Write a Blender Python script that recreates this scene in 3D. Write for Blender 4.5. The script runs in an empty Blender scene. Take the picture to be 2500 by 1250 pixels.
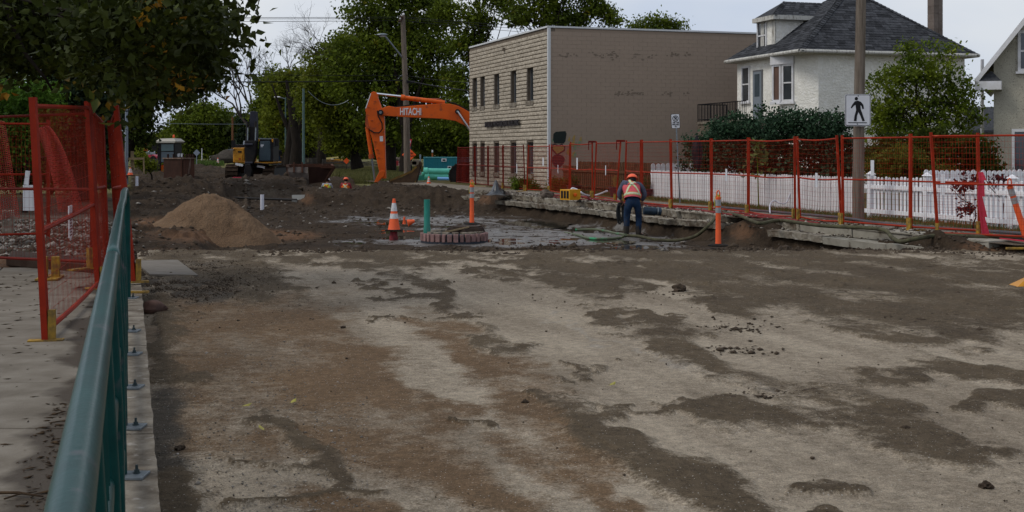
import bpy, bmesh, math, random
import numpy as np
from mathutils import Vector, Matrix
R = math.radians
random.seed(7)
rng = np.random.default_rng(11)
C = bpy.context.scene.collection
sc = bpy.context.scene

# ------------------------------------------------------------------ camera, sky, sun, exposure
EYE = 1.47
cd = bpy.data.cameras.new('camera'); cam = bpy.data.objects.new('camera', cd); C.objects.link(cam)
cam.location = (0, 0, EYE); cam.rotation_euler = (R(90), 0, 0)
cd.sensor_width = 36.0; cd.lens = 36.0 * 3000 / 2500; cd.shift_y = -(625 - 372) / 2500
cd.clip_start = 0.05; cd.clip_end = 5000
cd.dof.use_dof = True; cd.dof.focus_distance = 26.0; cd.dof.aperture_fstop = 22.0
sc.camera = cam
w = bpy.data.worlds.new("World"); sc.world = w; w.use_nodes = True
nt = w.node_tree; nt.nodes.clear()
out = nt.nodes.new('ShaderNodeOutputWorld'); bg = nt.nodes.new('ShaderNodeBackground'); bg.inputs[1].default_value = 0.1
sky = nt.nodes.new('ShaderNodeTexSky'); sky.sky_type = 'NISHITA'; sky.sun_disc = False
SUN_EL, SUN_AZ = R(48), R(-105)        # azimuth from +Y towards +X
sky.sun_elevation = SUN_EL; sky.sun_rotation = SUN_AZ; sky.air_density = 1.0; sky.dust_density = 2.0
tc = nt.nodes.new('ShaderNodeTexCoord'); mp = nt.nodes.new('ShaderNodeMapping'); mp.inputs['Scale'].default_value = (1, 1, 2.6)
nz = nt.nodes.new('ShaderNodeTexNoise'); nz.inputs['Scale'].default_value = 1.9; nz.inputs['Detail'].default_value = 5; nz.inputs['Roughness'].default_value = .5
cr = nt.nodes.new('ShaderNodeValToRGB')
cr.color_ramp.elements[0].position = .36; cr.color_ramp.elements[0].color = (4.1, 4.8, 6.2, 1)
cr.color_ramp.elements[1].position = .62; cr.color_ramp.elements[1].color = (6.4, 6.55, 6.8, 1)
mx = nt.nodes.new('ShaderNodeMix'); mx.data_type = 'RGBA'; mx.inputs[0].default_value = .88
nt.links.new(tc.outputs['Generated'], mp.inputs[0]); nt.links.new(mp.outputs[0], nz.inputs['Vector'])
nt.links.new(nz.outputs[0], cr.inputs[0]); nt.links.new(sky.outputs[0], mx.inputs[6]); nt.links.new(cr.outputs[0], mx.inputs[7])
nt.links.new(mx.outputs[2], bg.inputs[0]); nt.links.new(bg.outputs[0], out.inputs[0])
sd = bpy.data.lights.new('sun', 'SUN'); sd.energy = 1.1; sd.angle = R(22); sd.color = (1, .95, .88)
sun = bpy.data.objects.new('sun', sd); C.objects.link(sun)
sdir = Vector((math.sin(SUN_AZ) * math.cos(SUN_EL), math.cos(SUN_AZ) * math.cos(SUN_EL), math.sin(SUN_EL)))
sun.rotation_euler = sdir.to_track_quat('Z', 'Y').to_euler()
sc.view_settings.view_transform = 'Standard'; sc.view_settings.look = 'None'
sc.view_settings.exposure = 0.30; sc.view_settings.gamma = 1.0; sc.view_settings.use_curve_mapping = False
sc.cycles.max_bounces = 5; sc.cycles.diffuse_bounces = 3; sc.cycles.transparent_max_bounces = 12
sc.cycles.caustics_reflective = False; sc.cycles.caustics_refractive = False

# ------------------------------------------------------------------ measuring helpers
F = 3000.0
def G(px, py, z=0.0):           # point of the photograph that lies at height z
    d = (EYE - z) * F / (py - 372.0)
    return Vector(((px - 1250) / F * d, d, z))
def D(px, d, z=0.0): return Vector(((px - 1250) / F * d, d, z))
def Zp(py, d): return EYE - (py - 372.0) * d / F
def DP(px, py, d): return Vector(((px - 1250) / F * d, d, Zp(py, d)))
ST = Vector((-.297, .955, 0)); SX = Vector((.955, .297, 0))     # along the street, across it
def KX(Y): return 7.33 - .355 * (Y - 20.4)                       # front edge of the right gutter

def _h(ix, iy, s):
    n = (ix * 374761393 + iy * 668265263 + s * 1442695041) & 0xffffffff
    n = ((n ^ (n >> 13)) * 1274126177) & 0xffffffff
    return ((n ^ (n >> 16)) & 0xffff) / 65535.0
def vn(x, y, s=0):
    x = np.asarray(x, float); y = np.asarray(y, float)
    ix = np.floor(x).astype(np.int64); iy = np.floor(y).astype(np.int64); fx = x - ix; fy = y - iy
    fx = fx * fx * (3 - 2 * fx); fy = fy * fy * (3 - 2 * fy)
    a = _h(ix, iy, s); b = _h(ix + 1, iy, s); c = _h(ix, iy + 1, s); d = _h(ix + 1, iy + 1, s)
    return (a + (b - a) * fx) * (1 - fy) + (c + (d - c) * fx) * fy
def fbm(x, y, s=0, o=4):
    t = 0; a = .5; n = 0
    for i in range(o):
        t = t + a * vn(x * 2 ** i, y * 2 ** i, s + i); n += a; a *= .5
    return t / n
def sst(a, b, x):
    t = np.clip((np.asarray(x, float) - a) / (b - a), 0, 1); return t * t * (3 - 2 * t)

# ------------------------------------------------------------------ materials
def newmat(name):
    m = bpy.data.materials.new(name); m.use_nodes = True
    return m, m.node_tree, m.node_tree.nodes['Principled BSDF']
def c4(c): return (c[0], c[1], c[2], 1)
def mat(name, c1, c2=None, scale=4, rough=.8, bump=0, bscale=40, metal=0, lo=.35, hi=.65, detail=8, stretch=None, c3=None, s3=30, spec=.3, f3=(.55, .7), bdist=.02, world=False, rand=0, coat=0):
    m, t, b = newmat(name); N = t.nodes; L = t.links
    if rough >= .8 and spec == .3: spec = .08
    b.inputs['Roughness'].default_value = rough; b.inputs['Metallic'].default_value = metal; b.inputs['Specular IOR Level'].default_value = spec
    if coat: b.inputs['Coat Weight'].default_value = coat
    b.inputs['Base Color'].default_value = c4(c1)
    if c2 is None and not bump and not rand: return m
    if world: src = N.new('ShaderNodeNewGeometry').outputs['Position']
    else: src = N.new('ShaderNodeTexCoord').outputs['Object']
    vec = src
    if stretch:
        q = N.new('ShaderNodeMapping'); q.inputs['Scale'].default_value = stretch; L.new(src, q.inputs[0]); vec = q.outputs[0]
    col = None
    if c2 is not None:
        n = N.new('ShaderNodeTexNoise'); n.inputs['Scale'].default_value = scale; n.inputs['Detail'].default_value = detail; n.inputs['Roughness'].default_value = .6
        L.new(vec, n.inputs['Vector'])
        r = N.new('ShaderNodeMapRange'); r.inputs[1].default_value = lo; r.inputs[2].default_value = hi; L.new(n.outputs[0], r.inputs[0])
        x = N.new('ShaderNodeMix'); x.data_type = 'RGBA'; x.inputs[6].default_value = c4(c1); x.inputs[7].default_value = c4(c2)
        L.new(r.outputs[0], x.inputs[0]); col = x.outputs[2]
        if c3 is not None:
            n3 = N.new('ShaderNodeTexNoise'); n3.inputs['Scale'].default_value = s3; n3.inputs['Detail'].default_value = 4; L.new(vec, n3.inputs['Vector'])
            r3 = N.new('ShaderNodeMapRange'); r3.inputs[1].default_value = f3[0]; r3.inputs[2].default_value = f3[1]; L.new(n3.outputs[0], r3.inputs[0])
            x3 = N.new('ShaderNodeMix'); x3.data_type = 'RGBA'; x3.inputs[7].default_value = c4(c3); L.new(r3.outputs[0], x3.inputs[0]); L.new(col, x3.inputs[6]); col = x3.outputs[2]
    if rand:
        oi = N.new('ShaderNodeObjectInfo'); r = N.new('ShaderNodeMapRange'); r.inputs[3].default_value = 1 - rand; r.inputs[4].default_value = 1 + rand
        L.new(oi.outputs['Random'], r.inputs[0]); hs = N.new('ShaderNodeHueSaturation'); L.new(r.outputs[0], hs.inputs['Value'])
        if col is None: hs.inputs['Color'].default_value = c4(c1)
        else: L.new(col, hs.inputs['Color'])
        col = hs.outputs[0]
    if col is not None: L.new(col, b.inputs['Base Color'])
    if bump:
        n = N.new('ShaderNodeTexNoise'); n.inputs['Scale'].default_value = bscale; n.inputs['Detail'].default_value = 6; L.new(vec, n.inputs['Vector'])
        bp = N.new('ShaderNodeBump'); bp.inputs['Strength'].default_value = bump; bp.inputs['Distance'].default_value = bdist
        L.new(n.outputs[0], bp.inputs['Height']); L.new(bp.outputs[0], b.inputs['Normal'])
    return m
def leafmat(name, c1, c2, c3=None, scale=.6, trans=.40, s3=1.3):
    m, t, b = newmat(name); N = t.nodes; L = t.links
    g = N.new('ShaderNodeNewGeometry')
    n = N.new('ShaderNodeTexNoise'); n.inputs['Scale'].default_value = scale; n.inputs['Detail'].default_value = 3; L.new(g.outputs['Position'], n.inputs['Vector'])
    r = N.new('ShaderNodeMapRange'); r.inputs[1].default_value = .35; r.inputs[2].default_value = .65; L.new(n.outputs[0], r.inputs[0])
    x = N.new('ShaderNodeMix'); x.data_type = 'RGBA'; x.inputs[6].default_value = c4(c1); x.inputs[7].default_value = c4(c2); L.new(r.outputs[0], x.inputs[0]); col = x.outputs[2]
    if c3:
        n3 = N.new('ShaderNodeTexNoise'); n3.inputs['Scale'].default_value = s3; n3.inputs['Detail'].default_value = 2
        mp_ = N.new('ShaderNodeMapping'); mp_.inputs['Location'].default_value = (31, 7, 3); L.new(g.outputs['Position'], mp_.inputs[0]); L.new(mp_.outputs[0], n3.inputs['Vector'])
        r3 = N.new('ShaderNodeMapRange'); r3.inputs[1].default_value = .66; r3.inputs[2].default_value = .72; L.new(n3.outputs[0], r3.inputs[0])
        x3 = N.new('ShaderNodeMix'); x3.data_type = 'RGBA'; x3.inputs[7].default_value = c4(c3); L.new(r3.outputs[0], x3.inputs[0]); L.new(col, x3.inputs[6]); col = x3.outputs[2]
    ri = N.new('ShaderNodeMapRange'); ri.inputs[3].default_value = .6; ri.inputs[4].default_value = 1.5; L.new(g.outputs['Random Per Island'], ri.inputs[0])
    hs = N.new('ShaderNodeHueSaturation'); L.new(ri.outputs[0], hs.inputs['Value']); L.new(col, hs.inputs['Color']); col = hs.outputs[0]
    L.new(col, b.inputs['Base Color']); b.inputs['Roughness'].default_value = .6; b.inputs['Specular IOR Level'].default_value = .10
    tr = N.new('ShaderNodeBsdfTranslucent'); L.new(col, tr.inputs[0])
    ms = N.new('ShaderNodeMixShader'); ms.inputs[0].default_value = trans
    L.new(b.outputs[0], ms.inputs[1]); L.new(tr.outputs[0], ms.inputs[2]); L.new(ms.outputs[0], N['Material Output'].inputs[0])
    return m

M = {}
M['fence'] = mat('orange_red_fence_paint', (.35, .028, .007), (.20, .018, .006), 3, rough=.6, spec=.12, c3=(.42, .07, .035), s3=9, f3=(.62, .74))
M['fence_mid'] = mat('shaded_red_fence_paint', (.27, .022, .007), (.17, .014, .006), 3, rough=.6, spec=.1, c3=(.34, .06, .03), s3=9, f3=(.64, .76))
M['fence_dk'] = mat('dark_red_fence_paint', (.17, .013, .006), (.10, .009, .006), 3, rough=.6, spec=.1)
M['yellowfoot'] = mat('worn_yellow_paint', (.42, .24, .02), (.12, .08, .03), 12, rough=.7)
M['teal'] = mat('teal_rail_paint', (.003, .034, .032), (.006, .052, .048), 6, rough=.3, bump=.05, bscale=60, c3=(.11, .09, .10), s3=11, f3=(.6, .8), spec=.12, stretch=(1, 1, 1))
M['galv'] = mat('galvanised_steel', (.22, .25, .27), (.13, .15, .16), 20, rough=.45, metal=.6)
M['bolt'] = mat('dark_bolt_steel', (.04, .06, .065), None, rough=.4, metal=.5)
M['conc'] = mat('old_concrete', (.25, .22, .175), (.10, .080, .060), 5.5, rough=.9, bump=.5, bscale=30, c3=(.36, .33, .29), s3=14, f3=(.6, .75), rand=.06)
M['kerbc'] = mat('broken_kerb_concrete', (.31, .28, .225), (.13, .10, .072), 2.6, rough=.9, bump=.8, bscale=18, c3=(.42, .39, .34), s3=6, f3=(.58, .75), lo=.42, hi=.62, bdist=.04)
M['cleankerb'] = mat('kerb_concrete', (.33, .31, .26), (.23, .21, .17), 3, rough=.85, bump=.3, bscale=40, c3=(.09, .07, .05), s3=4, f3=(.6, .7))
M['facade'] = mat('split_face_block', (.46, .405, .325), (.37, .32, .25), 5, world=True, rough=.95, bump=.9, bscale=16, bdist=.04, c3=(.20, .165, .125), s3=16, f3=(.60, .68), rand=.10)
M['mortar'] = mat('shadowed_mortar', (.17, .14, .11), (.12, .095, .07), 6, rough=.95)
M['sidewall'] = mat('taupe_painted_block', (.315, .245, .188), (.30, .234, .18), 1.3, world=True, rough=.85, bump=.15, bscale=60, rand=.008)
M['sidejoint'] = mat('taupe_joint', (.27, .21, .16), None, rough=.9)
M['peel'] = mat('peeled_paint', (.15, .115, .09), (.23, .185, .14), 20, rough=.9)
M['coping'] = mat('white_metal_coping', (.55, .56, .56), None, rough=.5)
M['stucco'] = mat('white_stucco', (.82, .80, .73), (.72, .70, .63), 3, rough=.95, bump=.8, bscale=14, bdist=.05, c3=(.84, .83, .79), s3=9)
M['trimw'] = mat('white_trim_paint', (.66, .66, .68), (.55, .54, .53), 5, rough=.5)
M['oldtrim'] = mat('flaking_white_paint', (.50, .49, .45), (.20, .18, .15), 12, rough=.8, lo=.5, hi=.7, stretch=(1, 1, .3))
M['shingle'] = mat('charcoal_shingle', (.060, .062, .068), (.034, .036, .04), 9, rough=.9, bump=.5, bscale=120, rand=.0)
def _islandvar(m, lo, hi):
    t = m.node_tree; b = t.nodes['Principled BSDF']; l = b.inputs['Base Color'].links[0]; src = l.from_socket
    g = t.nodes.new('ShaderNodeNewGeometry'); r = t.nodes.new('ShaderNodeMapRange'); r.inputs[3].default_value = lo; r.inputs[4].default_value = hi
    hs = t.nodes.new('ShaderNodeHueSaturation'); t.links.new(g.outputs['Random Per Island'], r.inputs[0]); t.links.new(r.outputs[0], hs.inputs['Value'])
    t.links.new(src, hs.inputs['Color']); t.links.new(hs.outputs[0], b.inputs['Base Color'])
_islandvar(M['shingle'], .55, 1.5)
M['facade2'] = mat('split_face_block_far', (.46, .405, .325), (.37, .32, .25), 5, world=True, rough=.95, bump=.9, bscale=16, bdist=.04, c3=(.20, .165, .125), s3=16, f3=(.60, .68)); _islandvar(M['facade2'], .88, 1.1)
M['sidewall2'] = mat('taupe_painted_block_upper', (.315, .245, .188), (.30, .234, .18), 1.3, world=True, rough=.85, bump=.15, bscale=60); _islandvar(M['sidewall2'], .988, 1.012)
M['glassdk'] = mat('dark_window_glass', (.02, .024, .028), (.05, .055, .06), 1.2, rough=.06, spec=.8)
M['brownpane'] = mat('brown_window_infill', (.14, .075, .05), (.10, .055, .04), 2, rough=.5)
M['frame_gr'] = mat('grey_window_frame', (.14, .145, .15), None, rough=.5)
M['doorgr'] = mat('grey_screen_door', (.19, .22, .25), None, rough=.4)
M['black'] = mat('black_paint', (.012, .012, .014), None, rough=.5, spec=.12)
M['blackletter'] = mat('black_letter_metal', (.014, .010, .010), None, rough=.5)
M['bitumen'] = mat('black_rubber', (.012, .012, .012), (.03, .025, .02), 8, rough=.85)
M['orange'] = mat('orange_machine_paint', (.66, .105, .006), (.52, .08, .006), 1.4, rough=.42, spec=.2, c3=(.26, .06, .02), s3=4, f3=(.57, .72))
M['orangedk'] = mat('worn_orange_paint', (.42, .07, .01), (.25, .05, .015), 5, rough=.5)
M['chrome'] = mat('chromed_rod', (.75, .75, .76), None, rough=.18, metal=1)
M['white'] = mat('white_paint', (.62, .62, .63), None, rough=.6)
M['yel'] = mat('machine_yellow', (.55, .24, .012), (.44, .19, .012), 3, rough=.4, c3=(.2, .1, .03), s3=8, f3=(.64, .74))
M['machblk'] = mat('machine_black', (.010, .010, .012), (.022, .019, .017), 4, rough=.5, spec=.12)
M['boomgr'] = mat('slate_machine_paint', (.030, .031, .042), None, rough=.6, spec=.1)
M['cabglass'] = mat('cab_glass', (.035, .05, .06), (.06, .085, .10), .8, rough=.08, spec=.5)
M['trackst'] = mat('muddy_track_steel', (.055, .036, .024), (.022, .016, .012), 6, rough=.85, bump=.4, bscale=30)
M['rust'] = mat('rusted_steel_plate', (.085, .038, .024), (.045, .022, .016), 1.8, rough=.85, c3=(.20, .14, .11), s3=1.6, f3=(.6, .72), stretch=(1.6, 1.6, .5))
M['rustdk'] = mat('dark_rusted_plate', (.022, .010, .008), (.035, .018, .012), 2, rough=.85)
M['bucket'] = mat('muddy_bucket_steel', (.09, .055, .033), (.045, .03, .02), 3, rough=.8, c3=(.20, .12, .03), s3=2.5, f3=(.6, .7))
M['bucketgr'] = mat('worn_grey_bucket_steel', (.12, .10, .09), (.055, .04, .032), 2.5, rough=.7)
M['pink'] = mat('faded_safety_vest', (.55, .10, .12), (.44, .075, .09), 6, rough=.85, bump=.3, bscale=12)
M['vestor'] = mat('orange_safety_vest', (.75, .15, .02), (.6, .11, .02), 6, rough=.85)
M['vestye'] = mat('lime_safety_vest', (.50, .62, .06), None, rough=.85)
M['tapey'] = mat('lime_vest_tape', (.50, .52, .16), None, rough=.7)
M['tapes'] = mat('silver_vest_tape', (.50, .50, .50), None, rough=.4)
M['shirt'] = mat('grey_blue_work_shirt', (.085, .095, .135), (.055, .06, .085), 7, rough=.9, bump=.5, bscale=9)
M['jeans'] = mat('blue_jeans', (.020, .042, .085), (.010, .02, .045), 5, rough=.9, bump=.5, bscale=9, c3=(.035, .03, .025), s3=4, f3=(.58, .7))
M['skin'] = mat('skin', (.30, .15, .10), None, rough=.6)
M['darkcloth'] = mat('black_cloth', (.012, .012, .014), (.025, .025, .028), 6, rough=.9)
M['boot'] = mat('muddy_rubber_boot', (.018, .016, .014), (.045, .035, .026), 7, rough=.7)
M['hatred'] = mat('orange_hard_hat', (.85, .13, .05), None, rough=.35)
M['hatwh'] = mat('white_hard_hat', (.7, .7, .72), None, rough=.35)
M['cone'] = mat('cone_orange', (.82, .12, .03), (.70, .10, .03), 5, rough=.5)
M['coneband'] = mat('reflective_white_band', (.62, .62, .64), (.45, .44, .42), 14, rough=.5)
M['greyband'] = mat('reflective_grey_band', (.30, .31, .32), (.22, .22, .22), 14, rough=.4)
M['redpipe'] = mat('red_hydrant_stub', (.22, .012, .018), (.08, .01, .012), 7, rough=.6)
M['tealpipe'] = mat('green_pvc_pipe', (.012, .20, .15), (.02, .15, .12), 4, rough=.45, c3=(.07, .10, .08), s3=6, f3=(.62, .75), stretch=(1, 1, .4))
M['mint'] = mat('mint_pvc_pipe', (.12, .55, .42), (.09, .45, .34), 2, rough=.45)
M['bluepipe'] = mat('blue_pvc_pipe', (.16, .38, .68), None, rough=.45)
M['whitepvc'] = mat('white_pvc_pipe', (.60, .60, .66), None, rough=.5)
M['brickp'] = mat('dusty_pink_brick', (.27, .16, .15), (.19, .12, .11), 9, rough=.9, bump=.4, bscale=30, rand=.2)
M['tar'] = mat('blue_black_tar_mortar', (.016, .022, .034), (.03, .035, .045), 8, rough=.5)
M['rubbersl'] = mat('brown_iron_lid', (.05, .034, .025), (.03, .022, .018), 6, rough=.8)
M['sand'] = mat('tan_sand', (.165, .108, .066), (.105, .066, .040), 2.2, rough=1, bump=1, bscale=26, c3=(.205, .125, .07), s3=38, bdist=.05, f3=(.5, .75))
M['rope'] = mat('yellow_rope', (.45, .40, .05), None, rough=.8)
M['hose'] = mat('olive_hose', (.095, .092, .052), (.045, .040, .027), 6, rough=.8, c3=(.02, .22, .09), s3=1.2, f3=(.70, .74))
M['hosegreen'] = mat('green_hose', (.085, .10, .055), (.03, .25, .11), 1.7, rough=.6, lo=.55, hi=.60)
M['firehose'] = mat('red_flat_hose', (.20, .035, .035), (.12, .02, .02), 5, rough=.8)
M['pump'] = mat('blue_grey_pump', (.03, .055, .085), (.02, .03, .04), 6, rough=.4, metal=.3)
M['cable'] = mat('black_cable', (.012, .014, .016), None, rough=.5)
M['tarp'] = mat('black_plastic_sheet', (.010, .011, .013), None, rough=.28, bump=.6, bscale=8, spec=.6)
M['wood'] = mat('weathered_brown_board', (.105, .050, .024), (.055, .030, .018), 5, rough=.9, stretch=(1, 1, .2), rand=.2)
M['woodgreen'] = mat('olive_board', (.06, .07, .02), (.04, .05, .018), 5, rough=.9, stretch=(1, 1, .2))
M['woodgrey'] = mat('grey_fence_board', (.085, .075, .068), (.05, .045, .042), 5, rough=.9, stretch=(1, 1, .2)); _islandvar(M['woodgrey'], .7, 1.3)
M['lumber'] = mat('pale_lumber', (.28, .21, .12), (.20, .15, .09), 4, rough=.9)
M['whitewood'] = mat('old_white_picket', (.70, .68, .68), (.50, .47, .46), 7, rough=.85, stretch=(1, 1, .25), c3=(.14, .11, .09), s3=12, f3=(.66, .74), rand=.08)
M['picketw'] = mat('white_vinyl_picket', (.80, .80, .82), (.70, .70, .72), 6, rough=.55, rand=.05)
M['pole'] = mat('weathered_wood_pole', (.19, .158, .128), (.10, .08, .063), 5, rough=.95, stretch=(6, 6, .3), c3=(.035, .028, .022), s3=1.5, f3=(.62, .8), bump=.4, bscale=20)
M['greymetal'] = mat('grey_painted_steel', (.20, .23, .27), None, rough=.5, metal=.2)
M['greenpole'] = mat('verdigris_light_pole', (.05, .10, .09), (.08, .12, .11), 3, rough=.6)
M['tealbox'] = mat('teal_container_paint', (.012, .19, .24), (.010, .15, .19), 1.5, rough=.5)
M['redtruck'] = mat('red_truck_paint', (.22, .014, .018), None, rough=.5)
M['pinktruck'] = mat('pink_red_truck_paint', (.45, .04, .07), None, rough=.5)
M['signor'] = mat('orange_sign_face', (.95, .12, .02), None, rough=.5)
M['signwh'] = mat('white_sign_face', (.62, .63, .66), (.56, .57, .6), 5, rough=.45)
M['signred'] = mat('red_sign_face', (.5, .03, .05), None, rough=.5)
M['pot'] = mat('maroon_planter', (.075, .018, .022), None, rough=.6)
M['stone'] = mat('brown_grey_boulder', (.13, .105, .085), (.07, .055, .045), 6, rough=.9, bump=.4, bscale=20)
M['redstone'] = mat('reddish_boulder', (.13, .075, .058), (.07, .045, .038), 8, rough=.85, bump=.3, bscale=30)
M['ply'] = mat('grey_plywood', (.20, .18, .155), (.13, .115, .095), 5, rough=.9, stretch=(1, 4, 1))
M['timber'] = mat('dark_wet_timber', (.035, .02, .014), (.06, .04, .03), 5, rough=.85)
M['bark'] = mat('elm_bark', (.026, .020, .016), (.012, .010, .008), 4, rough=.95, stretch=(3, 3, .6), bump=.5, bscale=8)
M['greenbark'] = mat('bare_branch_bark', (.055, .045, .042), None, rough=.9)
M['elm'] = leafmat('elm_leaves', (.115, .150, .013), (.052, .076, .009), (.17, .15, .012), .45)
M['elm2'] = leafmat('light_elm_leaves', (.140, .160, .014), (.070, .092, .010), (.24, .19, .015), .45)
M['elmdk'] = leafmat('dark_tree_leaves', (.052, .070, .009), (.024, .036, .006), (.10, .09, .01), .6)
M['maple'] = leafmat('maple_leaves', (.036, .046, .006), (.016, .022, .004), (.30, .14, .012), 1.2, trans=.22, s3=.9)
M['conifer'] = leafmat('conifer_needles', (.009, .018, .008), (.014, .025, .010), None, .8, trans=.05)
M['willow'] = leafmat('willow_leaves', (.075, .145, .016), (.035, .075, .010), None, .9)
M['hedge'] = leafmat('dark_hedge_leaves', (.022, .048, .022), (.036, .070, .038), None, 1.4, trans=.15)
M['ash'] = leafmat('ash_shrub_leaves', (.140, .175, .014), (.060, .095, .010), (.20, .20, .02), 1.6)
M['yshrub'] = leafmat('yellowing_shrub_leaves', (.12, .12, .018), (.06, .075, .012), None, 2)
M['maroonleaf'] = leafmat('maroon_plant_leaves', (.08, .015, .02), (.02, .012, .014), None, 3)
M['grass'] = leafmat('verge_grass', (.085, .095, .028), (.13, .115, .045), None, 1.5)
M['grassg'] = leafmat('green_lawn_grass', (.06, .10, .02), (.08, .11, .03), None, .6)
M['net'] = mat('orange_snow_netting', (.36, .028, .014), (.26, .02, .012), 3, rough=.6)
M['ribbon'] = mat('crimson_ribbon', (.42, .015, .04), None, rough=.5)
M['shroudor'] = mat('orange_tank_paint', (.8, .2, .04), None, rough=.5)

# ------------------------------------------------------------------ mesh builder
class MB:
    def __init__(s): s.v = []; s.f = []; s.smooth = False
    def add(s, vs, fs):
        b = len(s.v); s.v += [tuple(x) for x in vs]; s.f += [tuple(b + i for i in f) for f in fs]; return s
    def box(s, c, size, rz=0, m=None):
        c = Vector(c); x, y, z = [k / 2 for k in size]; rot = m if m is not None else Matrix.Rotation(rz, 3, 'Z')
        vs = [c + rot @ Vector((i, j, k)) for i in (-x, x) for j in (-y, y) for k in (-z, z)]
        return s.add(vs, [(0, 1, 3, 2), (4, 6, 7, 5), (0, 4, 5, 1), (2, 3, 7, 6), (0, 2, 6, 4), (1, 5, 7, 3)])
    def beam(s, p, q, w, h=None, up=Vector((0, 0, 1))):
        p = Vector(p); q = Vector(q); h = h or w; t = (q - p); L = t.length
        if L < 1e-6: return s
        t /= L
        if abs(t.dot(up)) > .95: up = Vector((1, 0, 0)) if abs(t.x) < .9 else Vector((0, 1, 0))
        a = t.cross(up).normalized(); b = a.cross(t).normalized()
        vs = [o + a * i * w / 2 + b * j * h / 2 for o in (p, q) for i, j in ((-1, -1), (1, -1), (1, 1), (-1, 1))]
        return s.add(vs, [(3, 2, 1, 0), (4, 5, 6, 7), (0, 1, 5, 4), (1, 2, 6, 5), (2, 3, 7, 6), (3, 0, 4, 7)])
    def tube(s, pts, r, n=8, caps=True):
        pts = [Vector(p) for p in pts]; k = len(pts); rs = r if isinstance(r, (list, tuple)) else [r] * k
        vs = []; prev = None
        for i, p in enumerate(pts):
            t = (pts[min(i + 1, k - 1)] - pts[max(i - 1, 0)]).normalized()
            if prev is None:
                up = Vector((0, 0, 1)) if abs(t.z) < .9 else Vector((1, 0, 0)); a = t.cross(up).normalized()
            else:
                a = (prev - t * prev.dot(t)).normalized()
            prev = a; b = t.cross(a)
            vs += [p + (a * math.cos(2 * math.pi * j / n) + b * math.sin(2 * math.pi * j / n)) * rs[i] for j in range(n)]
        fs = [(i * n + j, i * n + (j + 1) % n, (i + 1) * n + (j + 1) % n, (i + 1) * n + j) for i in range(k - 1) for j in range(n)]
        if caps: fs += [tuple(range(n - 1, -1, -1)), tuple((k - 1) * n + j for j in range(n))]
        return s.add(vs, fs)
    def prism(s, poly, vec):       # planar polygon (3-D points) pushed along vec
        poly = [Vector(p) for p in poly]; n = len(poly); vec = Vector(vec)
        return s.add(poly + [p + vec for p in poly], [tuple(range(n - 1, -1, -1)), tuple(range(n, 2 * n))] + [(i, (i + 1) % n, n + (i + 1) % n, n + i) for i in range(n)])
    def lathe(s, c, prof, n=16, axis=None):   # prof: (r, z)
        c = Vector(c); m = Matrix.Identity(3) if axis is None else Vector((0, 0, 1)).rotation_difference(Vector(axis)).to_matrix()
        vs = [c + m @ Vector((r * math.cos(2 * math.pi * j / n), r * math.sin(2 * math.pi * j / n), z)) for r, z in prof for j in range(n)]
        k = len(prof)
        fs = [(i * n + j, i * n + (j + 1) % n, (i + 1) * n + (j + 1) % n, (i + 1) * n + j) for i in range(k - 1) for j in range(n)]
        fs += [tuple(range(n - 1, -1, -1)), tuple((k - 1) * n + j for j in range(n))]
        return s.add(vs, fs)
    def blob(s, c, r, seed=0, amp=.25, n=10, fr=2.0):
        c = Vector(c); r = Vector(r) if not isinstance(r, (int, float)) else Vector((r, r, r)); vs = []
        for i in range(n + 1):
            th = math.pi * i / n
            for j in range(2 * n):
                ph = math.pi * j / n; d = Vector((math.sin(th) * math.cos(ph), math.sin(th) * math.sin(ph), math.cos(th)))
                k = 1 + amp * (float(vn(d.x * fr + 5 + seed, d.y * fr + 9 + d.z * fr, seed)) - .5) * 2
                vs.append(c + Vector((d.x * r.x, d.y * r.y, d.z * r.z)) * k)
        m = 2 * n
        return s.add(vs, [(i * m + j, (i + 1) * m + j, (i + 1) * m + (j + 1) % m, i * m + (j + 1) % m) for i in range(n) for j in range(m)])

ORG = {}
def org(o):
    while o.parent is not None: o = o.parent
    return ORG.get(o.name, Vector((0, 0, 0)))
def link(name, me, m, parent=None):
    o = bpy.data.objects.new(name, me); C.objects.link(o)
    if m is not None and not me.materials: me.materials.append(m)
    if parent is not None: o.parent = parent
    return o
def part(name, mb, m, parent=None, smooth=False, label=None, kind=None, bevel=0):
    off = org(parent) if parent is not None else Vector((0, 0, 0))
    me = bpy.data.meshes.new(name); me.from_pydata([(v[0] - off.x, v[1] - off.y, v[2] - off.z) for v in mb.v], [], mb.f)
    if bevel:
        bm = bmesh.new(); bm.from_mesh(me); bmesh.ops.remove_doubles(bm, verts=bm.verts, dist=1e-5)
        bmesh.ops.bevel(bm, geom=[e for e in bm.edges if len(e.link_faces) == 2 and e.calc_face_angle(0) > .6], offset=bevel, segments=2, affect='EDGES', profile=.5)
        bm.to_mesh(me); bm.free()
    bm = bmesh.new(); bm.from_mesh(me); bmesh.ops.recalc_face_normals(bm, faces=bm.faces); bm.to_mesh(me); bm.free()
    if smooth:
        me.polygons.foreach_set('use_smooth', [True] * len(me.polygons))
        try: me.set_sharp_from_angle(angle=R(40))
        except Exception: pass
    me.update()
    o = link(name, me, m, parent)
    if label: o['label'] = label
    if kind: o['kind'] = kind
    return o
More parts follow.
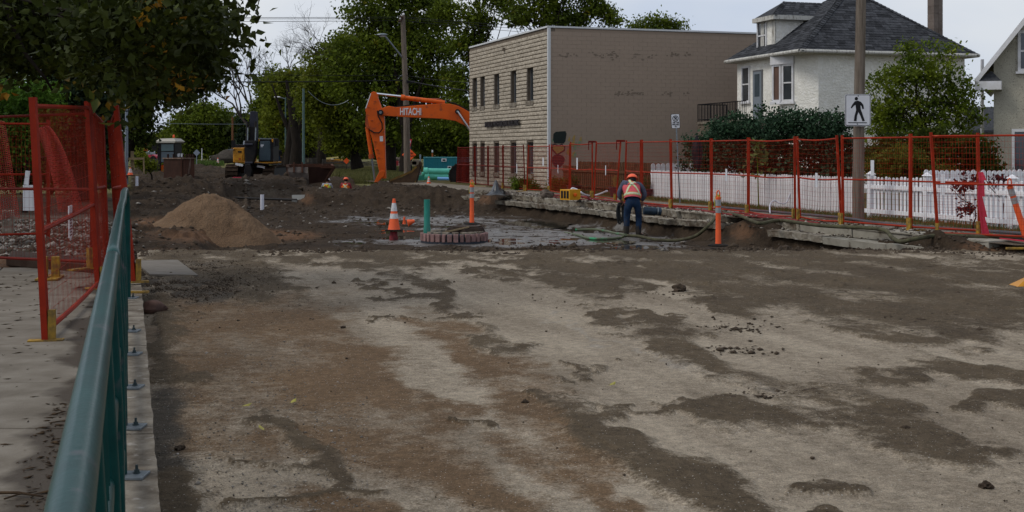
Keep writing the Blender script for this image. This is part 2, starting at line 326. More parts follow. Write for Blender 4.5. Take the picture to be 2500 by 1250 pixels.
def nmesh(name, V, Fq, m, parent=None, smooth=False, kind=None, attrs=None):   # numpy quads or tris
    me = bpy.data.meshes.new(name); V = np.asarray(V, dtype=np.float32); Fq = np.asarray(Fq, dtype=np.int32); k = Fq.shape[1]
    if parent is not None:
        off = org(parent); V = V - np.array(off, dtype=np.float32)
    me.vertices.add(len(V)); me.vertices.foreach_set('co', V.ravel())
    me.loops.add(Fq.size); me.loops.foreach_set('vertex_index', Fq.ravel())
    me.polygons.add(len(Fq)); me.polygons.foreach_set('loop_start', np.arange(0, Fq.size, k, dtype=np.int32)); me.polygons.foreach_set('loop_total', np.full(len(Fq), k, dtype=np.int32))
    if smooth: me.polygons.foreach_set('use_smooth', np.ones(len(Fq), dtype=bool))
    for nm, arr in (attrs or {}).items():
        a = me.attributes.new(nm, 'FLOAT', 'POINT'); a.data.foreach_set('value', np.asarray(arr, dtype=np.float32).ravel())
    me.update(calc_edges=True); me.validate()
    o = link(name, me, m, parent)
    if kind: o['kind'] = kind
    return o
def thing(name, label, cat, loc, group=None):
    o = bpy.data.objects.new(name, None); C.objects.link(o); o.location = loc; o.empty_display_size = .2
    o['label'] = label; o['category'] = cat
    if group: o['group'] = group
    ORG[o.name] = Vector(loc); return o
def tag(o, label, cat, group=None):
    o['label'] = label; o['category'] = cat
    if group: o['group'] = group
    return o
def copy_tree(o, loc=None, label=None, rz=None):
    def cp(x, par):
        c = x.copy(); C.objects.link(c); c.parent = par
        for ch in [k for k in bpy.data.objects if k.parent == x]: cp(ch, c)
        return c
    kids = {}
    r = o.copy(); C.objects.link(r)
    for ch in list(o.children):
        c = ch.copy(); C.objects.link(c); c.parent = r
        for g in list(ch.children):
            d = g.copy(); C.objects.link(d); d.parent = c
    if loc is not None: r.location = loc
    if rz is not None: r.rotation_euler = (0, 0, rz)
    if label: r['label'] = label
    return r
def text_mesh(body, size, extrude=.01, align='CENTER', bold=0):
    cu = bpy.data.curves.new('txt', 'FONT'); cu.body = body; cu.size = size; cu.extrude = extrude; cu.align_x = align; cu.align_y = 'CENTER'; cu.offset = bold
    o = bpy.data.objects.new('txt', cu); C.objects.link(o); bpy.context.view_layer.update()
    me = bpy.data.meshes.new_from_object(o.evaluated_get(bpy.context.evaluated_depsgraph_get()))
    bpy.data.objects.remove(o); bpy.data.curves.remove(cu); return me
def lettering(body, size, pos, right, up, m, parent, extrude=.01, width=None, bold=0, name='lettering'):
    me = text_mesh(body, size, extrude, bold=bold); right = Vector(right).normalized(); up = Vector(up).normalized(); nrm = right.cross(up)
    xs = [v.co.x for v in me.vertices]; sx = 1
    if width and xs: sx = width / (max(xs) - min(xs))
    off = org(parent); pos = Vector(pos)
    for v in me.vertices: v.co = pos - off + right * v.co.x * sx + up * v.co.y + nrm * v.co.z
    me.name = name; me.materials.clear(); o = link(name, me, m, parent); return o
def emptykids(o): return o
# ------------------------------------------------------------------ ground: road, mud, verge, pavements
def attr_ground(name, cols, noise=(3, 60), rough=.9, bump=1.0, wet=None, grit=None, bdist=.02, bsc=(14, 90), speck=(110, 1.6, 1.0)):
    """cols: list of (attribute or None, colourA, colourB); later ones over earlier ones with a ragged edge."""
    m, t, b = newmat(name); N = t.nodes; L = t.links
    pos = N.new('ShaderNodeNewGeometry').outputs['Position']
    def noise_(s, d=6, r=.6, off=0):
        n = N.new('ShaderNodeTexNoise'); n.inputs['Scale'].default_value = s; n.inputs['Detail'].default_value = d; n.inputs['Roughness'].default_value = r
        if off:
            q = N.new('ShaderNodeMapping'); q.inputs['Location'].default_value = (off, off * .7, 0); L.new(pos, q.inputs[0]); L.new(q.outputs[0], n.inputs['Vector'])
        else: L.new(pos, n.inputs['Vector'])
        return n.outputs[0]
    def mr(x, a, b_, c=0, d=1):
        r = N.new('ShaderNodeMapRange'); L.new(x, r.inputs[0]); r.inputs[1].default_value = a; r.inputs[2].default_value = b_; r.inputs[3].default_value = c; r.inputs[4].default_value = d; return r.outputs[0]
    def math_(op, x, y):
        k = N.new('ShaderNodeMath'); k.operation = op
        for i, q in enumerate((x, y)):
            if isinstance(q, (int, float)): k.inputs[i].default_value = q
            else: L.new(q, k.inputs[i])
        return k.outputs[0]
    edge = noise_(noise[0] * 4, 8, .7); fine = noise_(noise[1], 5, .7); big = noise_(noise[0] * .5, 5, .6, 9)
    col = None
    for at, ca, cb in cols:
        x = N.new('ShaderNodeMix'); x.data_type = 'RGBA'; x.inputs[6].default_value = c4(ca); x.inputs[7].default_value = c4(cb)
        L.new(mr(math_('ADD', math_('MULTIPLY', fine, .6), math_('MULTIPLY', big, .5)), .40, .72), x.inputs[0])
        if at is None: col = x.outputs[2]; continue
        a = N.new('ShaderNodeAttribute'); a.attribute_name = at
        lo_, hi_ = (.1, 1.1) if at == 'veil' else ((.52, .80) if at == 'wet' else (.27, .76))
        f = mr(math_('ADD', a.outputs['Fac'], math_('ADD', math_('MULTIPLY', math_('SUBTRACT', edge, .5), 1.1), math_('MULTIPLY', math_('SUBTRACT', fine, .5), .9))), lo_, hi_)
        y = N.new('ShaderNodeMix'); y.data_type = 'RGBA'; L.new(f, y.inputs[0]); L.new(col, y.inputs[6]); L.new(x.outputs[2], y.inputs[7]); col = y.outputs[2]
    if grit:
        v = N.new('ShaderNodeTexVoronoi'); v.inputs['Scale'].default_value = grit[1]; L.new(pos, v.inputs['Vector'])
        g = mr(v.outputs['Distance'], .12, .2, 1, 0)
        v2 = N.new('ShaderNodeSeparateColor'); L.new(v.outputs['Color'], v2.inputs[0]); g = math_('MULTIPLY', g, mr(v2.outputs[0], grit[2], grit[2] + .05))
        y = N.new('ShaderNodeMix'); y.data_type = 'RGBA'; L.new(g, y.inputs[0]); L.new(col, y.inputs[6]); y.inputs[7].default_value = c4(grit[0]); col = y.outputs[2]
    hs = N.new('ShaderNodeHueSaturation'); L.new(col, hs.inputs['Color'])
    val = math_('ADD', math_('ADD', math_('MULTIPLY', noise_(speck[0], 3, .8, 11), speck[1]), math_('MULTIPLY', noise_(speck[0] / 9, 6, .75, 13), speck[2])), 1 - (speck[1] + speck[2]) / 2); L.new(val, hs.inputs['Value']); col = hs.outputs[0]
    L.new(col, b.inputs['Base Color']); b.inputs['Specular IOR Level'].default_value = .06
    if wet:
        a = N.new('ShaderNodeAttribute'); a.attribute_name = wet
        f = mr(math_('ADD', a.outputs['Fac'], math_('MULTIPLY', math_('SUBTRACT', edge, .5), 1.2)), .4, .75, rough, .30); L.new(f, b.inputs['Roughness']); L.new(mr(f, .30, rough, .8, .06), b.inputs['Specular IOR Level'])
    else: b.inputs['Roughness'].default_value = rough
    hgt = math_('ADD', math_('MULTIPLY', noise_(bsc[0], 8, .7, 3), .7), math_('MULTIPLY', noise_(bsc[1], 4, .6, 5), .3))
    bp = N.new('ShaderNodeBump'); bp.inputs['Strength'].default_value = bump; bp.inputs['Distance'].default_value = bdist
    L.new(hgt, bp.inputs['Height']); L.new(bp.outputs[0], b.inputs['Normal'])
    return m

def gridfaces(nr, ncol):
    i = np.arange(nr * ncol).reshape(nr, ncol)
    return np.stack([i[:-1, :-1].ravel(), i[:-1, 1:].ravel(), i[1:, 1:].ravel(), i[1:, :-1].ravel()], 1)

def H(X, Y):
    X = np.asarray(X, float); Y = np.asarray(Y, float); s = KX(Y) - X; t = X / np.maximum(Y, 1)
    edge = 19.9 + 1.2 * (fbm(X * .5, X * .1, 21) - .5) * 2 - 3.2 * sst(-.2, -.26, t)
    f = -.17 - .36 * sst(0, 3.8, Y - edge) - .08 * sst(3.5, .8, s) * sst(21, 24, Y)
    bank = sst(-.235, -.262, t); f = f + bank * (.33 + .1 * fbm(X * .7, Y * .4, 5)) * sst(18, 24, Y)
    end = 44.5 + 1.2 * (fbm(X * .6, Y * 0, 3) - .5); trench = sst(-.236, -.224, t) * sst(-.166, -.174, t)
    end = end + 8.0 * trench
    flat = -.03 + .33 * sst(62, 100, Y)
    up = sst(0, 3.0 - 1.8 * trench, Y - end)
    z = f * (1 - up) + flat * up
    # mounds
    def bump(px, d, h, rx, ry):
        x0 = (px - 1250) / F * d; return h * np.exp(-((X - x0) / rx) ** 2 - ((Y - d) / ry) ** 2)
    for q in ((860, 48.5, .05, 1.7, 2.0), (750, 48.5, .10, .7, 2), (960, 50, .06, 1.0, 2.2), (820, 53, -.16, 1.5, 3.2), (520, 47, .25, 1.3, 3.5), (470, 56, .15, 2, 3), (640, 56, .22, 1.6, 2.2), (345, 34, .22, .8, 3), (385, 42, .25, 1.2, 3), (690, 58, .2, 1.4, 2), (900, 58, .05, 1.0, 2.0)):
        z = z + bump(*q)
    pitm = sst(-.168, -.158, t) * sst(-.108, -.116, t) * sst(53, 55, Y) * sst(66.5, 64.5, Y)
    z = z - 1.55 * pitm
    rough = sst(19.2, 21.5, Y) * (.4 + .6 * sst(40, 46, Y)) + .9 * bank
    calm = np.exp(-(((X / np.maximum(Y, 1)) + .02) / .13) ** 2) * sst(22, 24, Y) * sst(40, 32, Y); rough = rough * (1 - .86 * calm)
    farr = 1 + 1.5 * sst(38, 46, Y); z = z + rough * farr * (.16 * (fbm(X * .9, Y * .7, 31) - .5) + .12 * np.abs(fbm(X * 2.6, Y * 2.2, 37) - .5)) + (.25 + .75 * np.clip(rough, 0, 1)) * (1 - .66 * calm) * .085 * (fbm(X * 6, Y * 5, 41) - .5) * sst(18.2, 20.2, Y - 0 * X)
    # clods
    c = fbm(X * 3.2, Y * 2.6, 51, 3); z = z + sst(.62, .78, c) * .09 * np.clip(rough + .3 * sst(18.5, 20, Y), 0, 1)
    # wheel ruts left of the middle
    rut = sst(-.22, -.18, t) * sst(-.09, -.13, t) * sst(26, 29, Y) * sst(42, 38, Y)
    z = z + rut * .03 * np.sin(Y * 5.5 + 2.5 * fbm(X * .5, Y * .5, 8))
    # under the gutter on the right
    und = sst(-.02, -.22, s) * (Y > 20) ; z = z + und * .28 * sst(19.5, 21.5, Y) * (1 - up)
    z = np.where(s < -.5, np.minimum(z, -.3), z)
    brk = np.exp(-((Y - 26.9) / 1.0) ** 2) + np.exp(-((Y - 43.6) / 1.3) ** 2)
    z = np.where((s > -1.1), z + sst(.9, -.3, s) * np.clip(brk, 0, 1) * .34, z)
    # brown dirt fan at the right-hand end of the gutter
    z = np.maximum(z, -.6 + (.52 + .12 * fbm(X * 2, Y * 2, 3)) * np.exp(-((X - 8.35) / 1.1) ** 2 - ((Y - 20.35) / .9) ** 2))
    # left side outside the street, lot level
    a = X + .3107 * Y; left = sst(-.2, -.6, a) * (Y > 15); z = z * (1 - left) + left * (-.06 + .10 * (fbm(X * 1.5, Y * 1.2, 61) - .3))
    z = np.where((Y < 19.0) & (a > .3) & (t > -.24), np.minimum(z, -.165), z)
    return z

nr, ncn = 520, 760
dd = 13.6 * (112 / 13.6) ** np.linspace(0, 1, nr); pp = np.linspace(-260, 2620, ncn)
PX, DD = np.meshgrid(pp, dd); X = (PX - 1250) / F * DD; Y = DD + 0 * PX; Zm = H(X, Y)
a_ = X + .3107 * Y
leftcut = (a_ < .1) & (Y < 15.9)
Zm = np.where(leftcut, -.35, Zm)
PYm = 372 + (EYE - Zm) / Y * F
def blobm(px, py, cx, cy, rx, ry): return np.exp(-((px - cx) / rx) ** 2 - ((py - cy) / ry) ** 2)
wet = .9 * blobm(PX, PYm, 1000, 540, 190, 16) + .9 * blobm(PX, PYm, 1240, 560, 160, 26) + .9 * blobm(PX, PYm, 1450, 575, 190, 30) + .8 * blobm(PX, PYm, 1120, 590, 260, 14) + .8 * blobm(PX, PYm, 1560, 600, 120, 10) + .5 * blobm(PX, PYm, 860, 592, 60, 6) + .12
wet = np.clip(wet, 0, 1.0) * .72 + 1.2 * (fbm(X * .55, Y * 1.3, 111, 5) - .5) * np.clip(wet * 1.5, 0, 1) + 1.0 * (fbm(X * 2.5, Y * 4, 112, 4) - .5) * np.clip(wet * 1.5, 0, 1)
sandm = .95 * blobm(PX, PYm, 530, 575, 190, 20) + .8 * blobm(PX, PYm, 690, 575, 90, 10) + .8 * blobm(PX, PYm, 370, 540, 70, 12) + .7 * blobm(PX, PYm, 420, 612, 110, 6) + .8 * blobm(PX, PYm, 1185, 487, 30, 14) + .8 * blobm(PX, PYm, 1815, 565, 40, 26) + 1.0 * blobm(PX, PYm, 2430, 605, 90, 22) + .7 * blobm(PX, PYm, 750, 485, 22, 18) + .9 * sst(.1, -.5, a_) * sst(18.5, 17.5, Y) * sst(15.6, 16.2, Y)
grav = .9 * sst(0, -.8, a_) * sst(17.2, 18.2, Y) * sst(33, 26, Y) + .8 * blobm(PX, PYm, 430, 700, 120, 40) + .5 * blobm(PX, PYm, 640, 470, 120, 18)
grassm = sst(.5, -.5, a_) * sst(38, 48, Y) + sst(-.0, -1.5, KX(Y) - X) * sst(60, 66, Y) + sst(84, 96, Y) * .9 * (np.abs(a_ - 3.5) > 3.2)
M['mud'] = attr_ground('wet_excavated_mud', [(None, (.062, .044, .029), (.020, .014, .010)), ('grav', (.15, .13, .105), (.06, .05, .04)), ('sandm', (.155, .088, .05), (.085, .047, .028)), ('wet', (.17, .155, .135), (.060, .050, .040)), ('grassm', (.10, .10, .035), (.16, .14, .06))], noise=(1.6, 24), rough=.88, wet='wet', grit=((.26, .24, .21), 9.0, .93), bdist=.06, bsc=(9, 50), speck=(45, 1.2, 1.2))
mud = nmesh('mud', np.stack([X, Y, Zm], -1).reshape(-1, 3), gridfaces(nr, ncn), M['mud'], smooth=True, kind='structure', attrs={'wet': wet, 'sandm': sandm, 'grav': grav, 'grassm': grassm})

# puddle water
M['water'] = mat('muddy_puddle_water', (.055, .048, .036), None, rough=.04, spec=1.0)
def puddle(px, py, rx, ry, z, seed):
    mb = MB(); n = 40; c = G(px, py, z); vs = []
    for j in range(n):
        an = 2 * math.pi * j / n; k = .75 + .5 * float(vn(math.cos(an) * 2 + 7, math.sin(an) * 2 + 7, seed))
        q = G(px + rx * k * math.cos(an), py - ry * k * math.sin(an), z); vs.append(q)
    mb.add(vs, [tuple(range(n))]); o = part('water', mb, M['water']); o['kind'] = 'structure'; return o
def lowest(px, py, z0=-.53):
    q = G(px, py, z0); return float(H(q.x, q.y))
for i, (px, py, rx, ry) in enumerate(((940, 541, 100, 8), (1290, 549, 110, 10), (855, 593, 42, 5), (1010, 580, 70, 6), (1430, 590, 110, 9), (1235, 590, 70, 7), (1530, 604, 90, 5), (1120, 552, 60, 7), (1440, 560, 80, 8), (960, 566, 50, 5))):
    q = G(px, py, -.53); xs = q.x + np.random.default_rng(i).uniform(-1, 1, 60) * rx / F * q.y; ys = q.y + np.random.default_rng(i + 50).uniform(-1, 1, 60) * ry / 210 * q.y
    puddle(px, py, rx, ry, float(np.percentile(H(xs, ys), 62)), i)

# road sheet
def seg_d(px, py, pts, k):
    best = np.full(px.shape, 1e9)
    for (x0, y0), (x1, y1) in zip(pts[:-1], pts[1:]):
        ax, ay = x1 - x0, (y1 - y0) * k; qx, qy = px - x0, (py - y0) * k
        u = np.clip((qx * ax + qy * ay) / (ax * ax + ay * ay + 1e-9), 0, 1); best = np.minimum(best, np.hypot(qx - u * ax, qy - u * ay))
    return best
nr2, nc2 = 430, 780
pyr = np.linspace(1420, 606, nr2); ppr = np.linspace(300, 3100, nc2)
PX, PY = np.meshgrid(ppr, pyr); zr = -.15; Dr = (EYE - zr) * F / (PY - 372); X = (PX - 1250) / F * Dr; Y = Dr
X = np.maximum(X, .112 - .3107 * Y); PX = 1250 + X / Y * F
wx = (fbm(X * 1.1, Y * .8, 71) - .5) * 160 + (fbm(X * 3.6, Y * 2.4, 72, 5) - .5) * 130 + (fbm(X * 11, Y * 7, 75) - .5) * 40; wy = (fbm(X * 1.1 + 9, Y * .8, 73) - .5) * 76 + (fbm(X * 3.6, Y * 2.4, 74, 5) - .5) * 52 + (fbm(X * 11, Y * 7, 76) - .5) * 18
qx, qy = PX + wx, PY + wy
def stroke(pts, w_, k=1.6, s=1.0, soft=.85): return s * sst(w_ * (1 + soft), w_ * (1 - soft), seg_d(qx, qy, pts, k))
mudm = np.zeros_like(PX)
for st in (
    ([(560, 630), (900, 622), (1500, 622), (2600, 640)], 30), ([(1500, 650), (1800, 660), (2600, 700)], 62), ([(1750, 700), (2100, 745), (2600, 770)], 75), ([(2050, 790), (2400, 820)], 30),
    ([(1600, 820), (1700, 850), (1790, 900), (1900, 950)], 42), ([(1900, 950), (2080, 985), (2200, 1010)], 62), ([(1760, 1000), (1950, 1025), (2150, 1060), (2400, 1115)], 48), ([(2100, 930), (2300, 900), (2600, 930)], 34), ([(2350, 985), (2600, 990)], 26),
    ([(1440, 1010), (1560, 1100), (1750, 1200), (1850, 1290)], 62), ([(1330, 960), (1450, 1000), (1740, 985)], 14), ([(900, 640), (1000, 690), (1090, 745)], 30), ([(870, 715), (1000, 712)], 12), ([(1190, 833), (1230, 838)], 34), ([(1240, 865), (1330, 862)], 24), ([(950, 790), (1160, 787)], 6), ([(1400, 880), (1470, 900)], 14), ([(1380, 925), (1420, 923)], 14),
    ([(1150, 660), (1400, 690), (1550, 720)], 22), ([(1300, 640), (1700, 700)], 26), ([(1440, 770), (1640, 780)], 18), ([(2020, 1250), (2100, 1300)], 20), ([(1950, 1190), (2120, 1200)], 22), ([(400, 1180), (430, 1290)], 60, ), ([(540, 1225), (900, 1200)], 10), ([(560, 1130), (760, 1135)], 8), ([(360, 720), (420, 800), (400, 900)], 40), ([(380, 640), (640, 680)], 60),
    ([(1070, 1020), (1240, 1018)], 8), ([(1500, 990), (1820, 985)], 8), ([(1750, 745), (1880, 745)], 14), ([(640, 1010), (760, 1090), (830, 1200)], 26)):
    mudm = np.maximum(mudm, stroke(st[0], st[1]))
rust = np.zeros_like(PX)
for pts, w_, k in (([(420, 790), (600, 760), (760, 800)], 110, 1.2), ([(450, 950), (700, 900), (820, 930)], 150, 1.0), ([(850, 870), (940, 960), (1090, 1040)], 62, 1.4), ([(700, 1050), (950, 1090), (1150, 1150), (1300, 1270)], 85, 1.3), ([(1280, 950), (1370, 1020), (1470, 1120)], 85, 1.2), ([(1040, 800), (1180, 880), (1300, 960)], 48, 1.5), ([(430, 1060), (640, 1080)], 90, 1.5), ([(700, 1200), (900, 1270)], 60, 1.5), ([(1250, 1060), (1450, 1170), (1560, 1290)], 50, 1.4), ([(640, 740), (800, 760)], 40, 2), ([(1000, 1000), (1200, 985)], 30, 2)):
    rust = np.maximum(rust, stroke(pts, w_, k, .8))
lightm = np.maximum(stroke([(1330, 770), (1900, 960)], 10, 1.6, .5), stroke([(2180, 660), (2350, 668), (2520, 695)], 7, 2.2, 1.0))
lightm = np.maximum(lightm, stroke([(1730, 625), (1960, 655)], 6, 3, .7))
gravd = np.maximum(stroke([(390, 1000), (400, 1300)], 70, 1.0, .9), stroke([(430, 690), (560, 690)], 55, 1.3, .9)); gravd = np.maximum(gravd, stroke([(380, 760), (400, 850)], 40, 1.0, .6))
strk = fbm((X + .3 * Y) * 2.6, (Y - .3 * X) * .55, 95, 5); strk2 = fbm(X * .5, Y * 3.5, 96, 5)
veil = np.clip(.5 + 1.5 * (fbm((X + .3 * Y) * 1.3, (Y - .3 * X) * .28, 101, 5) - .5) + 1.3 * (fbm((X + .3 * Y) * 5, (Y - .3 * X) * .6, 102, 5) - .5), 0, 1)
mudm = np.clip(mudm * (.45 + .9 * fbm(X * 2.2, Y * 1.7, 88)) + 1.15 * (strk - .5) + .5 * (strk2 - .5) * sst(9, 14, Y) + .06, 0, 1); rust = np.clip(rust * (.55 + .8 * fbm(X * 1.7, Y * 1.4, 89)) + .55 * (fbm((X + .3 * Y) * 1.8 + 4, (Y - .3 * X) * .45, 97, 5) - .5) * (PX < 1500), 0, 1)
Zr = zr + .010 * (fbm(X * .7, Y * .7, 81) - .5) + .018 * sst(.25, .6, mudm) * (.4 + fbm(X * 6, Y * 5, 82)) + .008 * mudm * (np.sin((X * .95 + Y * .3) * 9 + 6 * fbm(X * .6, Y * .4, 84)) > .2) + .030 * mudm * sst(.66, .8, fbm(X * 5, Y * 4, 83)) * sst(11, 15, Y) + .006 * rust
Zr = Zr - .06 * sst(20.0, 20.9, Y)
Zr = np.maximum(Zr, -.3) + .05 * blobm(PX, PY, 430, 695, 120, 40) * fbm(X * 7, Y * 7, 3)
M['road'] = attr_ground('worn_muddy_road', [(None, (.375, .318, .240), (.235, .193, .142)), ('veil', (.245, .200, .146), (.135, .107, .077)), ('lightm', (.33, .30, .255), (.24, .215, .18)), ('rust', (.165, .108, .062), (.097, .064, .038)), ('gravd', (.11, .092, .07), (.045, .037, .029)), ('mudm', (.110, .083, .053), (.059, .044, .029))], noise=(2.2, 55), rough=.85, grit=((.42, .40, .36), 48, .70), bump=1.0, bdist=.02, bsc=(34, 150), speck=(120, 2.2, 1.8))
road = nmesh('road', np.stack([X, Y, Zr], -1).reshape(-1, 3), gridfaces(nr2, nc2), M['road'], smooth=True, kind='structure', attrs={'mudm': mudm, 'rust': rust, 'lightm': lightm, 'gravd': gravd, 'veil': veil})

# verge on the right behind the kerb, lawns, far ground
yy = np.linspace(19.6, 64, 260); uu = np.concatenate([np.linspace(0, 4, 70), np.linspace(4.3, 60, 60)]); UU, YY = np.meshgrid(uu, yy); X = KX(YY) + .42 + UU; Y = YY
Zb = -.012 + .03 * (fbm(X * 3, Y * 3, 91) - .5) * sst(.15, .5, UU) + .02 * sst(1.7, 2.2, UU)
vg = sst(2.0, 2.5, UU) * .9; dirt = .55 * sst(1.3, .3, UU) + .5 * (fbm(X, Y, 92)) + .6 * sst(.6, .0, np.abs(YY - 26.9) - .6)
M['verge'] = attr_ground('dirty_sidewalk_and_verge', [(None, (.235, .21, .175), (.15, .128, .10)), ('dirt', (.12, .092, .066), (.06, .045, .032)), ('vg', (.062, .062, .022), (.10, .075, .035))], noise=(2.4, 40), bump=.8, bdist=.02, grit=((.34, .32, .28), 16, .8))
nmesh('pavement', np.stack([X, Y, Zb], -1).reshape(-1, 3), gridfaces(260, 130), M['verge'], smooth=True, kind='structure', attrs={'vg': vg, 'dirt': dirt})
M['ground'] = mat('grassy_ground', (.085, .085, .028), (.13, .115, .05), .3, rough=1, world=True)
mb = MB(); mb.add([(-900, -60, -1.75), (900, -60, -1.75), (900, 108, -1.75), (-900, 108, -1.75)], [(0, 1, 2, 3)])
mb.add([(-900, 107.9, -1.7), (900, 107.9, -1.7), (900, 108, .25), (-900, 108, .25)], [(0, 1, 2, 3)]); mb.add([(-900, 108, .25), (900, 108, .25), (900, 2500, .25), (-900, 2500, .25)], [(0, 1, 2, 3)])
o = part('ground', mb, M['ground']); o['kind'] = 'structure'
mb = MB()
for k in range(2):
    mb.add([(-60, 3, -.37), (-22, 3, -.37), (-22, 75, -.37), (-60, 75, -.37)], [(0, 1, 2, 3)])
mb = MB(); mb.add([D(315, 100, .31), D(560, 100, .31), D(420, 420, .32), D(345, 420, .32)], [(0, 1, 2, 3)])
o = part('road', mb, mat('far_road_gravel', (.13, .115, .095), (.08, .065, .05), .4, rough=.9, world=True)); o['kind'] = 'structure'

# left pavement: slabs, kerb
def roughbox(mb, o, ax, ay, L, W, z0, z1, seed, amp=.03, nx=14, ny=5, edge=(1, 0, 0, 0)):
    """slab with a broken front edge; o corner, ax along, ay across (front at v=0)"""
    vs = []; fs = []
    def pt(i, j, z):
        u, v = i / nx * L, j / ny * W; p = o + ax * u + ay * v; n = float(vn(p.x * 5 + seed, p.y * 5, seed)) - .5; n2 = float(vn(p.x * 13, p.y * 13 + seed, seed + 3)) - .5
        k = 1 if j == 0 else .25
        p = p + ay * (n * 2 + n2) * amp * k; p.z = z + (n2 * amp * .35 + n * amp * .3)
        if j == 0 and z == z0: p = p - ay * -amp * (1 + n2)
        return p
    b = len(mb.v); T = [[pt(i, j, z1) for j in range(ny + 1)] for i in range(nx + 1)]; Bt = [[pt(i, j, z0) for j in range(ny + 1)] for i in range(nx + 1)]
    vs = [p for r_ in T for p in r_] + [p for r_ in Bt for p in r_]; n1 = (nx + 1) * (ny + 1); q = lambda i, j, k=0: k * n1 + i * (ny + 1) + j
    for i in range(nx):
        for j in range(ny): fs += [(q(i, j), q(i + 1, j), q(i + 1, j + 1), q(i, j + 1)), (q(i, j, 1), q(i, j + 1, 1), q(i + 1, j + 1, 1), q(i + 1, j, 1))]
        fs += [(q(i, 0), q(i, 0, 1), q(i + 1, 0, 1), q(i + 1, 0)), (q(i, ny), q(i + 1, ny), q(i + 1, ny, 1), q(i, ny, 1))]
    for j in range(ny): fs += [(q(0, j), q(0, j + 1), q(0, j + 1, 1), q(0, j, 1)), (q(nx, j), q(nx, j, 1), q(nx, j + 1, 1), q(nx, j + 1))]
    mb.add(vs, fs)
M['slab'] = mat('pavement_slab_concrete', (.215, .19, .155), (.14, .12, .095), 2.5, rough=.9, bump=.35, bscale=60, bdist=.01, rand=.05, world=True)
def add_stain(m):          # wet, silty strip that follows the kerb
    t = m.node_tree; N = t.nodes; L = t.links; b = N['Principled BSDF']; src = b.inputs['Base Color'].links[0].from_socket
    g = N.new('ShaderNodeNewGeometry'); vm = N.new('ShaderNodeVectorMath'); vm.operation = 'DOT_PRODUCT'; L.new(g.outputs['Position'], vm.inputs[0]); vm.inputs[1].default_value = (1, .3107, 0)
    n = N.new('ShaderNodeTexNoise'); n.inputs['Scale'].default_value = 1.15; n.inputs['Detail'].default_value = 5; L.new(g.outputs['Position'], n.inputs['Vector'])
    k = N.new('ShaderNodeMath'); k.operation = 'MULTIPLY_ADD'; L.new(n.outputs[0], k.inputs[0]); k.inputs[1].default_value = 1.1; L.new(vm.outputs['Value'], k.inputs[2])
    r = N.new('ShaderNodeMapRange'); r.inputs[1].default_value = .05; r.inputs[2].default_value = .14; L.new(k.outputs[0], r.inputs[0])
    x = N.new('ShaderNodeMix'); x.data_type = 'RGBA'; L.new(r.outputs[0], x.inputs[0]); L.new(src, x.inputs[6]); x.inputs[7].default_value = (.066, .053, .040, 1); L.new(x.outputs[2], b.inputs['Base Color'])
    rr = N.new('ShaderNodeMapRange'); rr.inputs[3].default_value = .9; rr.inputs[4].default_value = .6; L.new(r.outputs[0], rr.inputs[0]); L.new(rr.outputs[0], b.inputs['Roughness'])
add_stain(M['slab'])
def AP(a, Y, z=0): return Vector((a - .3107 * Y, Y, z))      # a = offset from the line of sight along the street
pav = bpy.data.objects.new('pavement', None); C.objects.link(pav); pav['kind'] = 'structure'
ux = Vector((1, 0, 0)).lerp(Vector((0, 0, 0)), 0)
Ys = [1.0, 2.4, 3.9, 5.2, 6.55, 7.86, 9.4, 11.0, 12.6, 14.1, 15.7]
for ci, (a0, a1) in enumerate(((-1.62, -.142), (-3.2, -1.64), (-4.8, -3.22))):
    for i in range(len(Ys) - 1):
        y0, y1 = Ys[i] + .008, Ys[i + 1] - .008; zt = .004 * random.random() - .002
        mb = MB(); mb.prism([AP(a0, y0, -.12), AP(a1, y0, -.12), AP(a1, y1, -.12), AP(a0, y1, -.12)], (0, 0, .12 + zt))
        part('paving_slab', mb, M['slab'], pav, bevel=.006)
kp = bpy.data.objects.new('kerb', None); C.objects.link(kp); kp['kind'] = 'structure'
for i, (y0, y1) in enumerate(((.5, 3.2), (3.21, 6.1), (6.12, 8.9), (8.92, 11.6), (11.62, 14.3))):
    mb = MB(); n = 30
    roughbox(mb, AP(.118, y0, 0), (AP(0, 1) - AP(0, 0)).normalized(), Vector((-1, 0, 0)), (y1 - y0) * 1.047, .255, -.4, .07, 5 + i, .006, 40, 8)
    part('kerb_stone', mb, M['conc'], kp, smooth=True)
# right-hand broken sidewalk edge and gutter slabs
kr = bpy.data.objects.new('kerb', None); C.objects.link(kr); kr['kind'] = 'structure'
kdir = Vector((-.355, 1, 0)).normalized(); kout = Vector((kdir.y, -kdir.x, 0))
def KP(Y, o=0, z=0): return Vector((KX(Y), Y, z)) + kout * o
for i, (y0, y1, am, cl) in enumerate(((20.4, 22.1, .014, 1), (22.12, 24.0, .016, 1), (24.02, 25.9, .03, 0), (27.9, 29.8, .05, 0), (29.85, 31.9, .05, 0), (31.95, 34.2, .045, 0), (34.25, 36.8, .05, 0), (36.85, 39.5, .05, 0), (39.55, 42.6, .055, 0), (44.6, 47.4, .045, 0), (47.45, 51.0, .05, 0))):
    mb = MB(); p0 = KP(y0, 0, 0); L_ = (KP(y1) - KP(y0)).length
    dz = -.02 * math.sin(i * 1.7) - .01
    roughbox(mb, p0, kdir, kout, L_, .52, -.29 + dz, -.155 + dz, 20 + i, am, 34, 6)
    part('gutter_slab', mb, M['cleankerb'] if cl else M['kerbc'], kr, smooth=not cl)
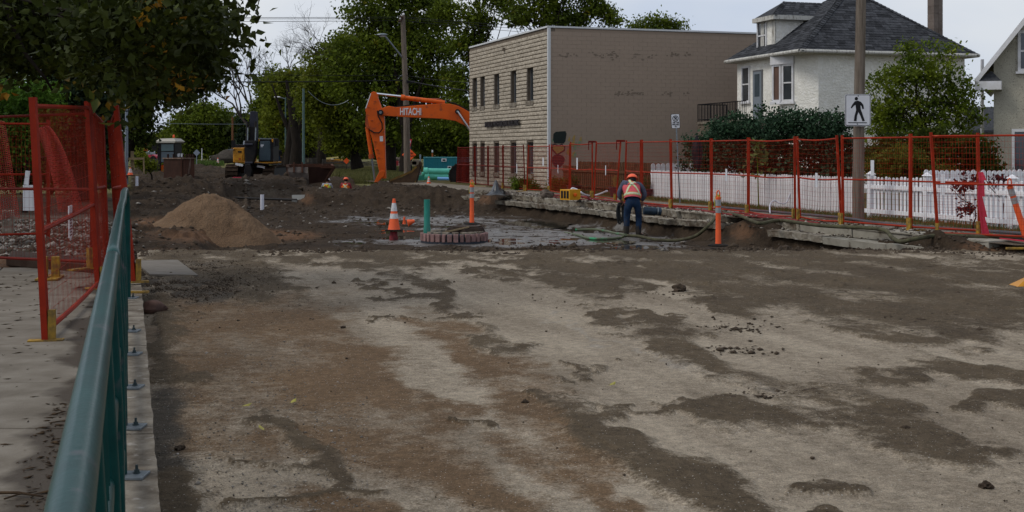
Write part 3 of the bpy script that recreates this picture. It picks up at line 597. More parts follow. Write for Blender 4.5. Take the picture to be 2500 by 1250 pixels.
for i, (y0, y1, am, cl) in enumerate(((20.05, 21.9, .012, 1), (21.92, 23.6, .012, 1), (23.62, 25.3, .014, 1), (25.32, 26.2, .05, 0), (28.2, 30.4, .06, 0), (30.45, 32.6, .06, 0), (32.65, 35.2, .05, 0), (35.25, 38.0, .05, 0), (38.05, 40.5, .05, 0), (40.55, 43.0, .05, 0), (44.9, 48.0, .05, 0), (48.05, 52, .05, 0))):
    mb = MB(); L_ = (KP(y1) - KP(y0)).length
    roughbox(mb, KP(y0, .40 + .02 * math.sin(i * 2.1), 0), kdir, kout, L_, .5, -.17, .012, 60 + i, am, 34, 6)
    part('kerb_stone', mb, M['cleankerb'] if cl else M['kerbc'], kr, smooth=not cl)

# ------------------------------------------------------------------ the professional building
bA = Vector((1.42, 48.5, 0)); bF = Vector((-2.0, 58.2, 0)); fdir = (bF - bA).normalized(); sdirv = Vector((8.73, 2.7, 0)).normalized(); BH = 6.40
bl = thing('office_building', 'two storey beige split block office building with slit windows and taupe side wall', 'building', bA)
FL = (bF - bA).length; fn = Vector((fdir.y, -fdir.x, 0)); fn = fn if fn.x < 0 else -fn; SL = 15.0; sn = Vector((sdirv.y, -sdirv.x, 0)); sn = sn if sn.y < 0 else -sn
def FP(u, z, o=0): return bA + fdir * u + fn * o + Vector((0, 0, z))
def SP(u, z, o=0): return bA + sdirv * u + sn * o + Vector((0, 0, z))
# windows measured on the facade: px centre -> u
def upx(px):
    k = (px - 1250) / F; return (bA.x - k * bA.y) / (k * fdir.y - fdir.x)
wins = []
for px, w_, zt, zb in ((1159.5, 11, 0, 0), (1178.5, 11, 0, 0), (1213, 13, 0, 0), (1254, 14, 0, 0), (1294.5, 16, 0, 0)):
    u = upx(px); hw = abs(upx(px + w_ / 2) - upx(px - w_ / 2)) / 2; wins.append((u, hw))
WR = [(5.02 - .02, 3.28), (1.79, .50)]        # (top z, bottom z) of the two rows, checked against the photograph
zt1 = Zp(166, bA.y + fdir.y * wins[4][0]); zb1 = Zp(246, bA.y + fdir.y * wins[4][0]); zt2 = Zp(347, bA.y + fdir.y * wins[4][0]); zb2 = Zp(425, bA.y + fdir.y * wins[4][0])
WR = [(zt1, zb1), (zt2, zb2)]
mb = MB()
# core walls recessed behind the block faces, with window holes on the facade
cuts = sorted(wins)
def wallstrip(u0, u1, z0, z1): mb.prism([FP(u0, z0, -.02), FP(u1, z0, -.02), FP(u1, z0, -.30), FP(u0, z0, -.30)], (0, 0, z1 - z0))
us = [0.02]
for u, hw in cuts: us += [u - hw, u + hw]
us.append(FL)
for i in range(0, len(us), 2): wallstrip(us[i], us[i + 1], -.3, BH - .02)
for u, hw in cuts:
    wallstrip(u - hw, u + hw, -.3, WR[1][1]); wallstrip(u - hw, u + hw, WR[1][0], WR[0][1]); wallstrip(u - hw, u + hw, WR[0][0], BH - .02)
part('wall', mb, M['mortar'], bl)
mb = MB(); mb.prism([SP(0.3, -.3, -.010), SP(SL, -.3, -.010), SP(SL, -.3, -.3), SP(.3, -.3, -.3)], (0, 0, BH + .28)); part('wall', mb, M['sidejoint'], bl, label='taupe painted side wall')
mb = MB(); c0 = SP(SL, 0, -.3); mb.prism([FP(FL, BH - .5, -.3), FP(.3, BH - .5, -.3), SP(SL, BH - .5, -.3), SP(SL, BH - .5, -.3) + fdir * (FL - .3)], (0, 0, .1)); part('roof', mb, M['greymetal'], bl)
mb = MB(); mb.prism([FP(FL, -.3, -.3), FP(FL, -.3, 0), FP(FL, -.3, 0) + sdirv * SL, FP(FL - .3, -.3, 0) + sdirv * SL], (0, 0, BH + .28)); part('wall', mb, M['sidewall'], bl)
mb = MB(); mb.prism([FP(-.03, BH, .035), FP(FL + .03, BH, .035), FP(FL + .03, BH, -.30), FP(-.03, BH, -.30)], (0, 0, .07)); mb.prism([SP(.33, BH - .001, .035), SP(SL, BH - .001, .035), SP(SL, BH - .001, -.3), SP(.33, BH - .001, -.3)], (0, 0, .068)); part('coping', mb, M['coping'], bl)
mb = MB(); mb.prism([FP(-.045, -.2, .012), FP(.06, -.2, .012), FP(.06, -.2, -.1), FP(-.045, -.2, -.1)], (0, 0, BH + .19)); part('corner_trim', mb, M['coping'], bl)
# split-face blocks
ch, cw = .1645, .405
blocks = []
rowsn = int(BH / ch)
for r_ in range(rowsn):
    z0 = r_ * ch; off = (r_ % 2) * cw / 2; u = .07 - off
    while u < FL:
        a0, a1 = max(u, .07), min(u + cw, FL); u += cw
        if a1 - a0 < .08: continue
        segs = [(a0, a1)]
        for wt, wb in WR:
            if z0 + ch * .6 > wb - .16 and z0 + ch * .4 < wt:
                for wu, hw in cuts:
                    ns = []
                    for s0, s1 in segs:
                        lo, hi = wu - hw - .01, wu + hw + .01
                        if s1 <= lo or s0 >= hi: ns.append((s0, s1)); continue
                        if s0 < lo - .03: ns.append((s0, lo))
                        if s1 > hi + .03: ns.append((hi, s1))
                    segs = ns
        for s0, s1 in segs: blocks.append((s0, s1, z0, z0 + ch))
def blockgeo(mb, s0, s1, z0, z1, P, seed, amp):
    g = .009; r2 = random.Random(seed); s0 += g * .35; s1 -= g * .35; z0 += g; z1 -= g; k = amp
    um, zm = (s0 + s1) / 2, (z0 + z1) / 2
    vs = [P(s0, z0, -.03), P(s1, z0, -.03), P(s1, z1, -.03), P(s0, z1, -.03)]
    ins = .022
    vs += [P(a, b, .002 + k * (.3 + .7 * r2.random())) for a, b in ((s0 + .004, z0 + ins * .5), (s1 - .004, z0 + ins * .5), (s1 - .004, z1 - ins * .3), (s0 + .004, z1 - ins * .3))] + [P(um + (s1 - s0) * r2.uniform(-.25, .25), zm + .03 * r2.uniform(-1, 1), .004 + k * r2.uniform(.6, 1.4))]
    mb.add(vs, [(0, 1, 5, 4), (1, 2, 6, 5), (2, 3, 7, 6), (3, 0, 4, 7), (4, 5, 8), (5, 6, 8), (6, 7, 8), (7, 4, 8)])
blocks.sort(key=lambda b: b[0])
near = blocks[:300]; rest = blocks[300:]
# four variants of a whole block share mesh data; cut blocks get their own
vari = {}
for i, b in enumerate(near):
    key = (round(b[1] - b[0], 2), i % 5)
    if key not in vari:
        m_ = MB(); blockgeo(m_, 0, b[1] - b[0], 0, ch, lambda u, z, o=0: fdir * u + fn * o + Vector((0, 0, z)), i, .022)
        me = bpy.data.meshes.new('block'); me.from_pydata(m_.v, [], m_.f); me.materials.append(M['facade'])
        bm = bmesh.new(); bm.from_mesh(me); bmesh.ops.recalc_face_normals(bm, faces=bm.faces)
        bm.to_mesh(me); bm.free(); vari[key] = me
    o = bpy.data.objects.new('block', vari[key]); C.objects.link(o); o.parent = bl; o.location = FP(b[0], b[2]) - bA
def fixn(mb, nrm):           # open shells: make faces look along nrm
    for i, f in enumerate(mb.f):
        a, b, c = (Vector(mb.v[f[0]]), Vector(mb.v[f[1]]), Vector(mb.v[f[2]]))
        if (b - a).cross(c - a).dot(nrm) < -1e-9: mb.f[i] = tuple(reversed(f))
mb = MB()
for i, b in enumerate(rest): blockgeo(mb, *b, FP, 500 + i, .022)
part('block_work', mb, M['facade2'], bl, kind='stuff')
# painted side wall blocks
sb = []
for r_ in range(rowsn):
    off = (r_ % 2) * cw / 2; u = -off
    while u < SL:
        a0, a1 = max(u, .0), min(u + cw, SL); u += cw
        if a1 - a0 > .05: sb.append((a0, a1, r_ * ch, r_ * ch + ch))
def flatblock(mb, s0, s1, z0, z1, P, seed):
    g = .0012; r2 = random.Random(seed); s0 += g * .5; s1 -= g * .5; z0 += g * .8; z1 -= g * .8; k = r2.uniform(-.0015, .0015)
    vs = [P(s0, z0, -.035), P(s1, z0, -.035), P(s1, z1, -.035), P(s0, z1, -.035), P(s0 + .0015, z0 + .0015, k), P(s1 - .0015, z0 + .0015, k), P(s1 - .0015, z1 - .0015, k), P(s0 + .0015, z1 - .0015, k)]
    mb.add(vs, [(0, 1, 5, 4), (1, 2, 6, 5), (2, 3, 7, 6), (3, 0, 4, 7), (4, 5, 6, 7)])
sb.sort(key=lambda b: b[0] + .3 * abs(b[2] - 3)); vis = sb[:300]; rs = sb[300:]; vari = {}
for i, b in enumerate(vis):
    key = (round(b[1] - b[0], 2), i % 3)
    if key not in vari:
        m_ = MB(); flatblock(m_, 0, b[1] - b[0], 0, ch, lambda u, z, o=0: sdirv * u + sn * o + Vector((0, 0, z)), i)
        me = bpy.data.meshes.new('block'); me.from_pydata(m_.v, [], m_.f); me.materials.append(M['sidewall']); vari[key] = me
    o = bpy.data.objects.new('block', vari[key]); C.objects.link(o); o.parent = bl; o.location = SP(b[0], b[2]) - bA; o['label'] = 'taupe painted block'
mb = MB()
for i, b in enumerate(rs): flatblock(mb, *b, SP, 900 + i)
part('block_work', mb, M['sidewall2'], bl, kind='stuff')
# windows
for wi, (wt, wb) in enumerate(WR):
    for j, (u, hw) in enumerate(cuts):
        mb = MB(); t_ = .045; o_ = -.16
        for (a0, a1, z0, z1) in ((u - hw, u - hw + t_, wb, wt), (u + hw - t_, u + hw, wb, wt), (u - hw + t_, u + hw - t_, wt - t_, wt), (u - hw + t_, u + hw - t_, wb, wb + t_)) + (((u - hw + t_, u + hw - t_, wb + .42, wb + .47),) if wi == 0 and j in (2, 3) else ()):
            mb.prism([FP(a0, z0, o_), FP(a1, z0, o_), FP(a1, z0, o_ - .06), FP(a0, z0, o_ - .06)], (0, 0, z1 - z0))
        fr = part('window', mb, M['frame_gr'], bl)
        mb = MB(); mb.prism([FP(u - hw + t_, wb + t_, o_ - .03), FP(u + hw - t_, wb + t_, o_ - .03), FP(u + hw - t_, wb + t_, o_ - .045), FP(u - hw + t_, wb + t_, o_ - .045)], (0, 0, wt - wb - 2 * t_))
        part('pane', mb, M['brownpane'] if (wi == 1 and j == 2) else M['glassdk'], fr)
        mb = MB(); mb.prism([FP(u - hw - .05, wb - .18, .05), FP(u + hw + .05, wb - .18, .05), FP(u + hw + .05, wb - .18, -.2), FP(u - hw - .05, wb - .18, -.2)], (0, 0, .175)); part('sill', mb, M['conc'], fr)
# lettering, vent, graffiti
u0, u1 = upx(1272), upx(1189); um = (u0 + u1) / 2; zc = (Zp(300, bA.y + fdir.y * u0) + Zp(305, bA.y + fdir.y * u1)) / 2
lettering('MUALLA PROFESSIONAL BUILDING', .34, FP(um, zc, .085), -fdir, (0, 0, 1), M['blackletter'], bl, extrude=.03, width=abs(u1 - u0), bold=.008)
mb = MB(); mb.box(FP(upx(1233), Zp(114, 52), .05), (.14, .14, .14)); part('vent', mb, M['mortar'], bl)
def wpx(px, py):     # point of the side wall seen at a pixel
    k = (px - 1250) / F; u = (k * bA.y - bA.x) / (sdirv.x - k * sdirv.y); return u, Zp(py, bA.y + sdirv.y * u)
def wallpatch(name, pts, m, o=.008, label=None):
    mb = MB(); mb.prism([SP(*wpx(*p), o) for p in pts], -sn * .005); return part(name, mb, m, bl, label=label)
M['g_black'] = mat('black_green_spray_paint', (.008, .014, .012), (.02, .06, .04), 3, rough=.6, lo=.55, hi=.75); M['g_yel'] = mat('ochre_spray_paint', (.33, .22, .07), None, rough=.7); M['g_mar'] = mat('maroon_spray_paint', (.05, .015, .025), (.09, .02, .03), 4, rough=.7)
M['g_green'] = mat('pale_green_spray_paint', (.22, .26, .15), (.12, .2, .14), 4, rough=.8)
wallpatch('graffiti', [(1351, 327), (1356, 322), (1380, 320), (1383, 326), (1380, 345), (1376, 350), (1353, 350), (1350, 340)], M['g_black'], .012, 'black sprayed block of paint')
wallpatch('graffiti', [(1349, 339), (1347, 345), (1353, 347)], M['g_green'], .010)
wallpatch('graffiti', [(1349, 356), (1354, 354), (1363, 358), (1371, 354), (1377, 359), (1376, 366), (1360, 376), (1350, 364)], M['g_yel'], .014, 'yellow painted heart')
wallpatch('graffiti', [(1347, 353), (1354, 351), (1363, 354), (1372, 351), (1380, 358), (1379, 368), (1360, 380), (1347, 367)], M['g_mar'], .010)
wallpatch('graffiti', [(1348, 384), (1354, 378), (1364, 377), (1374, 380), (1379, 388), (1377, 398), (1370, 406), (1362, 412), (1352, 404), (1347, 395)], M['g_mar'], .0125, 'maroon painted heart')
for k_ in range(14):
    x0 = 1383 + random.random() * 34; y0 = 330 + random.random() * 50
    wallpatch('graffiti', [(x0, y0), (x0 + 2 + random.random() * 4, y0 - 3), (x0 + 1 + random.random() * 3, y0 + 8 + random.random() * 9), (x0 - 3, y0 + 8)], M['g_yel'] if k_ % 3 else M['g_green'], .009 + k_ * .0006)
mb = MB()
for k_ in range(120):
    q = random.random()
    if q < .55: px, py = random.choice([1380, 1400, 1455, 1495, 1500, 1548, 1585, 1640, 1660, 1672]) + random.gauss(0, 10), 134 + random.gauss(0, 3) + (8 if random.random() < .1 else 0)
    else: px, py = random.choice([1512, 1545, 1550, 1560, 1635, 1675]) + random.gauss(0, 9), 228 + random.gauss(0, 3)
    u, z = wpx(px, py); s = .02 + .05 * random.random(); h = .012 + .03 * random.random(); an = random.uniform(-.6, .6)
    pts = [SP(u + s * math.cos(t + an) * 1.2, z + h * math.sin(t + an), .006 + .00001 * k_) for t in (0, .9, 1.9, 3.1, 4.2, 5.3)]; mb.prism(pts, -sn * .003)
part('peeled_patches', mb, M['peel'], bl, kind='stuff')
# ------------------------------------------------------------------ white stucco house
hA = Vector((10.06, 43.0, 0)); hx = Vector((7.1, 2.2, 0)).normalized(); hy = Vector((-.3, .954, 0)).normalized(); HW, HD = 7.45, 5.6; EZ = 5.05; AP_Z = 7.72
hs = thing('stucco_house', 'white stucco house with charcoal hipped roof, dormer and corner bay window', 'house', hA)
def HP(u, v, z): return hA + hx * u + hy * v + Vector((0, 0, z))
ov = .35
# walls (corner at the street side is cut off for the bay)
mb = MB(); cut = 1.0
ring = [(ov + .62, ov), (HW - ov, ov), (HW - ov, HD - ov), (ov, HD - ov), (ov, ov + 1.15)]
mb.prism([HP(u, v, -.3) for u, v in ring], (0, 0, EZ + .22)); part('wall', mb, M['stucco'], hs)
mb = MB(); mb.prism([HP(u, v, EZ - .09) for u, v in ((.03, .03), (HW - .03, .03), (HW - .03, HD - .03), (.03, HD - .03))], (0, 0, .05)); part('soffit', mb, M['oldtrim'], hs)
mb = MB()
cs = [(0, 0), (HW, 0), (HW, HD), (0, HD)]
for i in range(4):
    a, b = cs[i], cs[(i + 1) % 4]; mb.tube([HP(a[0], a[1], EZ - .02), HP(b[0], b[1], EZ - .02)], .065, 8)
part('gutter', mb, M['oldtrim'], hs, smooth=True)
apx = (HW / 2, 2.78)
mb = MB(); mb.add([HP(-.03, -.03, EZ), HP(HW + .03, -.03, EZ), HP(HW + .03, HD + .03, EZ), HP(-.03, HD + .03, EZ), HP(apx[0], apx[1], AP_Z)], [(0, 1, 4), (1, 2, 4), (2, 3, 4), (3, 0, 4), (3, 2, 1, 0)])
rf = part('roof', mb, M['shingle'], hs)
def shingles(a, b, apex, step=.15, w_=.31, seed=1, clip=None, lift=.012):
    """rows of shingle tabs on triangle a-b-apex"""
    r2 = random.Random(seed); mb = MB(); a, b, apex = Vector(a), Vector(b), Vector(apex); e = (b - a); L = e.length; e /= L
    foot = a + e * (apex - a).dot(e); up = (apex - foot); hgt = up.length; up /= hgt; nrm = e.cross(up).normalized()
    if nrm.z < 0: nrm = -nrm
    t0 = (apex - a).dot(e); n = int(hgt / step)
    for i in range(n):
        v0 = i * step; v1 = v0 + step * 1.15; lo = t0 * v0 / hgt; hi = L - (L - t0) * v0 / hgt; lo1 = t0 * min(v1, hgt) / hgt; hi1 = L - (L - t0) * min(v1, hgt) / hgt
        u = lo - r2.random() * w_
        while u < hi:
            ww = w_ * r2.choice((.6, 1, 1, 1.4)); u0, u1 = max(u, lo), min(u + ww - .006, hi); u += ww
            if u1 - u0 < .02: continue
            t0_, t1_ = max(u0, lo1), min(u1, hi1)
            if t1_ <= t0_: t0_ = t1_ = min(max((u0 + u1) / 2, lo1), hi1)
            l = lift * r2.uniform(.8, 1.7)
            if clip and clip(a + e * ((u0 + u1) / 2) + up * v0): continue
            p = [a + e * u0 + up * v0, a + e * u1 + up * v0, a + e * t1_ + up * v1, a + e * t0_ + up * v1]
            mb.add([p[0] + nrm * .002, p[1] + nrm * .002, p[0] + nrm * l, p[1] + nrm * l, p[2] + nrm * .004, p[3] + nrm * .004], [(0, 1, 3, 2), (2, 3, 4, 5)])
    return mb
mb = shingles(HP(-.03, -.03, EZ), HP(HW + .03, -.03, EZ), HP(*apx, AP_Z), seed=3); part('shingle_covering', mb, M['shingle'], hs, kind='stuff')
mb = shingles(HP(-.03, HD + .03, EZ), HP(-.03, -.03, EZ), HP(*apx, AP_Z), seed=5); part('shingle_covering', mb, M['shingle'], hs, kind='stuff')
def hipcap(a, b, n, w_, parent, nm='hip_cap'):
    a, b = Vector(a), Vector(b); d = (b - a); L = d.length; d /= L; sdv = d.cross(Vector((0, 0, 1))).normalized(); upv = sdv.cross(d).normalized()
    mb = MB(); st = L / n
    for i in range(n):
        p = a + d * st * i; q = p + d * st * 1.25
        for s_ in (-1, 1):
            mb.add([p + upv * .045, p + sdv * s_ * w_ - upv * (w_ * .42 - .03), q + sdv * s_ * w_ - upv * (w_ * .42 + .0), q + upv * .02], [(0, 1, 2, 3)])
    return part(nm, mb, M['shingle'], parent, kind='stuff')
hipcap(HP(0, 0, EZ), HP(*apx, AP_Z), 34, .14, hs); hipcap(HP(HW, 0, EZ), HP(*apx, AP_Z), 34, .14, hs); hipcap(HP(0, HD, EZ), HP(*apx, AP_Z), 30, .14, hs)
# dormer on the street slope
dv0, dv1 = 2.75, 3.85; du0 = .62; sl = (AP_Z - EZ) / (apx[0]); dz0 = EZ + sl * du0 + .05; dzt = 6.55
dm = None
mb = MB(); mb.prism([HP(du0, dv0, dz0 - .2), HP(du0, dv1, dz0 - .2), HP(du0, dv1, dzt), HP(du0, dv0, dzt)], hx * 2.4); dm = part('dormer', mb, M['stucco'], hs)
mb = MB(); u_b = du0 + 2.6
E = [(du0 - .22, dv0 - .25), (u_b, dv0 - .25), (u_b, dv1 + .25), (du0 - .22, dv1 + .25)]; vm = (dv0 + dv1) / 2; rz = dzt + .62
mb.add([HP(*E[0], dzt), HP(*E[1], dzt), HP(*E[2], dzt), HP(*E[3], dzt), HP(du0 + .65, vm, rz), HP(u_b, vm, rz)], [(0, 1, 5, 4), (2, 3, 4, 5), (3, 0, 4), (3, 2, 1, 0), (1, 2, 5)]); part('dormer_roof', mb, M['shingle'], dm)
def slopeq(a, b, c, d, seed):       # shingles on a quad split into two triangles by apex rows
    mb = shingles(a, b, c, seed=seed); return mb
a, b, c_, d_ = HP(*E[0], dzt), HP(*E[1], dzt), HP(u_b, vm, rz), HP(du0 + .65, vm, rz)
mb = MB(); r2 = random.Random(4)
rows_ = 7
for i in range(rows_):
    f0, f1 = i / rows_, (i + 1.15) / rows_; p0, q0 = a.lerp(d_, f0), b.lerp(c_, f0); p1, q1 = a.lerp(d_, f1), b.lerp(c_, f1); n_ = 11
    for k in range(n_):
        t0, t1 = k / n_ + .01 * r2.random(), (k + .97) / n_; l = Vector((0, 0, .014 * r2.uniform(.8, 1.8))); s0, s1, s2, s3 = p0.lerp(q0, t0), p0.lerp(q0, t1), p1.lerp(q1, t1), p1.lerp(q1, t0)
        mb.add([s0, s1, s0 + l, s1 + l, s2 + Vector((0, 0, .004)), s3 + Vector((0, 0, .004))], [(0, 1, 3, 2), (2, 3, 4, 5)])
part('shingle_covering', mb, M['shingle'], dm, kind='stuff')
hipcap(HP(*E[0], dzt), HP(du0 + .65, vm, rz), 9, .12, dm); 
mb = MB()
for i in range(4):
    p, q = HP(*E[i], dzt - .06), HP(*E[(i + 1) % 4], dzt - .06); mb.beam(p, q, .05, .16)
mb.prism([HP(E[i][0], E[i][1], dzt - .13) for i in range(4)], (0, 0, .03)); part('fascia', mb, M['oldtrim'], dm)
def window(parent, P, u0, u1, z0, z1, sash=True, name='window', frame=None, glass=None, depth=.05, t_=.07):
    """P(u, z, out) on the wall plane"""
    frame = frame or M['trimw']; glass = glass or M['glassdk']; mb = MB()
    def bar(a0, a1, b0, b1, o0=-.02, o1=None):
        o1 = depth if o1 is None else o1; mb.prism([P(a0, b0, o1), P(a1, b0, o1), P(a1, b0, o0), P(a0, b0, o0)], (0, 0, b1 - b0))
    bar(u0, u0 + t_, z0, z1); bar(u1 - t_, u1, z0, z1); bar(u0 + t_, u1 - t_, z1 - t_, z1); bar(u0 + t_, u1 - t_, z0, z0 + t_)
    if sash: zm = (z0 + z1) / 2; bar(u0 + t_, u1 - t_, zm - .025, zm + .025, -.02, depth - .012)
    w_ = part(name, mb, frame, parent)
    mb = MB(); mb.prism([P(u0 + t_, z0 + t_, .012), P(u1 - t_, z0 + t_, .012), P(u1 - t_, z0 + t_, -.01), P(u0 + t_, z0 + t_, -.01)], (0, 0, z1 - z0 - 2 * t_)); part('pane', mb, glass, w_)
    mb = MB(); mb.prism([P(u0 - .05, z0 - .06, depth + .05), P(u1 + .05, z0 - .06, depth + .05), P(u1 + .05, z0 - .06, -.02), P(u0 - .05, z0 - .06, -.02)], (0, 0, .058)); part('sill', mb, frame, w_)
    return w_
Pd = lambda v, z, o=0: HP(du0 - o, v, z)
mb = MB(); mb.prism([Pd(dv0, dz0 - .15, .02), Pd(dv0 + .26, dz0 - .15, .02), Pd(dv0 + .26, dz0 - .15, -.02), Pd(dv0, dz0 - .15, -.02)], (0, 0, dzt - dz0 + .02)); part('corner_board', mb, M['oldtrim'], dm); mb = MB(); mb.prism([Pd(dv1 - .26, dz0 - .15, .02), Pd(dv1, dz0 - .15, .02), Pd(dv1, dz0 - .15, -.02), Pd(dv1 - .26, dz0 - .15, -.02)], (0, 0, dzt - dz0 + .02)); part('corner_board', mb, M['oldtrim'], dm)
def vat(px, u):            # v on plane u = const of the house seen at px
    k = (px - 1250) / F; b = hA + hx * u; return (b.x - k * b.y) / (k * hy.y - hy.x)
mb = MB(); va, vb = vat(1873, du0), vat(1850, du0)
window(dm, Pd, va, vb, Zp(118, 45.7), Zp(43, 45.7), name='window')
# street wall: window, screen door, both seen very obliquely
Pw = lambda v, z, o=0: HP(ov - o, v, z)
window(hs, Pw, vat(1832, ov), vat(1812, ov), Zp(249, 47), Zp(160, 47))
v0, v1 = vat(1863, ov), vat(1840, ov); dzb, dztp = Zp(300, 46.3), Zp(170, 46.3)
mb = MB(); mb.prism([Pw(v0, dzb, .04), Pw(v1, dzb, .04), Pw(v1, dzb, -.02), Pw(v0, dzb, -.02)], (0, 0, dztp - dzb)); dr = part('door', mb, M['frame_gr'], hs)
mb = MB(); mb.prism([Pw(v0 + .07, dzb, .055), Pw(v1 - .07, dzb, .055), Pw(v1 - .07, dzb, .03), Pw(v0 + .07, dzb, .03)], (0, 0, dztp - dzb - .07)); part('screen', mb, M['doorgr'], dr)
mb = MB(); mb.prism([Pw(v0 + .17, dzb + 1.0, .062), Pw(v1 - .17, dzb + 1.0, .062), Pw(v1 - .17, dzb + 1.0, .05), Pw(v0 + .17, dzb + 1.0, .05)], (0, 0, .85)); part('pane', mb, M['cabglass'], dr)
# bay: chamfered corner with two tall windows
b0 = HP(ov, ov + 1.15, 0); b1 = HP(ov + .62, ov, 0); bd = (b1 - b0); BL = bd.length; bd /= BL; bn = Vector((bd.y, -bd.x, 0)); bn = bn if bn.y < 0 else -bn
Pb = lambda u, z, o=0: b0 + bd * u + bn * o + Vector((0, 0, z))
def ub(px):
    k = (px - 1250) / F; return (k * b0.y - b0.x) / (bd.x - k * bd.y)
ub0, ub1 = ub(1886), ub(1938); print('bay', ub0, ub1, BL)
zwb, zwt = Zp(245, 43.6), Zp(152, 43.6)
mb = MB(); mb.prism([Pb(ub0 - .04, zwt, .10), Pb(ub1 + .04, zwt, .10), Pb(ub1 + .04, zwt, -.02), Pb(ub0 - .04, zwt, -.02)], (0, 0, .34)); part('bay_header', mb, M['trimw'], hs); mb = MB(); mb.prism([Pb(ub0 - .04, zwb - .10, .13), Pb(ub1 + .06, zwb - .10, .13), Pb(ub1 + .06, zwb - .10, -.02), Pb(ub0 - .04, zwb - .10, -.02)], (0, 0, .05)); by = part('bay_sill', mb, M['trimw'], hs)
window(hs, Pb, ub0, ub0 + (ub1 - ub0) * .42, zwb, zwt, sash=False, glass=M['brownpane']); window(hs, Pb, ub0 + (ub1 - ub0) * .46, ub1, zwb, zwt)
# chimney
ch0 = D(2283, 48.2, 0); mb = MB(); r2 = random.Random(2)
chm = thing('chimney_stack', 'tall brown block chimney rising behind the stucco house roof', 'chimney', ch0)
z = 3.0
while z < 9.6:
    for q in (-1, 1):
        mb = MB(); mb.prism([ch0 + hx * (q * .105 + a) + hy * b + Vector((0, 0, z)) for a, b in ((-.10, -.20), (.10, -.20), (.10, .20), (-.10, .20))], (0, 0, .29)); part('block', mb, M['chim'] if 'chim' in M else M.setdefault('chim', mat('brown_chimney_block', (.17, .14, .12), (.13, .105, .09), 4, rough=.9, rand=.12)), chm)
    z += .30
mb = MB(); mb.prism([ch0 + hx * a + hy * b for a, b in ((-.195, -.19), (.195, -.19), (.195, .19), (-.195, .19))], (0, 0, 9.5)); part('mortar_core', mb, M['mortar'], chm)
# porch railing
pr0 = HP(-.9, HD + .55, 0); pr1 = HP(-.9, 2.2, 0); pz = Zp(296, 47.5); pt = Zp(253, 47.5)
pk = thing('porch', 'black iron porch railing in front of the grey screen door', 'porch', pr1)
mb = MB(); mb.prism([HP(ov - .01, HD + .6, pz - .1), HP(-.95, HD + .6, pz - .1), HP(-.95, 2.15, pz - .1), HP(ov - .01, 2.15, pz - .1)], (0, 0, .1)); part('deck', mb, M['conc'], pk)
mb = MB(); mb.prism([HP(ov - .02, HD + .55, -.2), HP(-.9, HD + .55, -.2), HP(-.9, 2.2, -.2), HP(ov - .02, 2.2, -.2)], (0, 0, pz + .1)); part('base', mb, M['mortar'], pk)
mb = MB()
for a, b in ((HP(ov, HD + .55, 0), pr0), (pr0, pr1)):
    mb.beam(a + Vector((0, 0, pt)), b + Vector((0, 0, pt)), .035); mb.beam(a + Vector((0, 0, pz + .08)), b + Vector((0, 0, pz + .08)), .025); L_ = (b - a).length; n = int(L_ / .13)
part('hand_rail', mb, M['black'], pk)
mb = MB()
for a, b in ((HP(ov, HD + .55, 0), pr0), (pr0, pr1)):
    L_ = (b - a).length; n = int(L_ / .13)
    for i in range(n + 1): q = a.lerp(b, i / n); mb.beam(q + Vector((0, 0, pz)), q + Vector((0, 0, pt)), .018 if i % 8 else .035)
part('balusters', mb, M['black'], pk, kind='stuff')

# ------------------------------------------------------------------ grey stucco house at the right edge
gA = D(2426, 32.0, 0); gx = Vector((.915, -.403, 0)); gy = Vector((.403, .915, 0))
gh = thing('grey_house', 'grey stucco gabled house with white trimmed windows', 'house', gA)
def GP(u, v, z): return gA + gx * u + gy * v + Vector((0, 0, z))
GWd, eaz = 7.0, Zp(150, 32) ; ridge = eaz + 4.6
M['gstucco'] = mat('grey_beige_stucco', (.40, .375, .30), (.32, .30, .245), 3, rough=.95, bump=.6, bscale=24, c3=(.14, .135, .115), s3=34, f3=(.60, .68))
mb = MB(); mb.prism([GP(0, 0, -.3), GP(GWd, 0, -.3), GP(GWd, 0, eaz), GP(GWd / 2, 0, ridge), GP(0, 0, eaz)], gy * 8); part('wall', mb, M['gstucco'], gh)
mb = MB(); k = (ridge - eaz) / (GWd / 2); o_ = .42
for s_ in (0, 1):
    u0 = -o_ if s_ == 0 else GWd + o_; mb.prism([GP(u0, -.4, eaz - k * o_), GP(GWd / 2, -.4, ridge), GP(GWd / 2, -.4, ridge + .10), GP(u0, -.4, eaz - k * o_ + .10)], gy * 8.8)
part('roof', mb, M['shingle'], gh)
mb = MB(); u0 = -o_ - .02
mb.prism([GP(u0, -.42, eaz - k * o_ - .10), GP(GWd / 2, -.42, ridge - .12), GP(GWd / 2, -.42, ridge + .06), GP(u0, -.42, eaz - k * o_ + .08)], gy * .04)
mb.prism([GP(u0, -.42, eaz - k * o_ - .20), GP(.20, -.42, eaz - k * o_ - .20), GP(.20, -.42, eaz - k * o_ + .02), GP(u0, -.42, eaz - k * o_ + .02)], gy * .5); part('bargeboard', mb, M['trimw'], gh)
mb = MB(); mb.add([GP(u0, -.42, eaz - k * o_ + .02), GP(.2, -.42, eaz - k * o_ + .02), GP(.2, .1, eaz - k * o_ + .02), GP(u0, .1, eaz - k * o_ + .02), GP(-.05, -.1, eaz - k * o_ + .3)], [(0, 1, 4), (1, 2, 4), (2, 3, 4), (3, 0, 4)]); part('eave_return', mb, M['shingle'], gh)
mb = MB(); mb.prism([GP(-o_, -.38, eaz - k * o_ - .03), GP(GWd / 2, -.38, ridge - .03), GP(GWd / 2, -.38, ridge - .01), GP(-o_, -.38, eaz - k * o_ - .01)], gy * 8.6); part('soffit', mb, M['oldtrim'], gh)
Pg = lambda u, z, o=0: GP(u, -o, z)
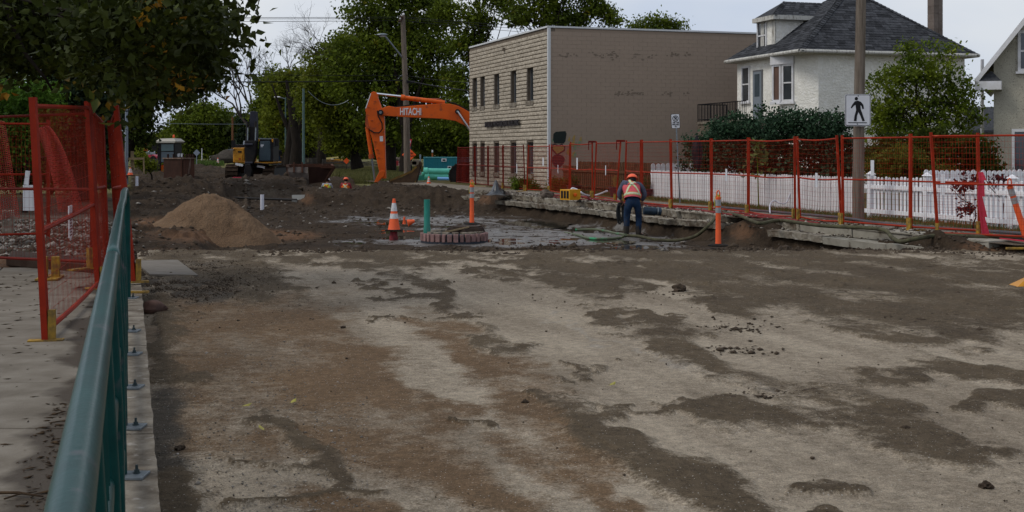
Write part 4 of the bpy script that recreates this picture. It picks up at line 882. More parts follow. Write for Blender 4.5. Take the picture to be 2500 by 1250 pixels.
ug = lambda px: ((px - 1250) / F * gA.y - gA.x) / (gx.x - (px - 1250) / F * gx.y)
window(gh, Pg, ug(2485), ug(2570), Zp(178, 32.3), Zp(80, 32.3)); window(gh, Pg, ug(2470), ug(2560), Zp(440, 32.3), Zp(316, 32.3), sash=False)
mb = MB(); mb.beam(D(2398, 33, Zp(145, 33)), D(2398, 33, 0), .07); part('downspout', mb, M['trimw'], gh)
q = D(2410, 52, 0); gr = thing('garage', 'dark shingled garage roof glimpsed between the two houses', 'garage', q)
mb = MB(); mb.prism([q + Vector((-1.2, 0, -.2)), q + Vector((3, 0, -.2)), q + Vector((3, 0, 2.4)), q + Vector((-1.2, 0, 2.4))], (0, 4, 0)); part('wall', mb, M['gstucco'], gr)
mb = MB(); mb.prism([q + Vector((-1.5, -.3, 2.3)), q + Vector((3.3, -.3, 2.3)), q + Vector((3.3, 1.5, 3.35)), q + Vector((-1.5, 1.5, 3.35))], (0, 0, .1)); part('roof', mb, M['shingle'], gr)

# ------------------------------------------------------------------ fences of boards and pickets
def picket_mesh(w_, h, t_, top, m, d):
    """board seen from the street, along direction d; top: flat, round, point, ear"""
    d = Vector(d).normalized(); n = Vector((d.y, -d.x, 0)); pts = [(-w_ / 2, 0), (w_ / 2, 0)]
    if top == 'round': pts += [(w_ / 2 * math.cos(a), h - w_ / 2 + w_ / 2 * math.sin(a)) for a in [math.pi * i / 6 for i in range(7)]]
    elif top == 'ear': pts += [(w_ / 2, h - .05), (w_ * .22, h), (-w_ * .22, h), (-w_ / 2, h - .05)]
    elif top == 'point': pts += [(w_ / 2, h - .04), (0, h), (-w_ / 2, h - .04)]
    else: pts += [(w_ / 2, h), (-w_ / 2, h)]
    mb = MB(); mb.prism([d * a + Vector((0, 0, b)) - n * t_ / 2 for a, b in pts], n * t_)
    me = bpy.data.meshes.new('picket'); me.from_pydata(mb.v, [], mb.f); bm = bmesh.new(); bm.from_mesh(me); bmesh.ops.recalc_face_normals(bm, faces=bm.faces); bm.to_mesh(me); bm.free(); me.materials.append(m); return me
def board_fence(name, label, p, q, w_, gap, h, top, m, rails=(.25, .8), z0=0.0, jit=.01, rail_side=-1, post=None, pname='picket', railm=None, cat='fence', skip=None, group=None):
    p, q = Vector(p), Vector(q); d = (q - p); L = d.length; d /= L; n = Vector((d.y, -d.x, 0)); root = thing(name, label, cat, p, group)
    ms = [picket_mesh(w_, h + random.uniform(-jit, jit), .02, top, m, d) for _ in range(4)]; k = int(L / (w_ + gap))
    for i in range(k):
        if skip and skip(i, k): continue
        o = bpy.data.objects.new(pname, random.choice(ms)); C.objects.link(o); o.parent = root; o.location = d * (i + .5) * (w_ + gap) + Vector((0, 0, z0 + random.uniform(-jit, jit)))
        o.rotation_euler = (random.uniform(-.01, .01), random.uniform(-.01, .01), 0)
    for rz_ in rails:
        mb = MB(); s_ = n * .032 * rail_side; mb.beam(p + Vector((0, 0, rz_)) + s_, q + Vector((0, 0, rz_)) + s_, .035, .09); part('rail', mb, railm or m, root)
    if post:
        for t in post:
            c = p + d * L * t; mb = MB(); mb.box(c + Vector((0, 0, (h + .1) / 2)), (.12, .12, h + .1), math.atan2(d.y, d.x)); mb.add([c + Vector((a, b, h + .1)) for a, b in ((-.09, -.09), (.09, -.09), (.09, .09), (-.09, .09))] + [c + Vector((0, 0, h + .18))], [(0, 1, 4), (1, 2, 4), (2, 3, 4), (3, 0, 4), (3, 2, 1, 0)]); part('post', mb, railm or m, root)
    return root
board_fence('board_fence', 'brown board fence between the office building and the white picket fence', (1.95, 46.9, 0), (4.35, 39.75, 0), .13, .055, .98, 'flat', M['wood'], rail_side=1, pname='board')
board_fence('board_fence', 'taller brown board screen standing behind the brown fence', (2.55, 47.3, 0), (5.0, 40.3, 0), .13, .03, 1.12, 'flat', M['wood'], rail_side=1, pname='board')
board_fence('white_fence', 'long white close-boarded fence with peeling paint left of the wooden pole', (4.46, 39.45, 0), (7.92, 28.1, 0), .095, .024, .90, 'ear', M['whitewood'], rail_side=-1)
board_fence('scalloped_fence', 'white round-topped fence running back beside the brown fence', (4.52, 39.95, 0), (7.6, 40.9, 0), .145, .025, 1.12, 'round', M['whitewood'])
board_fence('picket_fence', 'white open picket fence right of the wooden pole', (8.0, 27.75, 0), (10.7, 18.8, 0), .075, .065, .88, 'round', M['picketw'], rails=(.16, .70), rail_side=1, post=(.02, .24, .52), z0=.05, group=None)
board_fence('scalloped_fence', 'white round-topped fence behind the open pickets by the grey house', (8.9, 26.6, 0), (13.5, 28.0, 0), .115, .02, 1.08, 'round', M['picketw'])

# ------------------------------------------------------------------ temporary construction fence panels
def fence_panel(label, p, q, h=1.80, pb=0.0, qb=0.0, dp=Vector((0, 0, 0)), dq=Vector((0, 0, 0)), dx=.055, dz=.10, t_=.038, midf=.52, m='fence', sag=0.0, wr=.0036, hookp=False, foot=True, mid2=None, net=False, wv=None, fl=.70, group='red temporary fence panels', bend=0):
    """p, q base points; dp, dq shift of the post tops"""
    p = Vector(p) + Vector((0, 0, pb)); q = Vector(q) + Vector((0, 0, qb)); up = Vector((0, 0, h)); P1 = p + up + Vector(dp); Q1 = q + up + Vector(dq)
    root = thing('temporary_fence', label, 'fence', p, group)
    for a, b in ((p, P1), (q, Q1)):
        mb = MB(); mb.beam(a, b + (b - a).normalized() * .04, t_); part('post', mb, M[m], root)
    d = (q - p); L = d.length; nrm = Vector((d.y, -d.x, 0)).normalized(); lo = .07 / h
    fr = lambda u, v: (p.lerp(P1, v)).lerp(q.lerp(Q1, v), u) + nrm * bend * math.sin(u * math.pi) * (1 - v) + Vector((0, 0, -sag * math.sin(u * math.pi)))
    for nm, v in (('top_rail', .985), ('middle_rail', midf), ('bottom_rail', lo)):
        mb = MB(); mb.tube([fr(i / 8, v) for i in range(9)], t_ * .42, 6); part(nm, mb, M[m], root)
    mb = MB(); nv = max(2, int(L / dx)); nh = int(h / dz); wob = random.uniform(0, 6)
    for i in range(1, nv):
        u = i / nv; w_ = .25 / nv * math.sin(i * 1.3 + wob); mb.beam(fr(u + w_, lo), fr(u + w_, .5), wr); mb.beam(fr(u + w_, .5), fr(u, .985), wr)
    for j in range(1, nh):
        v = lo + (.985 - lo) * j / nh; k = 6 if L < 2.5 else 10
        for i in range(k):
            a = .012 * math.sin(i * 2.1 + j) if bend or sag else .004 * math.sin(i * 2.1 + j); b = .012 * math.sin((i + 1) * 2.1 + j) if bend or sag else .004 * math.sin((i + 1) * 2.1 + j); mb.beam(fr(i / k, v) + nrm * a + Vector((0, 0, a * .6)), fr((i + 1) / k, v) + nrm * b + Vector((0, 0, b * .6)), wr * 1.25)
    part('wire_mesh', mb, M[m], root, kind='stuff')
    if foot:
        for a in (p, q):
            c = Vector((a.x, a.y, a.z)); mb = MB(); mb.box(c + nrm * .0 + Vector((0, 0, -.0)), (.10, fl, .018), math.atan2(nrm.y, nrm.x) - math.pi / 2); mb.box(c + nrm * .045 + Vector((0, 0, .12)), (.055, .05, .24), math.atan2(nrm.y, nrm.x)); part('foot', mb, M['yellowfoot'], root)
    return root, fr, nrm
def ftag(root, fr, nrm, u, v, w_, h, m='signwh', txt=None):
    c = fr(u, v) + nrm * .03; d = Vector((-nrm.y, nrm.x, 0)); mb = MB(); mb.prism([c + d * a + Vector((0, 0, b)) for a, b in ((-w_ / 2, 0), (w_ / 2, 0), (w_ / 2, -h), (-w_ / 2, -h))], nrm * .006); s = part('notice_sign', mb, M[m], root)
    return s, c
RN = lambda px, d: D(px, d, .0)
seq = [  # (px_bottom, d, px_top, d) for both ends, label, tag position
    ((1115, 59.0, 1118), (1160, 55.5, 1158), 'red fence panel at the far end beside the excavator track', 'fence_dk', None),
    ((1161, 55.3, 1160), (1191, 53.0, 1190), 'narrow red fence panel before the second slit window', 'fence_dk', None),
    ((1192, 52.8, 1193), (1228, 50.0, 1227), 'red fence panel behind the black plastic sheet', 'fence_dk', None),
    ((1229, 49.8, 1229), (1282, 46.8, 1278), 'red fence panel right of the black plastic sheet', 'fence_dk', .7),
    ((1286, 46.5, 1290), (1342, 45.0, 1341), 'red fence panel ending at the corner of the office building', 'fence', .75),
    ((1344, 44.8, 1346), (1389, 41.0, 1391), 'red fence panel in front of the painted hearts', 'fence', .45),
    ((1393, 40.8, 1393), (1446, 39.4, 1446), 'red fence panel in front of the orange-brown reeds left of the planter', 'fence', .35),
    ((1450, 39.2, 1456), (1504, 36.6, 1515), 'leaning red fence panel just left of the stooping worker', 'fence', .5),
    ((1525, 35.8, 1529), (1565, 34.0, 1564), 'narrow red fence panel behind the stooping worker', 'fence', None),
    ((1568, 33.9, 1568), (1639, 32.4, 1636), 'red fence panel at the left end of the white fence', 'fence', None),
    ((1641, 32.3, 1638), (1736, 31.0, 1735), 'red fence panel crossed by the no-parking post', 'fence', None),
    ((1738, 30.9, 1738), (1826, 29.0, 1826), 'red fence panel behind the white close-boarded fence and hollyhock', 'fence', .45),
    ((1828, 28.9, 1829), (1941, 26.9, 1940), 'red fence panel with a bent bottom beside the hollyhock', 'fence', None),
    ((1953, 26.7, 1946), (2055, 25.0, 2043), 'leaning red fence panel just left of the wooden pole', 'fence', .5),
    ((2058, 24.9, 2056), (2222, 23.2, 2222), 'red fence panel crossing in front of the wooden pole', 'fence', .48),
    ((2224, 23.1, 2224), (2391, 22.0, 2387), 'red fence panel before the yellowing shrub', 'fence', .5),
    ((2290, 21.4, 2273), (2560, 20.2, 2560), 'red fence panel at the right edge with the crimson ribbon', 'fence', None)]
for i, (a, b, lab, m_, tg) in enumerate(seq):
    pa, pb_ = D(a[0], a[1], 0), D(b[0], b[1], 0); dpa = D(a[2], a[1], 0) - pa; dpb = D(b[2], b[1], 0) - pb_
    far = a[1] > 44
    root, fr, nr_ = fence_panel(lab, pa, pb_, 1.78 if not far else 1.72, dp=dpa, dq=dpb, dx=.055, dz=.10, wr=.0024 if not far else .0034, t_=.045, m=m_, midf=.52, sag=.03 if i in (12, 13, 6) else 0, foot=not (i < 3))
    if tg: ftag(root, fr, nr_, tg, .60 if i % 2 else .74, .09, .30 if i % 3 else .38)
    if i in (6, 7):
        mb = MB(); c = fr(1, 1.0); mb.box(c + Vector((0, -.02, .03)), (.26, .05, .06)); mb.box(c + Vector((-.12 if i == 6 else -.12, -.02, -.1)), (.03, .03, .26)); part('clamp', mb, M['fence_dk'], root)
# netting draped beside the excavator
def netting(label, P, nu, nv, w_=.012, m='net', name='snow_netting', parent=None):
    mb = MB()
    for i in range(nu + 1):
        for j in range(nv): mb.beam(P(i / nu, j / nv), P(i / nu, (j + 1) / nv), w_)
    for j in range(nv + 1):
        for i in range(nu): mb.beam(P(i / nu, j / nv), P((i + 1) / nu, j / nv), w_)
    o = part(name, mb, M[m]); tag(o, label, 'netting'); return o

# left side panels, close to the camera
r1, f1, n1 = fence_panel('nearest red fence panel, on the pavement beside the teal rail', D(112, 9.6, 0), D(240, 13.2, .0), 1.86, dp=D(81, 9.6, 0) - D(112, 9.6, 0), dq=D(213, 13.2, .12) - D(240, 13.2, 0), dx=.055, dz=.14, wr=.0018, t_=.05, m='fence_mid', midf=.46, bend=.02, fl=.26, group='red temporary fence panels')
s_, c_ = ftag(r1, f1, n1, .62, .47, .0, .0) if False else (None, None)
c = DP(170, 502, 11.6); d_ = (D(240, 13.2, 0) - D(112, 9.6, 0)).normalized(); mb = MB()
mb.prism([c + d_ * a + Vector((0, 0, b)) for a, b in ((-.11, 0), (.11, 0), (.13, -.29), (.0, -.33), (-.09, -.3))], Vector((.012, -.004, 0))); sg = part('notice_sign', mb, M['signwh'], r1)
mb = MB(); mb.prism([c + d_ * a + Vector((.014, -.006, b)) for a, b in ((-.09, -.075), (.10, -.075), (.10, -.115), (-.09, -.115))], Vector((.002, -.001, 0)))
part('red_band', mb, M['signred'], sg)
mb = MB()
for k in range(6): mb.prism([c + d_ * a + Vector((.014, -.006, b)) for a, b in ((-.06, -.13 - k * .028), (.07, -.13 - k * .028), (.07, -.141 - k * .028), (-.06, -.141 - k * .028))], Vector((.002, -.001, 0)))
part('print_lines', mb, M['black'], sg)
r2_, f2, n2 = fence_panel('red fence panel with kinked wires joined behind the nearest one', D(243, 13.3, 0), D(262, 15.6, .0), 1.88, dp=D(218, 13.3, .08) - D(243, 13.3, 0), dq=D(249, 15.6, 0) - D(262, 15.6, 0), dx=.06, dz=.14, wr=.0022, t_=.05, m='fence_mid', midf=.55, bend=.02, fl=.3)
r3, f3, n3 = fence_panel('leaning red fence panel seen edge-on behind the end of the teal rail', D(327, 13.0, .0), D(292, 15.8, 0), 1.84, pb=.10, dp=D(284, 13.0, 0) - D(327, 13.0, 0), dq=D(268, 15.8, 0) - D(292, 15.8, 0), dx=.05, dz=.14, m='fence_mid', wr=.0035, t_=.05, midf=.55, fl=.3)
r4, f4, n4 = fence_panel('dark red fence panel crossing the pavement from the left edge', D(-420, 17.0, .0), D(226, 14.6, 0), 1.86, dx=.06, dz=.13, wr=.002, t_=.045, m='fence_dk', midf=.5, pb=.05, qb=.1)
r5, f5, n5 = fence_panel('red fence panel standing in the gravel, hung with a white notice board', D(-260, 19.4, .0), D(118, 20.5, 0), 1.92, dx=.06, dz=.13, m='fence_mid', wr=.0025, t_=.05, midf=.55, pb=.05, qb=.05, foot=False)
def drape(u, v):
    a = DP(108, 307, 20.3); b = DP(60, 318, 20.3); t = v
    x = 112 + 92 * v ** .75 - (1 - u) * (34 + 26 * v); y = 306 + 210 * v ** 1.25 + 14 * (1 - u) * (1 - v); return DP(x, y, 20.2 - .25 * v + .12 * math.sin(u * 9 + v * 4))
netting('orange plastic snow netting drooping from the fence panel in the gravel', drape, 22, 44, .006)
def drape2(u, v): return DP(-60 + 72 * u + 36 * v, 300 + 232 * v + 5 * math.sin(u * 6), 20.35 + .08 * math.sin(u * 11))
netting('strip of orange snow netting hanging at the left edge', drape2, 14, 44, .007)
def drape3(u, v): return DP(1119 + 26 * u, 364 + 90 * v, 58.9 + .05 * math.sin(u * 7))
netting('dark red netting on the fence in front of the excavator track', drape3, 14, 28, .026, 'fence_dk')
mb = MB(); q = DP(70, 483, 19.2); mb.box(q, (.17, .02, .40)); tag(part('notice_board', mb, M['signwh']), 'white notice board hanging on the fence in the gravel', 'board')
mb = MB(); q = DP(66, 434, 19.3); mb.box(q, (.07, .02, .22), 0, Matrix.Rotation(.12, 3, 'Y')); tag(part('notice_tag', mb, M['signwh']), 'narrow white tag hanging above the notice board', 'sign')
mb = MB(); q = D(20, 22.5, 0); mb.box(q + Vector((0, 0, .2)), (.2, .2, .42), .3); tag(part('concrete_block', mb, M['conc'], bevel=.015), 'pale concrete block in the gravel at the left edge', 'block')
mb = MB(); mb.prism([D(15, 15.9, 0), D(225, 15.0, 0), D(235, 15.9, 0), D(30, 17.2, 0)], (0, 0, .10)); tag(part('timber_mat', mb, M['timber'], bevel=.01), 'dark wet timber mat lying across the end of the pavement', 'mat')
for i, (px, lab) in enumerate(((107, 'yellow painted block behind the nearest fence post'), (136, 'ochre painted block right of the yellow one behind the near fence'))):
    mb = MB(); q = D(px, 14.3, 0); mb.box(q + Vector((0, 0, .13)), (.09, .08, .26), .2); mb.box(q + Vector((0, 0, .012)), (.12, .5, .022), .2); tag(part('fence_block', mb, M['yellowfoot'], bevel=.006), lab, 'block')
mb = MB(); mb.beam(D(330, 14.6, .05), D(351, 14.6, .06), .05, .03); mb2 = MB()
for (py, d, lab) in ((612, 0, 'yellow fence foot poking out past the kerb'),):
    q = G(335, 713, .08); mb = MB(); mb.box(q + Vector((-.1, 0, 0)), (.42, .06, .02), .05); tag(part('yellow_bracket', mb, M['yellowfoot']), lab, 'bracket')

# ------------------------------------------------------------------ teal pedestrian rail on the kerb
a_r = -.076; RZ = EYE - .45
rl = thing('pedestrian_railing', 'teal tubular pedestrian railing bolted to the kerb in the foreground', 'railing', AP(a_r, .3, 0))
def RP(Y, z, a=a_r): return AP(a, Y, z)
seg = [(.25, 5.35), (5.42, 9.6)]
for y0, y1 in seg:
    mb = MB(); ys = np.linspace(y0 + .1, y1 - .1, 16); pts = [RP(y0, RZ - .16), RP(y0 + .01, RZ - .06), RP(y0 + .04, RZ - .015)] + [RP(float(y), RZ) for y in ys] + [RP(y1 - .05, RZ - .008), RP(y1 - .015, RZ - .04), RP(y1, RZ - .1)] + [RP(y1, RZ - .9)]
    pts = [RP(y0, .35)] + pts
    mb.tube(pts, .0305, 20); part('top_rail', mb, M['teal'], rl, smooth=True)
    mb = MB(); mb.tube([RP(y0 + .03, .62, a_r + .012), RP(y1 - .03, .62, a_r + .012)], .024, 14); part('middle_rail', mb, M['teal'], rl, smooth=True)
    mb = MB(); mb.tube([RP(y0 + .03, .18, a_r + .03), RP(y1 - .03, .18, a_r + .03)], .024, 14); part('bottom_rail', mb, M['teal'], rl, smooth=True)
    nb = int((y1 - y0) / .13)
    for i in range(nb):
        y = y0 + .065 + (y1 - y0 - .13) * i / (nb - 1); mb = MB(); mb.tube([RP(y, .19, a_r + .03), RP(y, .62, a_r + .018), RP(y, RZ - .03, a_r + .004)], .0095, 8); part('baluster', mb, M['teal'], rl, smooth=True)
mb = MB(); mb.tube([RP(9.66, RZ - .02), RP(10.1, RZ + .0), RP(10.6, RZ + .035, a_r + .015), RP(11.2, RZ + .085, a_r + .02), RP(11.6, RZ + .09, a_r + .03), RP(11.75, RZ + .04, a_r + .04), RP(11.78, RZ - .15, a_r + .045), RP(11.78, .0, a_r + .05)], .031, 18); part('end_rail', mb, M['teal'], rl, smooth=True)
for i, y in enumerate((2.1, 3.15, 4.2, 5.3, 6.24, 7.3, 8.5, 9.6, 11.78)):
    mb = MB(); mb.tube([RP(y, .07, a_r + .042), RP(y, .6, a_r + .03), RP(y, RZ - .01, a_r + .005)], .021, 14); po = part('post', mb, M['teal'], rl, smooth=True)
    mb = MB(); mb.box(AP(-.005, y, .077), (.15, .12, .012)); part('base_plate', mb, M['galv'], po, bevel=.002)
    for k in (-.03, .035):
        mb = MB(); c = AP(.028 if k > 0 else -.045, y + k * .4, .083); mb.lathe(c, [(.017, 0), (.017, .004), (.012, .004), (.012, .016), (.0065, .016), (.0065, .036)], 6); part('bolt', mb, M['bolt'], po)
# ------------------------------------------------------------------ orange excavator
d0 = 62.0
def XP(zx, zy, d=d0, ox=880, oy=210, s=4.807): return DP(ox + zx / s, oy + zy / s, d)
ex = thing('excavator', 'orange excavator with lettered boom reaching out from behind the office building', 'excavator', D(1180, d0, -.2))
def plate(name, pts, m, parent, y0=-.25, t_=.5, bevel=.02, d=d0, smooth=False, **k):
    mb = MB(); mb.prism([XP(x, y, d, **k) + Vector((0, y0, 0)) for x, y in pts], (0, t_, 0)); return part(name, mb, m, parent, bevel=bevel, smooth=smooth)
bo = plate('boom', [(262, 262), (300, 245), (340, 236), (420, 252), (700, 226), (960, 206), (1060, 212), (1150, 235), (1215, 268), (1300, 320), (1500, 520), (1700, 800), (1600, 850), (1420, 640), (1275, 500), (1220, 460), (1120, 412), (950, 385), (600, 370), (255, 348), (222, 335), (215, 305), (230, 280)], M['orange'], ex)
ar = plate('arm', [(120, 92), (135, 74), (158, 66), (185, 72), (202, 95), (212, 150), (248, 245), (282, 330), (288, 560), (302, 1085), (255, 1085), (225, 1010), (150, 660), (112, 520), (95, 400), (62, 290), (64, 262)], M['orange'], ex, y0=-.17, t_=.34)
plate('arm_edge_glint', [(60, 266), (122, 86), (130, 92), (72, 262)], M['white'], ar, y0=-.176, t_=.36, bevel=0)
def cylx(name, a, b, r, m, parent, dy=0, n=12):
    mb = MB(); mb.tube([XP(*a) + Vector((0, dy, 0)), XP(*b) + Vector((0, dy, 0))], r, n); return part(name, mb, m, parent, smooth=True)
cylx('ram_rod', (165, 88), (490, 124), .055, M['chrome'], bo); cb = cylx('ram_barrel', (478, 134), (990, 196), .115, M['orange'], bo); cylx('ram_collar', (476, 134), (520, 139), .15, M['orange'], bo)
cylx('ram_rod', (1142, 302), (1330, 580), .06, M['chrome'], bo, -.34); cylx('ram_barrel', (1300, 540), (1460, 800), .12, M['orange'], bo, -.34)
for (x, y, r) in ((245, 312, .10), (1142, 302, .09)):
    mb = MB(); c = XP(x, y); mb.lathe(c + Vector((0, -.36, 0)), [(r * 1.35, 0), (r * 1.35, .12), (r, .12), (r, .72)], 18, axis=(0, 1, 0)); p_ = part('pin', mb, M['machblk'], bo, smooth=True)
    mb = MB(); mb.lathe(c + Vector((0, -.375, 0)), [(r * .7, 0), (r * .7, .02)], 14, axis=(0, 1, 0)); part('pin_cap', mb, M['galv'], p_)
brl = cylx('bucket_ram', (78, 480), (128, 815), .10, M['orange'], ar, 0); cylx('ram_collar', (122, 800), (132, 850), .14, M['orangedk'], ar); cylx('bucket_ram_rod', (132, 840), (168, 1100), .05, M['galv'], ar)
mb = MB(); mb.tube([XP(205, 290) + Vector((0, -.22, 0)), XP(212, 350) + Vector((0, -.22, 0)), XP(258, 440) + Vector((0, -.22, 0)), XP(262, 505) + Vector((0, -.22, 0)), XP(225, 550) + Vector((0, -.22, 0)), XP(170, 548) + Vector((0, -.22, 0)), XP(105, 512) + Vector((0, -.22, 0))], .03, 8); part('hydraulic_hose', mb, M['bitumen'], ar, smooth=True)
mb = MB(); mb.tube([XP(260, 258), XP(420, 244), XP(700, 216), XP(830, 160), XP(980, 170), XP(1120, 210), XP(1290, 300)], .035, 8); part('hydraulic_hose', mb, M['bitumen'], bo, smooth=True)
mb = MB(); mb.tube([XP(790, 150) + Vector((0, .1, 0)), XP(900, 150) + Vector((0, .1, 0)), XP(1060, 190) + Vector((0, .1, 0)), XP(1180, 240) + Vector((0, .1, 0))], .03, 8); part('hydraulic_hose', mb, M['orangedk'], bo, smooth=True)
plate('link', [(228, 1000), (270, 990), (295, 1010), (280, 1060), (255, 1078), (205, 1138), (165, 1132), (175, 1110)], M['orange'], ar, y0=-.22, t_=.44); plate('link', [(58, 440), (72, 300), (98, 320), (112, 480), (100, 500), (70, 490)], M['orangedk'], ar, y0=-.15, t_=.3, bevel=0)
plate('decal', [(230, 588), (268, 588), (270, 650), (232, 650)], M['white'], ar, y0=-.18, t_=.02, bevel=0)
for k, (x, y) in enumerate(((180, 652), (202, 748), (220, 842), (175, 180), (98, 252), (138, 405))):
    mb = MB(); mb.box(XP(x, y) + Vector((0, -.18, 0)), (.12, .04, .035)); part('bracket', mb, M['orangedk'], ar)
for k in range(7):
    x = 400 + k * 80; y = 252 - k * 5.5; mb = MB(); mb.box(XP(x, y) + Vector((0, -.1, .04)), (.10, .06, .06)); part('hose_clamp', mb, M['machblk'], bo)
lettering('HITACHI', .5, XP(594, 306) + Vector((0, -.262, 0)), (1, 0, 0), (0, 0, 1), M['white'], bo, extrude=.008, width=XP(716, 0).x - XP(470, 0).x, bold=.01)
# body behind the building, track poking out
tb = D(1098, 61, 0); 
def track(root, x0, x1, yc, z0, h, w_, name='track'):
    """running gear with separate shoes; x0..x1 length along X"""
    L = x1 - x0; r = h / 2; mb = MB(); zc = z0 + r
    pts = [(x0 + r + (L - 2 * r) * t, z0) for t in np.linspace(0, 1, 8)] + [(x1 - r + r * math.sin(a), zc - r * math.cos(a)) for a in np.linspace(.3, math.pi - .3, 7)] + [(x1 - r - (L - 2 * r) * t, z0 + h) for t in np.linspace(0, 1, 8)] + [(x0 + r - r * math.sin(a), zc + r * math.cos(a)) for a in np.linspace(.3, math.pi - .3, 7)]
    mb.prism([Vector((a, yc - w_ * .45, b)) for a, b in pts], (0, w_ * .9, 0)); tr = part(name, mb, M['machblk'], root)
    per = 2 * (L - 2 * r) + 2 * math.pi * r; n = int(per / .19)
    for i in range(n):
        s = per * i / n; st_ = L - 2 * r
        if s < st_: c = (x0 + r + s, z0); a = 0
        elif s < st_ + math.pi * r: t = (s - st_) / r; c = (x1 - r + r * math.sin(t), zc - r * math.cos(t)); a = -t
        elif s < 2 * st_ + math.pi * r: c = (x1 - r - (s - st_ - math.pi * r), z0 + h); a = 0
        else: t = (s - 2 * st_ - math.pi * r) / r; c = (x0 + r - r * math.sin(t), zc + r * math.cos(t)); a = -t
        mb = MB(); mt = Matrix.Rotation(a, 3, 'Y'); cc = Vector((c[0], yc, c[1])); mb.box(cc, (.17, w_, .05), 0, mt); mb.box(cc + mt @ Vector((.05, 0, -.04 if c[1] < zc else .04)), (.03, w_, .05), 0, mt); part('track_shoe', mb, M['trackst'], tr)
    return tr
tx0 = (1097 - 1250) / F * 60.8
track(ex, tx0, tx0 + 4.4, 60.8, -.27, 1.18, .6); track(ex, tx0, tx0 + 4.4, 63.4, -.27, 1.18, .6)
mb = MB(); mb.box((tx0 + 3.2, 62.1, 1.0), (1.4, 1.8, .5)); mb.box((tx0 + 3.6, 62.1, 1.75), (3.4, 2.7, 1.2)); part('body', mb, M['orange'], ex, bevel=.06)
mb = MB(); mb.box((tx0 + 2.6, 61.2, 2.0), (1.5, .95, 1.7)); cbn = part('cab', mb, M['orangedk'], ex, bevel=.06); mb = MB(); mb.box((tx0 + 2.6, 60.72, 2.2), (1.2, .03, 1.0)); part('cab_window', mb, M['cabglass'], cbn)

# buckets lying on the mud
bk = thing('digger_bucket', 'muddy yellow-brown digger bucket with teeth lying beside the utility pole', 'bucket', D(985, 60, -.1))
def BP_(zx, zy, dy=0): return XP(zx, zy, 60) + Vector((0, dy, 0))
mb = MB(); outl = [(332, 1112), (345, 1140), (375, 1165), (520, 1186), (625, 1180), (640, 1165), (662, 1080), (692, 970), (690, 925), (655, 950)]
inner = [(350, 1106), (480, 1075), (600, 1010), (650, 955)]
mb.prism([BP_(x, y, -.05) for x, y in outl + inner[::-1]], (0, .04, 0)); part('side_plate', mb, M['bucket'], bk)
mb = MB(); mb.prism([BP_(x, y, 1.15) for x, y in outl + inner[::-1]], (0, .04, 0)); part('side_plate', mb, M['bucket'], bk)
mb = MB()
for i in range(len(outl) - 1): mb.prism([BP_(*outl[i], -.0), BP_(*outl[i + 1], -.0), BP_(outl[i + 1][0], outl[i + 1][1] - 12, -.0), BP_(outl[i][0], outl[i][1] - 12, -.0)], (0, 1.15, 0))
part('shell', mb, M['bucket'], bk)
mb = MB(); mb.prism([BP_(345, 1100, -.07), BP_(600, 990, -.07), BP_(655, 935, -.07), BP_(662, 960, -.07), BP_(610, 1012, -.07), BP_(350, 1122, -.07)], (0, .03, 0)); part('lip', mb, mat('ochre_lip', (.20, .12, .02), (.10, .06, .03), 4, rough=.8), bk)
for k in range(4):
    mb = MB(); q = BP_(688 - k * 3, 935 + k * 2, .15 + k * .28); mb.prism([q + Vector((-.10, 0, 0)), q + Vector((.10, 0, -.05)), q + Vector((.14, 0, .12)), q + Vector((.04, 0, .22)), q + Vector((-.04, 0, .10))], (0, .10, 0)); part('tooth', mb, M['bucket'], bk)
mb = MB(); q = BP_(645, 915, .5); mb.lathe(q + Vector((0, -.45, .05)), [(.17, 0), (.17, .9)], 14, axis=(0, 1, 0)); mb.box(q + Vector((-.12, 0, .05)), (.34, .9, .16)); part('hinge', mb, mat('pale_mud_caked', (.20, .17, .13), (.09, .07, .05), 8, rough=.9), bk)
# wide grey bucket
d1 = 60.0; wb = thing('clean_up_bucket', 'wide rusty clean-up bucket lying open on the mud', 'bucket', D(755, d1, -.1))
Wp = lambda px, py, dy=0: DP(px, py, d1) + Vector((0, dy, 0))
mb = MB(); prof = []
for i in range(9):
    t = i / 8; prof.append((t, 0))
# curved back facing the camera at left
pts0 = [(702, 407), (705, 420), (709, 435), (716, 447)]; pts1 = [(752, 408), (752.5, 422), (754, 436), (754, 449)]
for i in range(3):
    a, b, c, d = pts0[i], pts1[i], pts1[i + 1], pts0[i + 1]; k = [0, -.10, -.06, .06]
    mb.add([Wp(*a, k[i]), Wp(*b, k[i]), Wp(*c, k[i + 1]), Wp(*d, k[i + 1])], [(0, 1, 2, 3)])
part('back_plate', mb, M['bucketgr'], wb, smooth=True)
mb = MB(); mb.prism([Wp(752, 408, .02), Wp(808, 408, .5), Wp(804, 418, .5), Wp(785, 445, .3), Wp(754, 449, .08)], (0, .05, 0)); part('inner_plate', mb, M['rustdk'], wb)
mb = MB(); mb.beam(Wp(700, 405, .0), Wp(811, 408, .45), .12, .14); mb.beam(Wp(700, 404, 1.2), Wp(800, 403, 1.3), .12, .12); mb.beam(Wp(811, 408, .45), Wp(800, 403, 1.3), .1, .1); mb.beam(Wp(700, 405, 0), Wp(700, 404, 1.2), .1, .1); part('rim', mb, M['rust'], wb)
mb = MB(); mb.prism([Wp(698, 405, .05), Wp(705, 405, .05), Wp(712, 446, .1), Wp(700, 440, .1)], (0, 1.1, 0)); part('side_plate', mb, M['rust'], wb); mb = MB(); mb.prism([Wp(811, 408, .45), Wp(808, 409, .45), Wp(785, 446, .35), Wp(788, 446, .35)], (0, .9, 0)); part('side_plate', mb, M['rust'], wb)
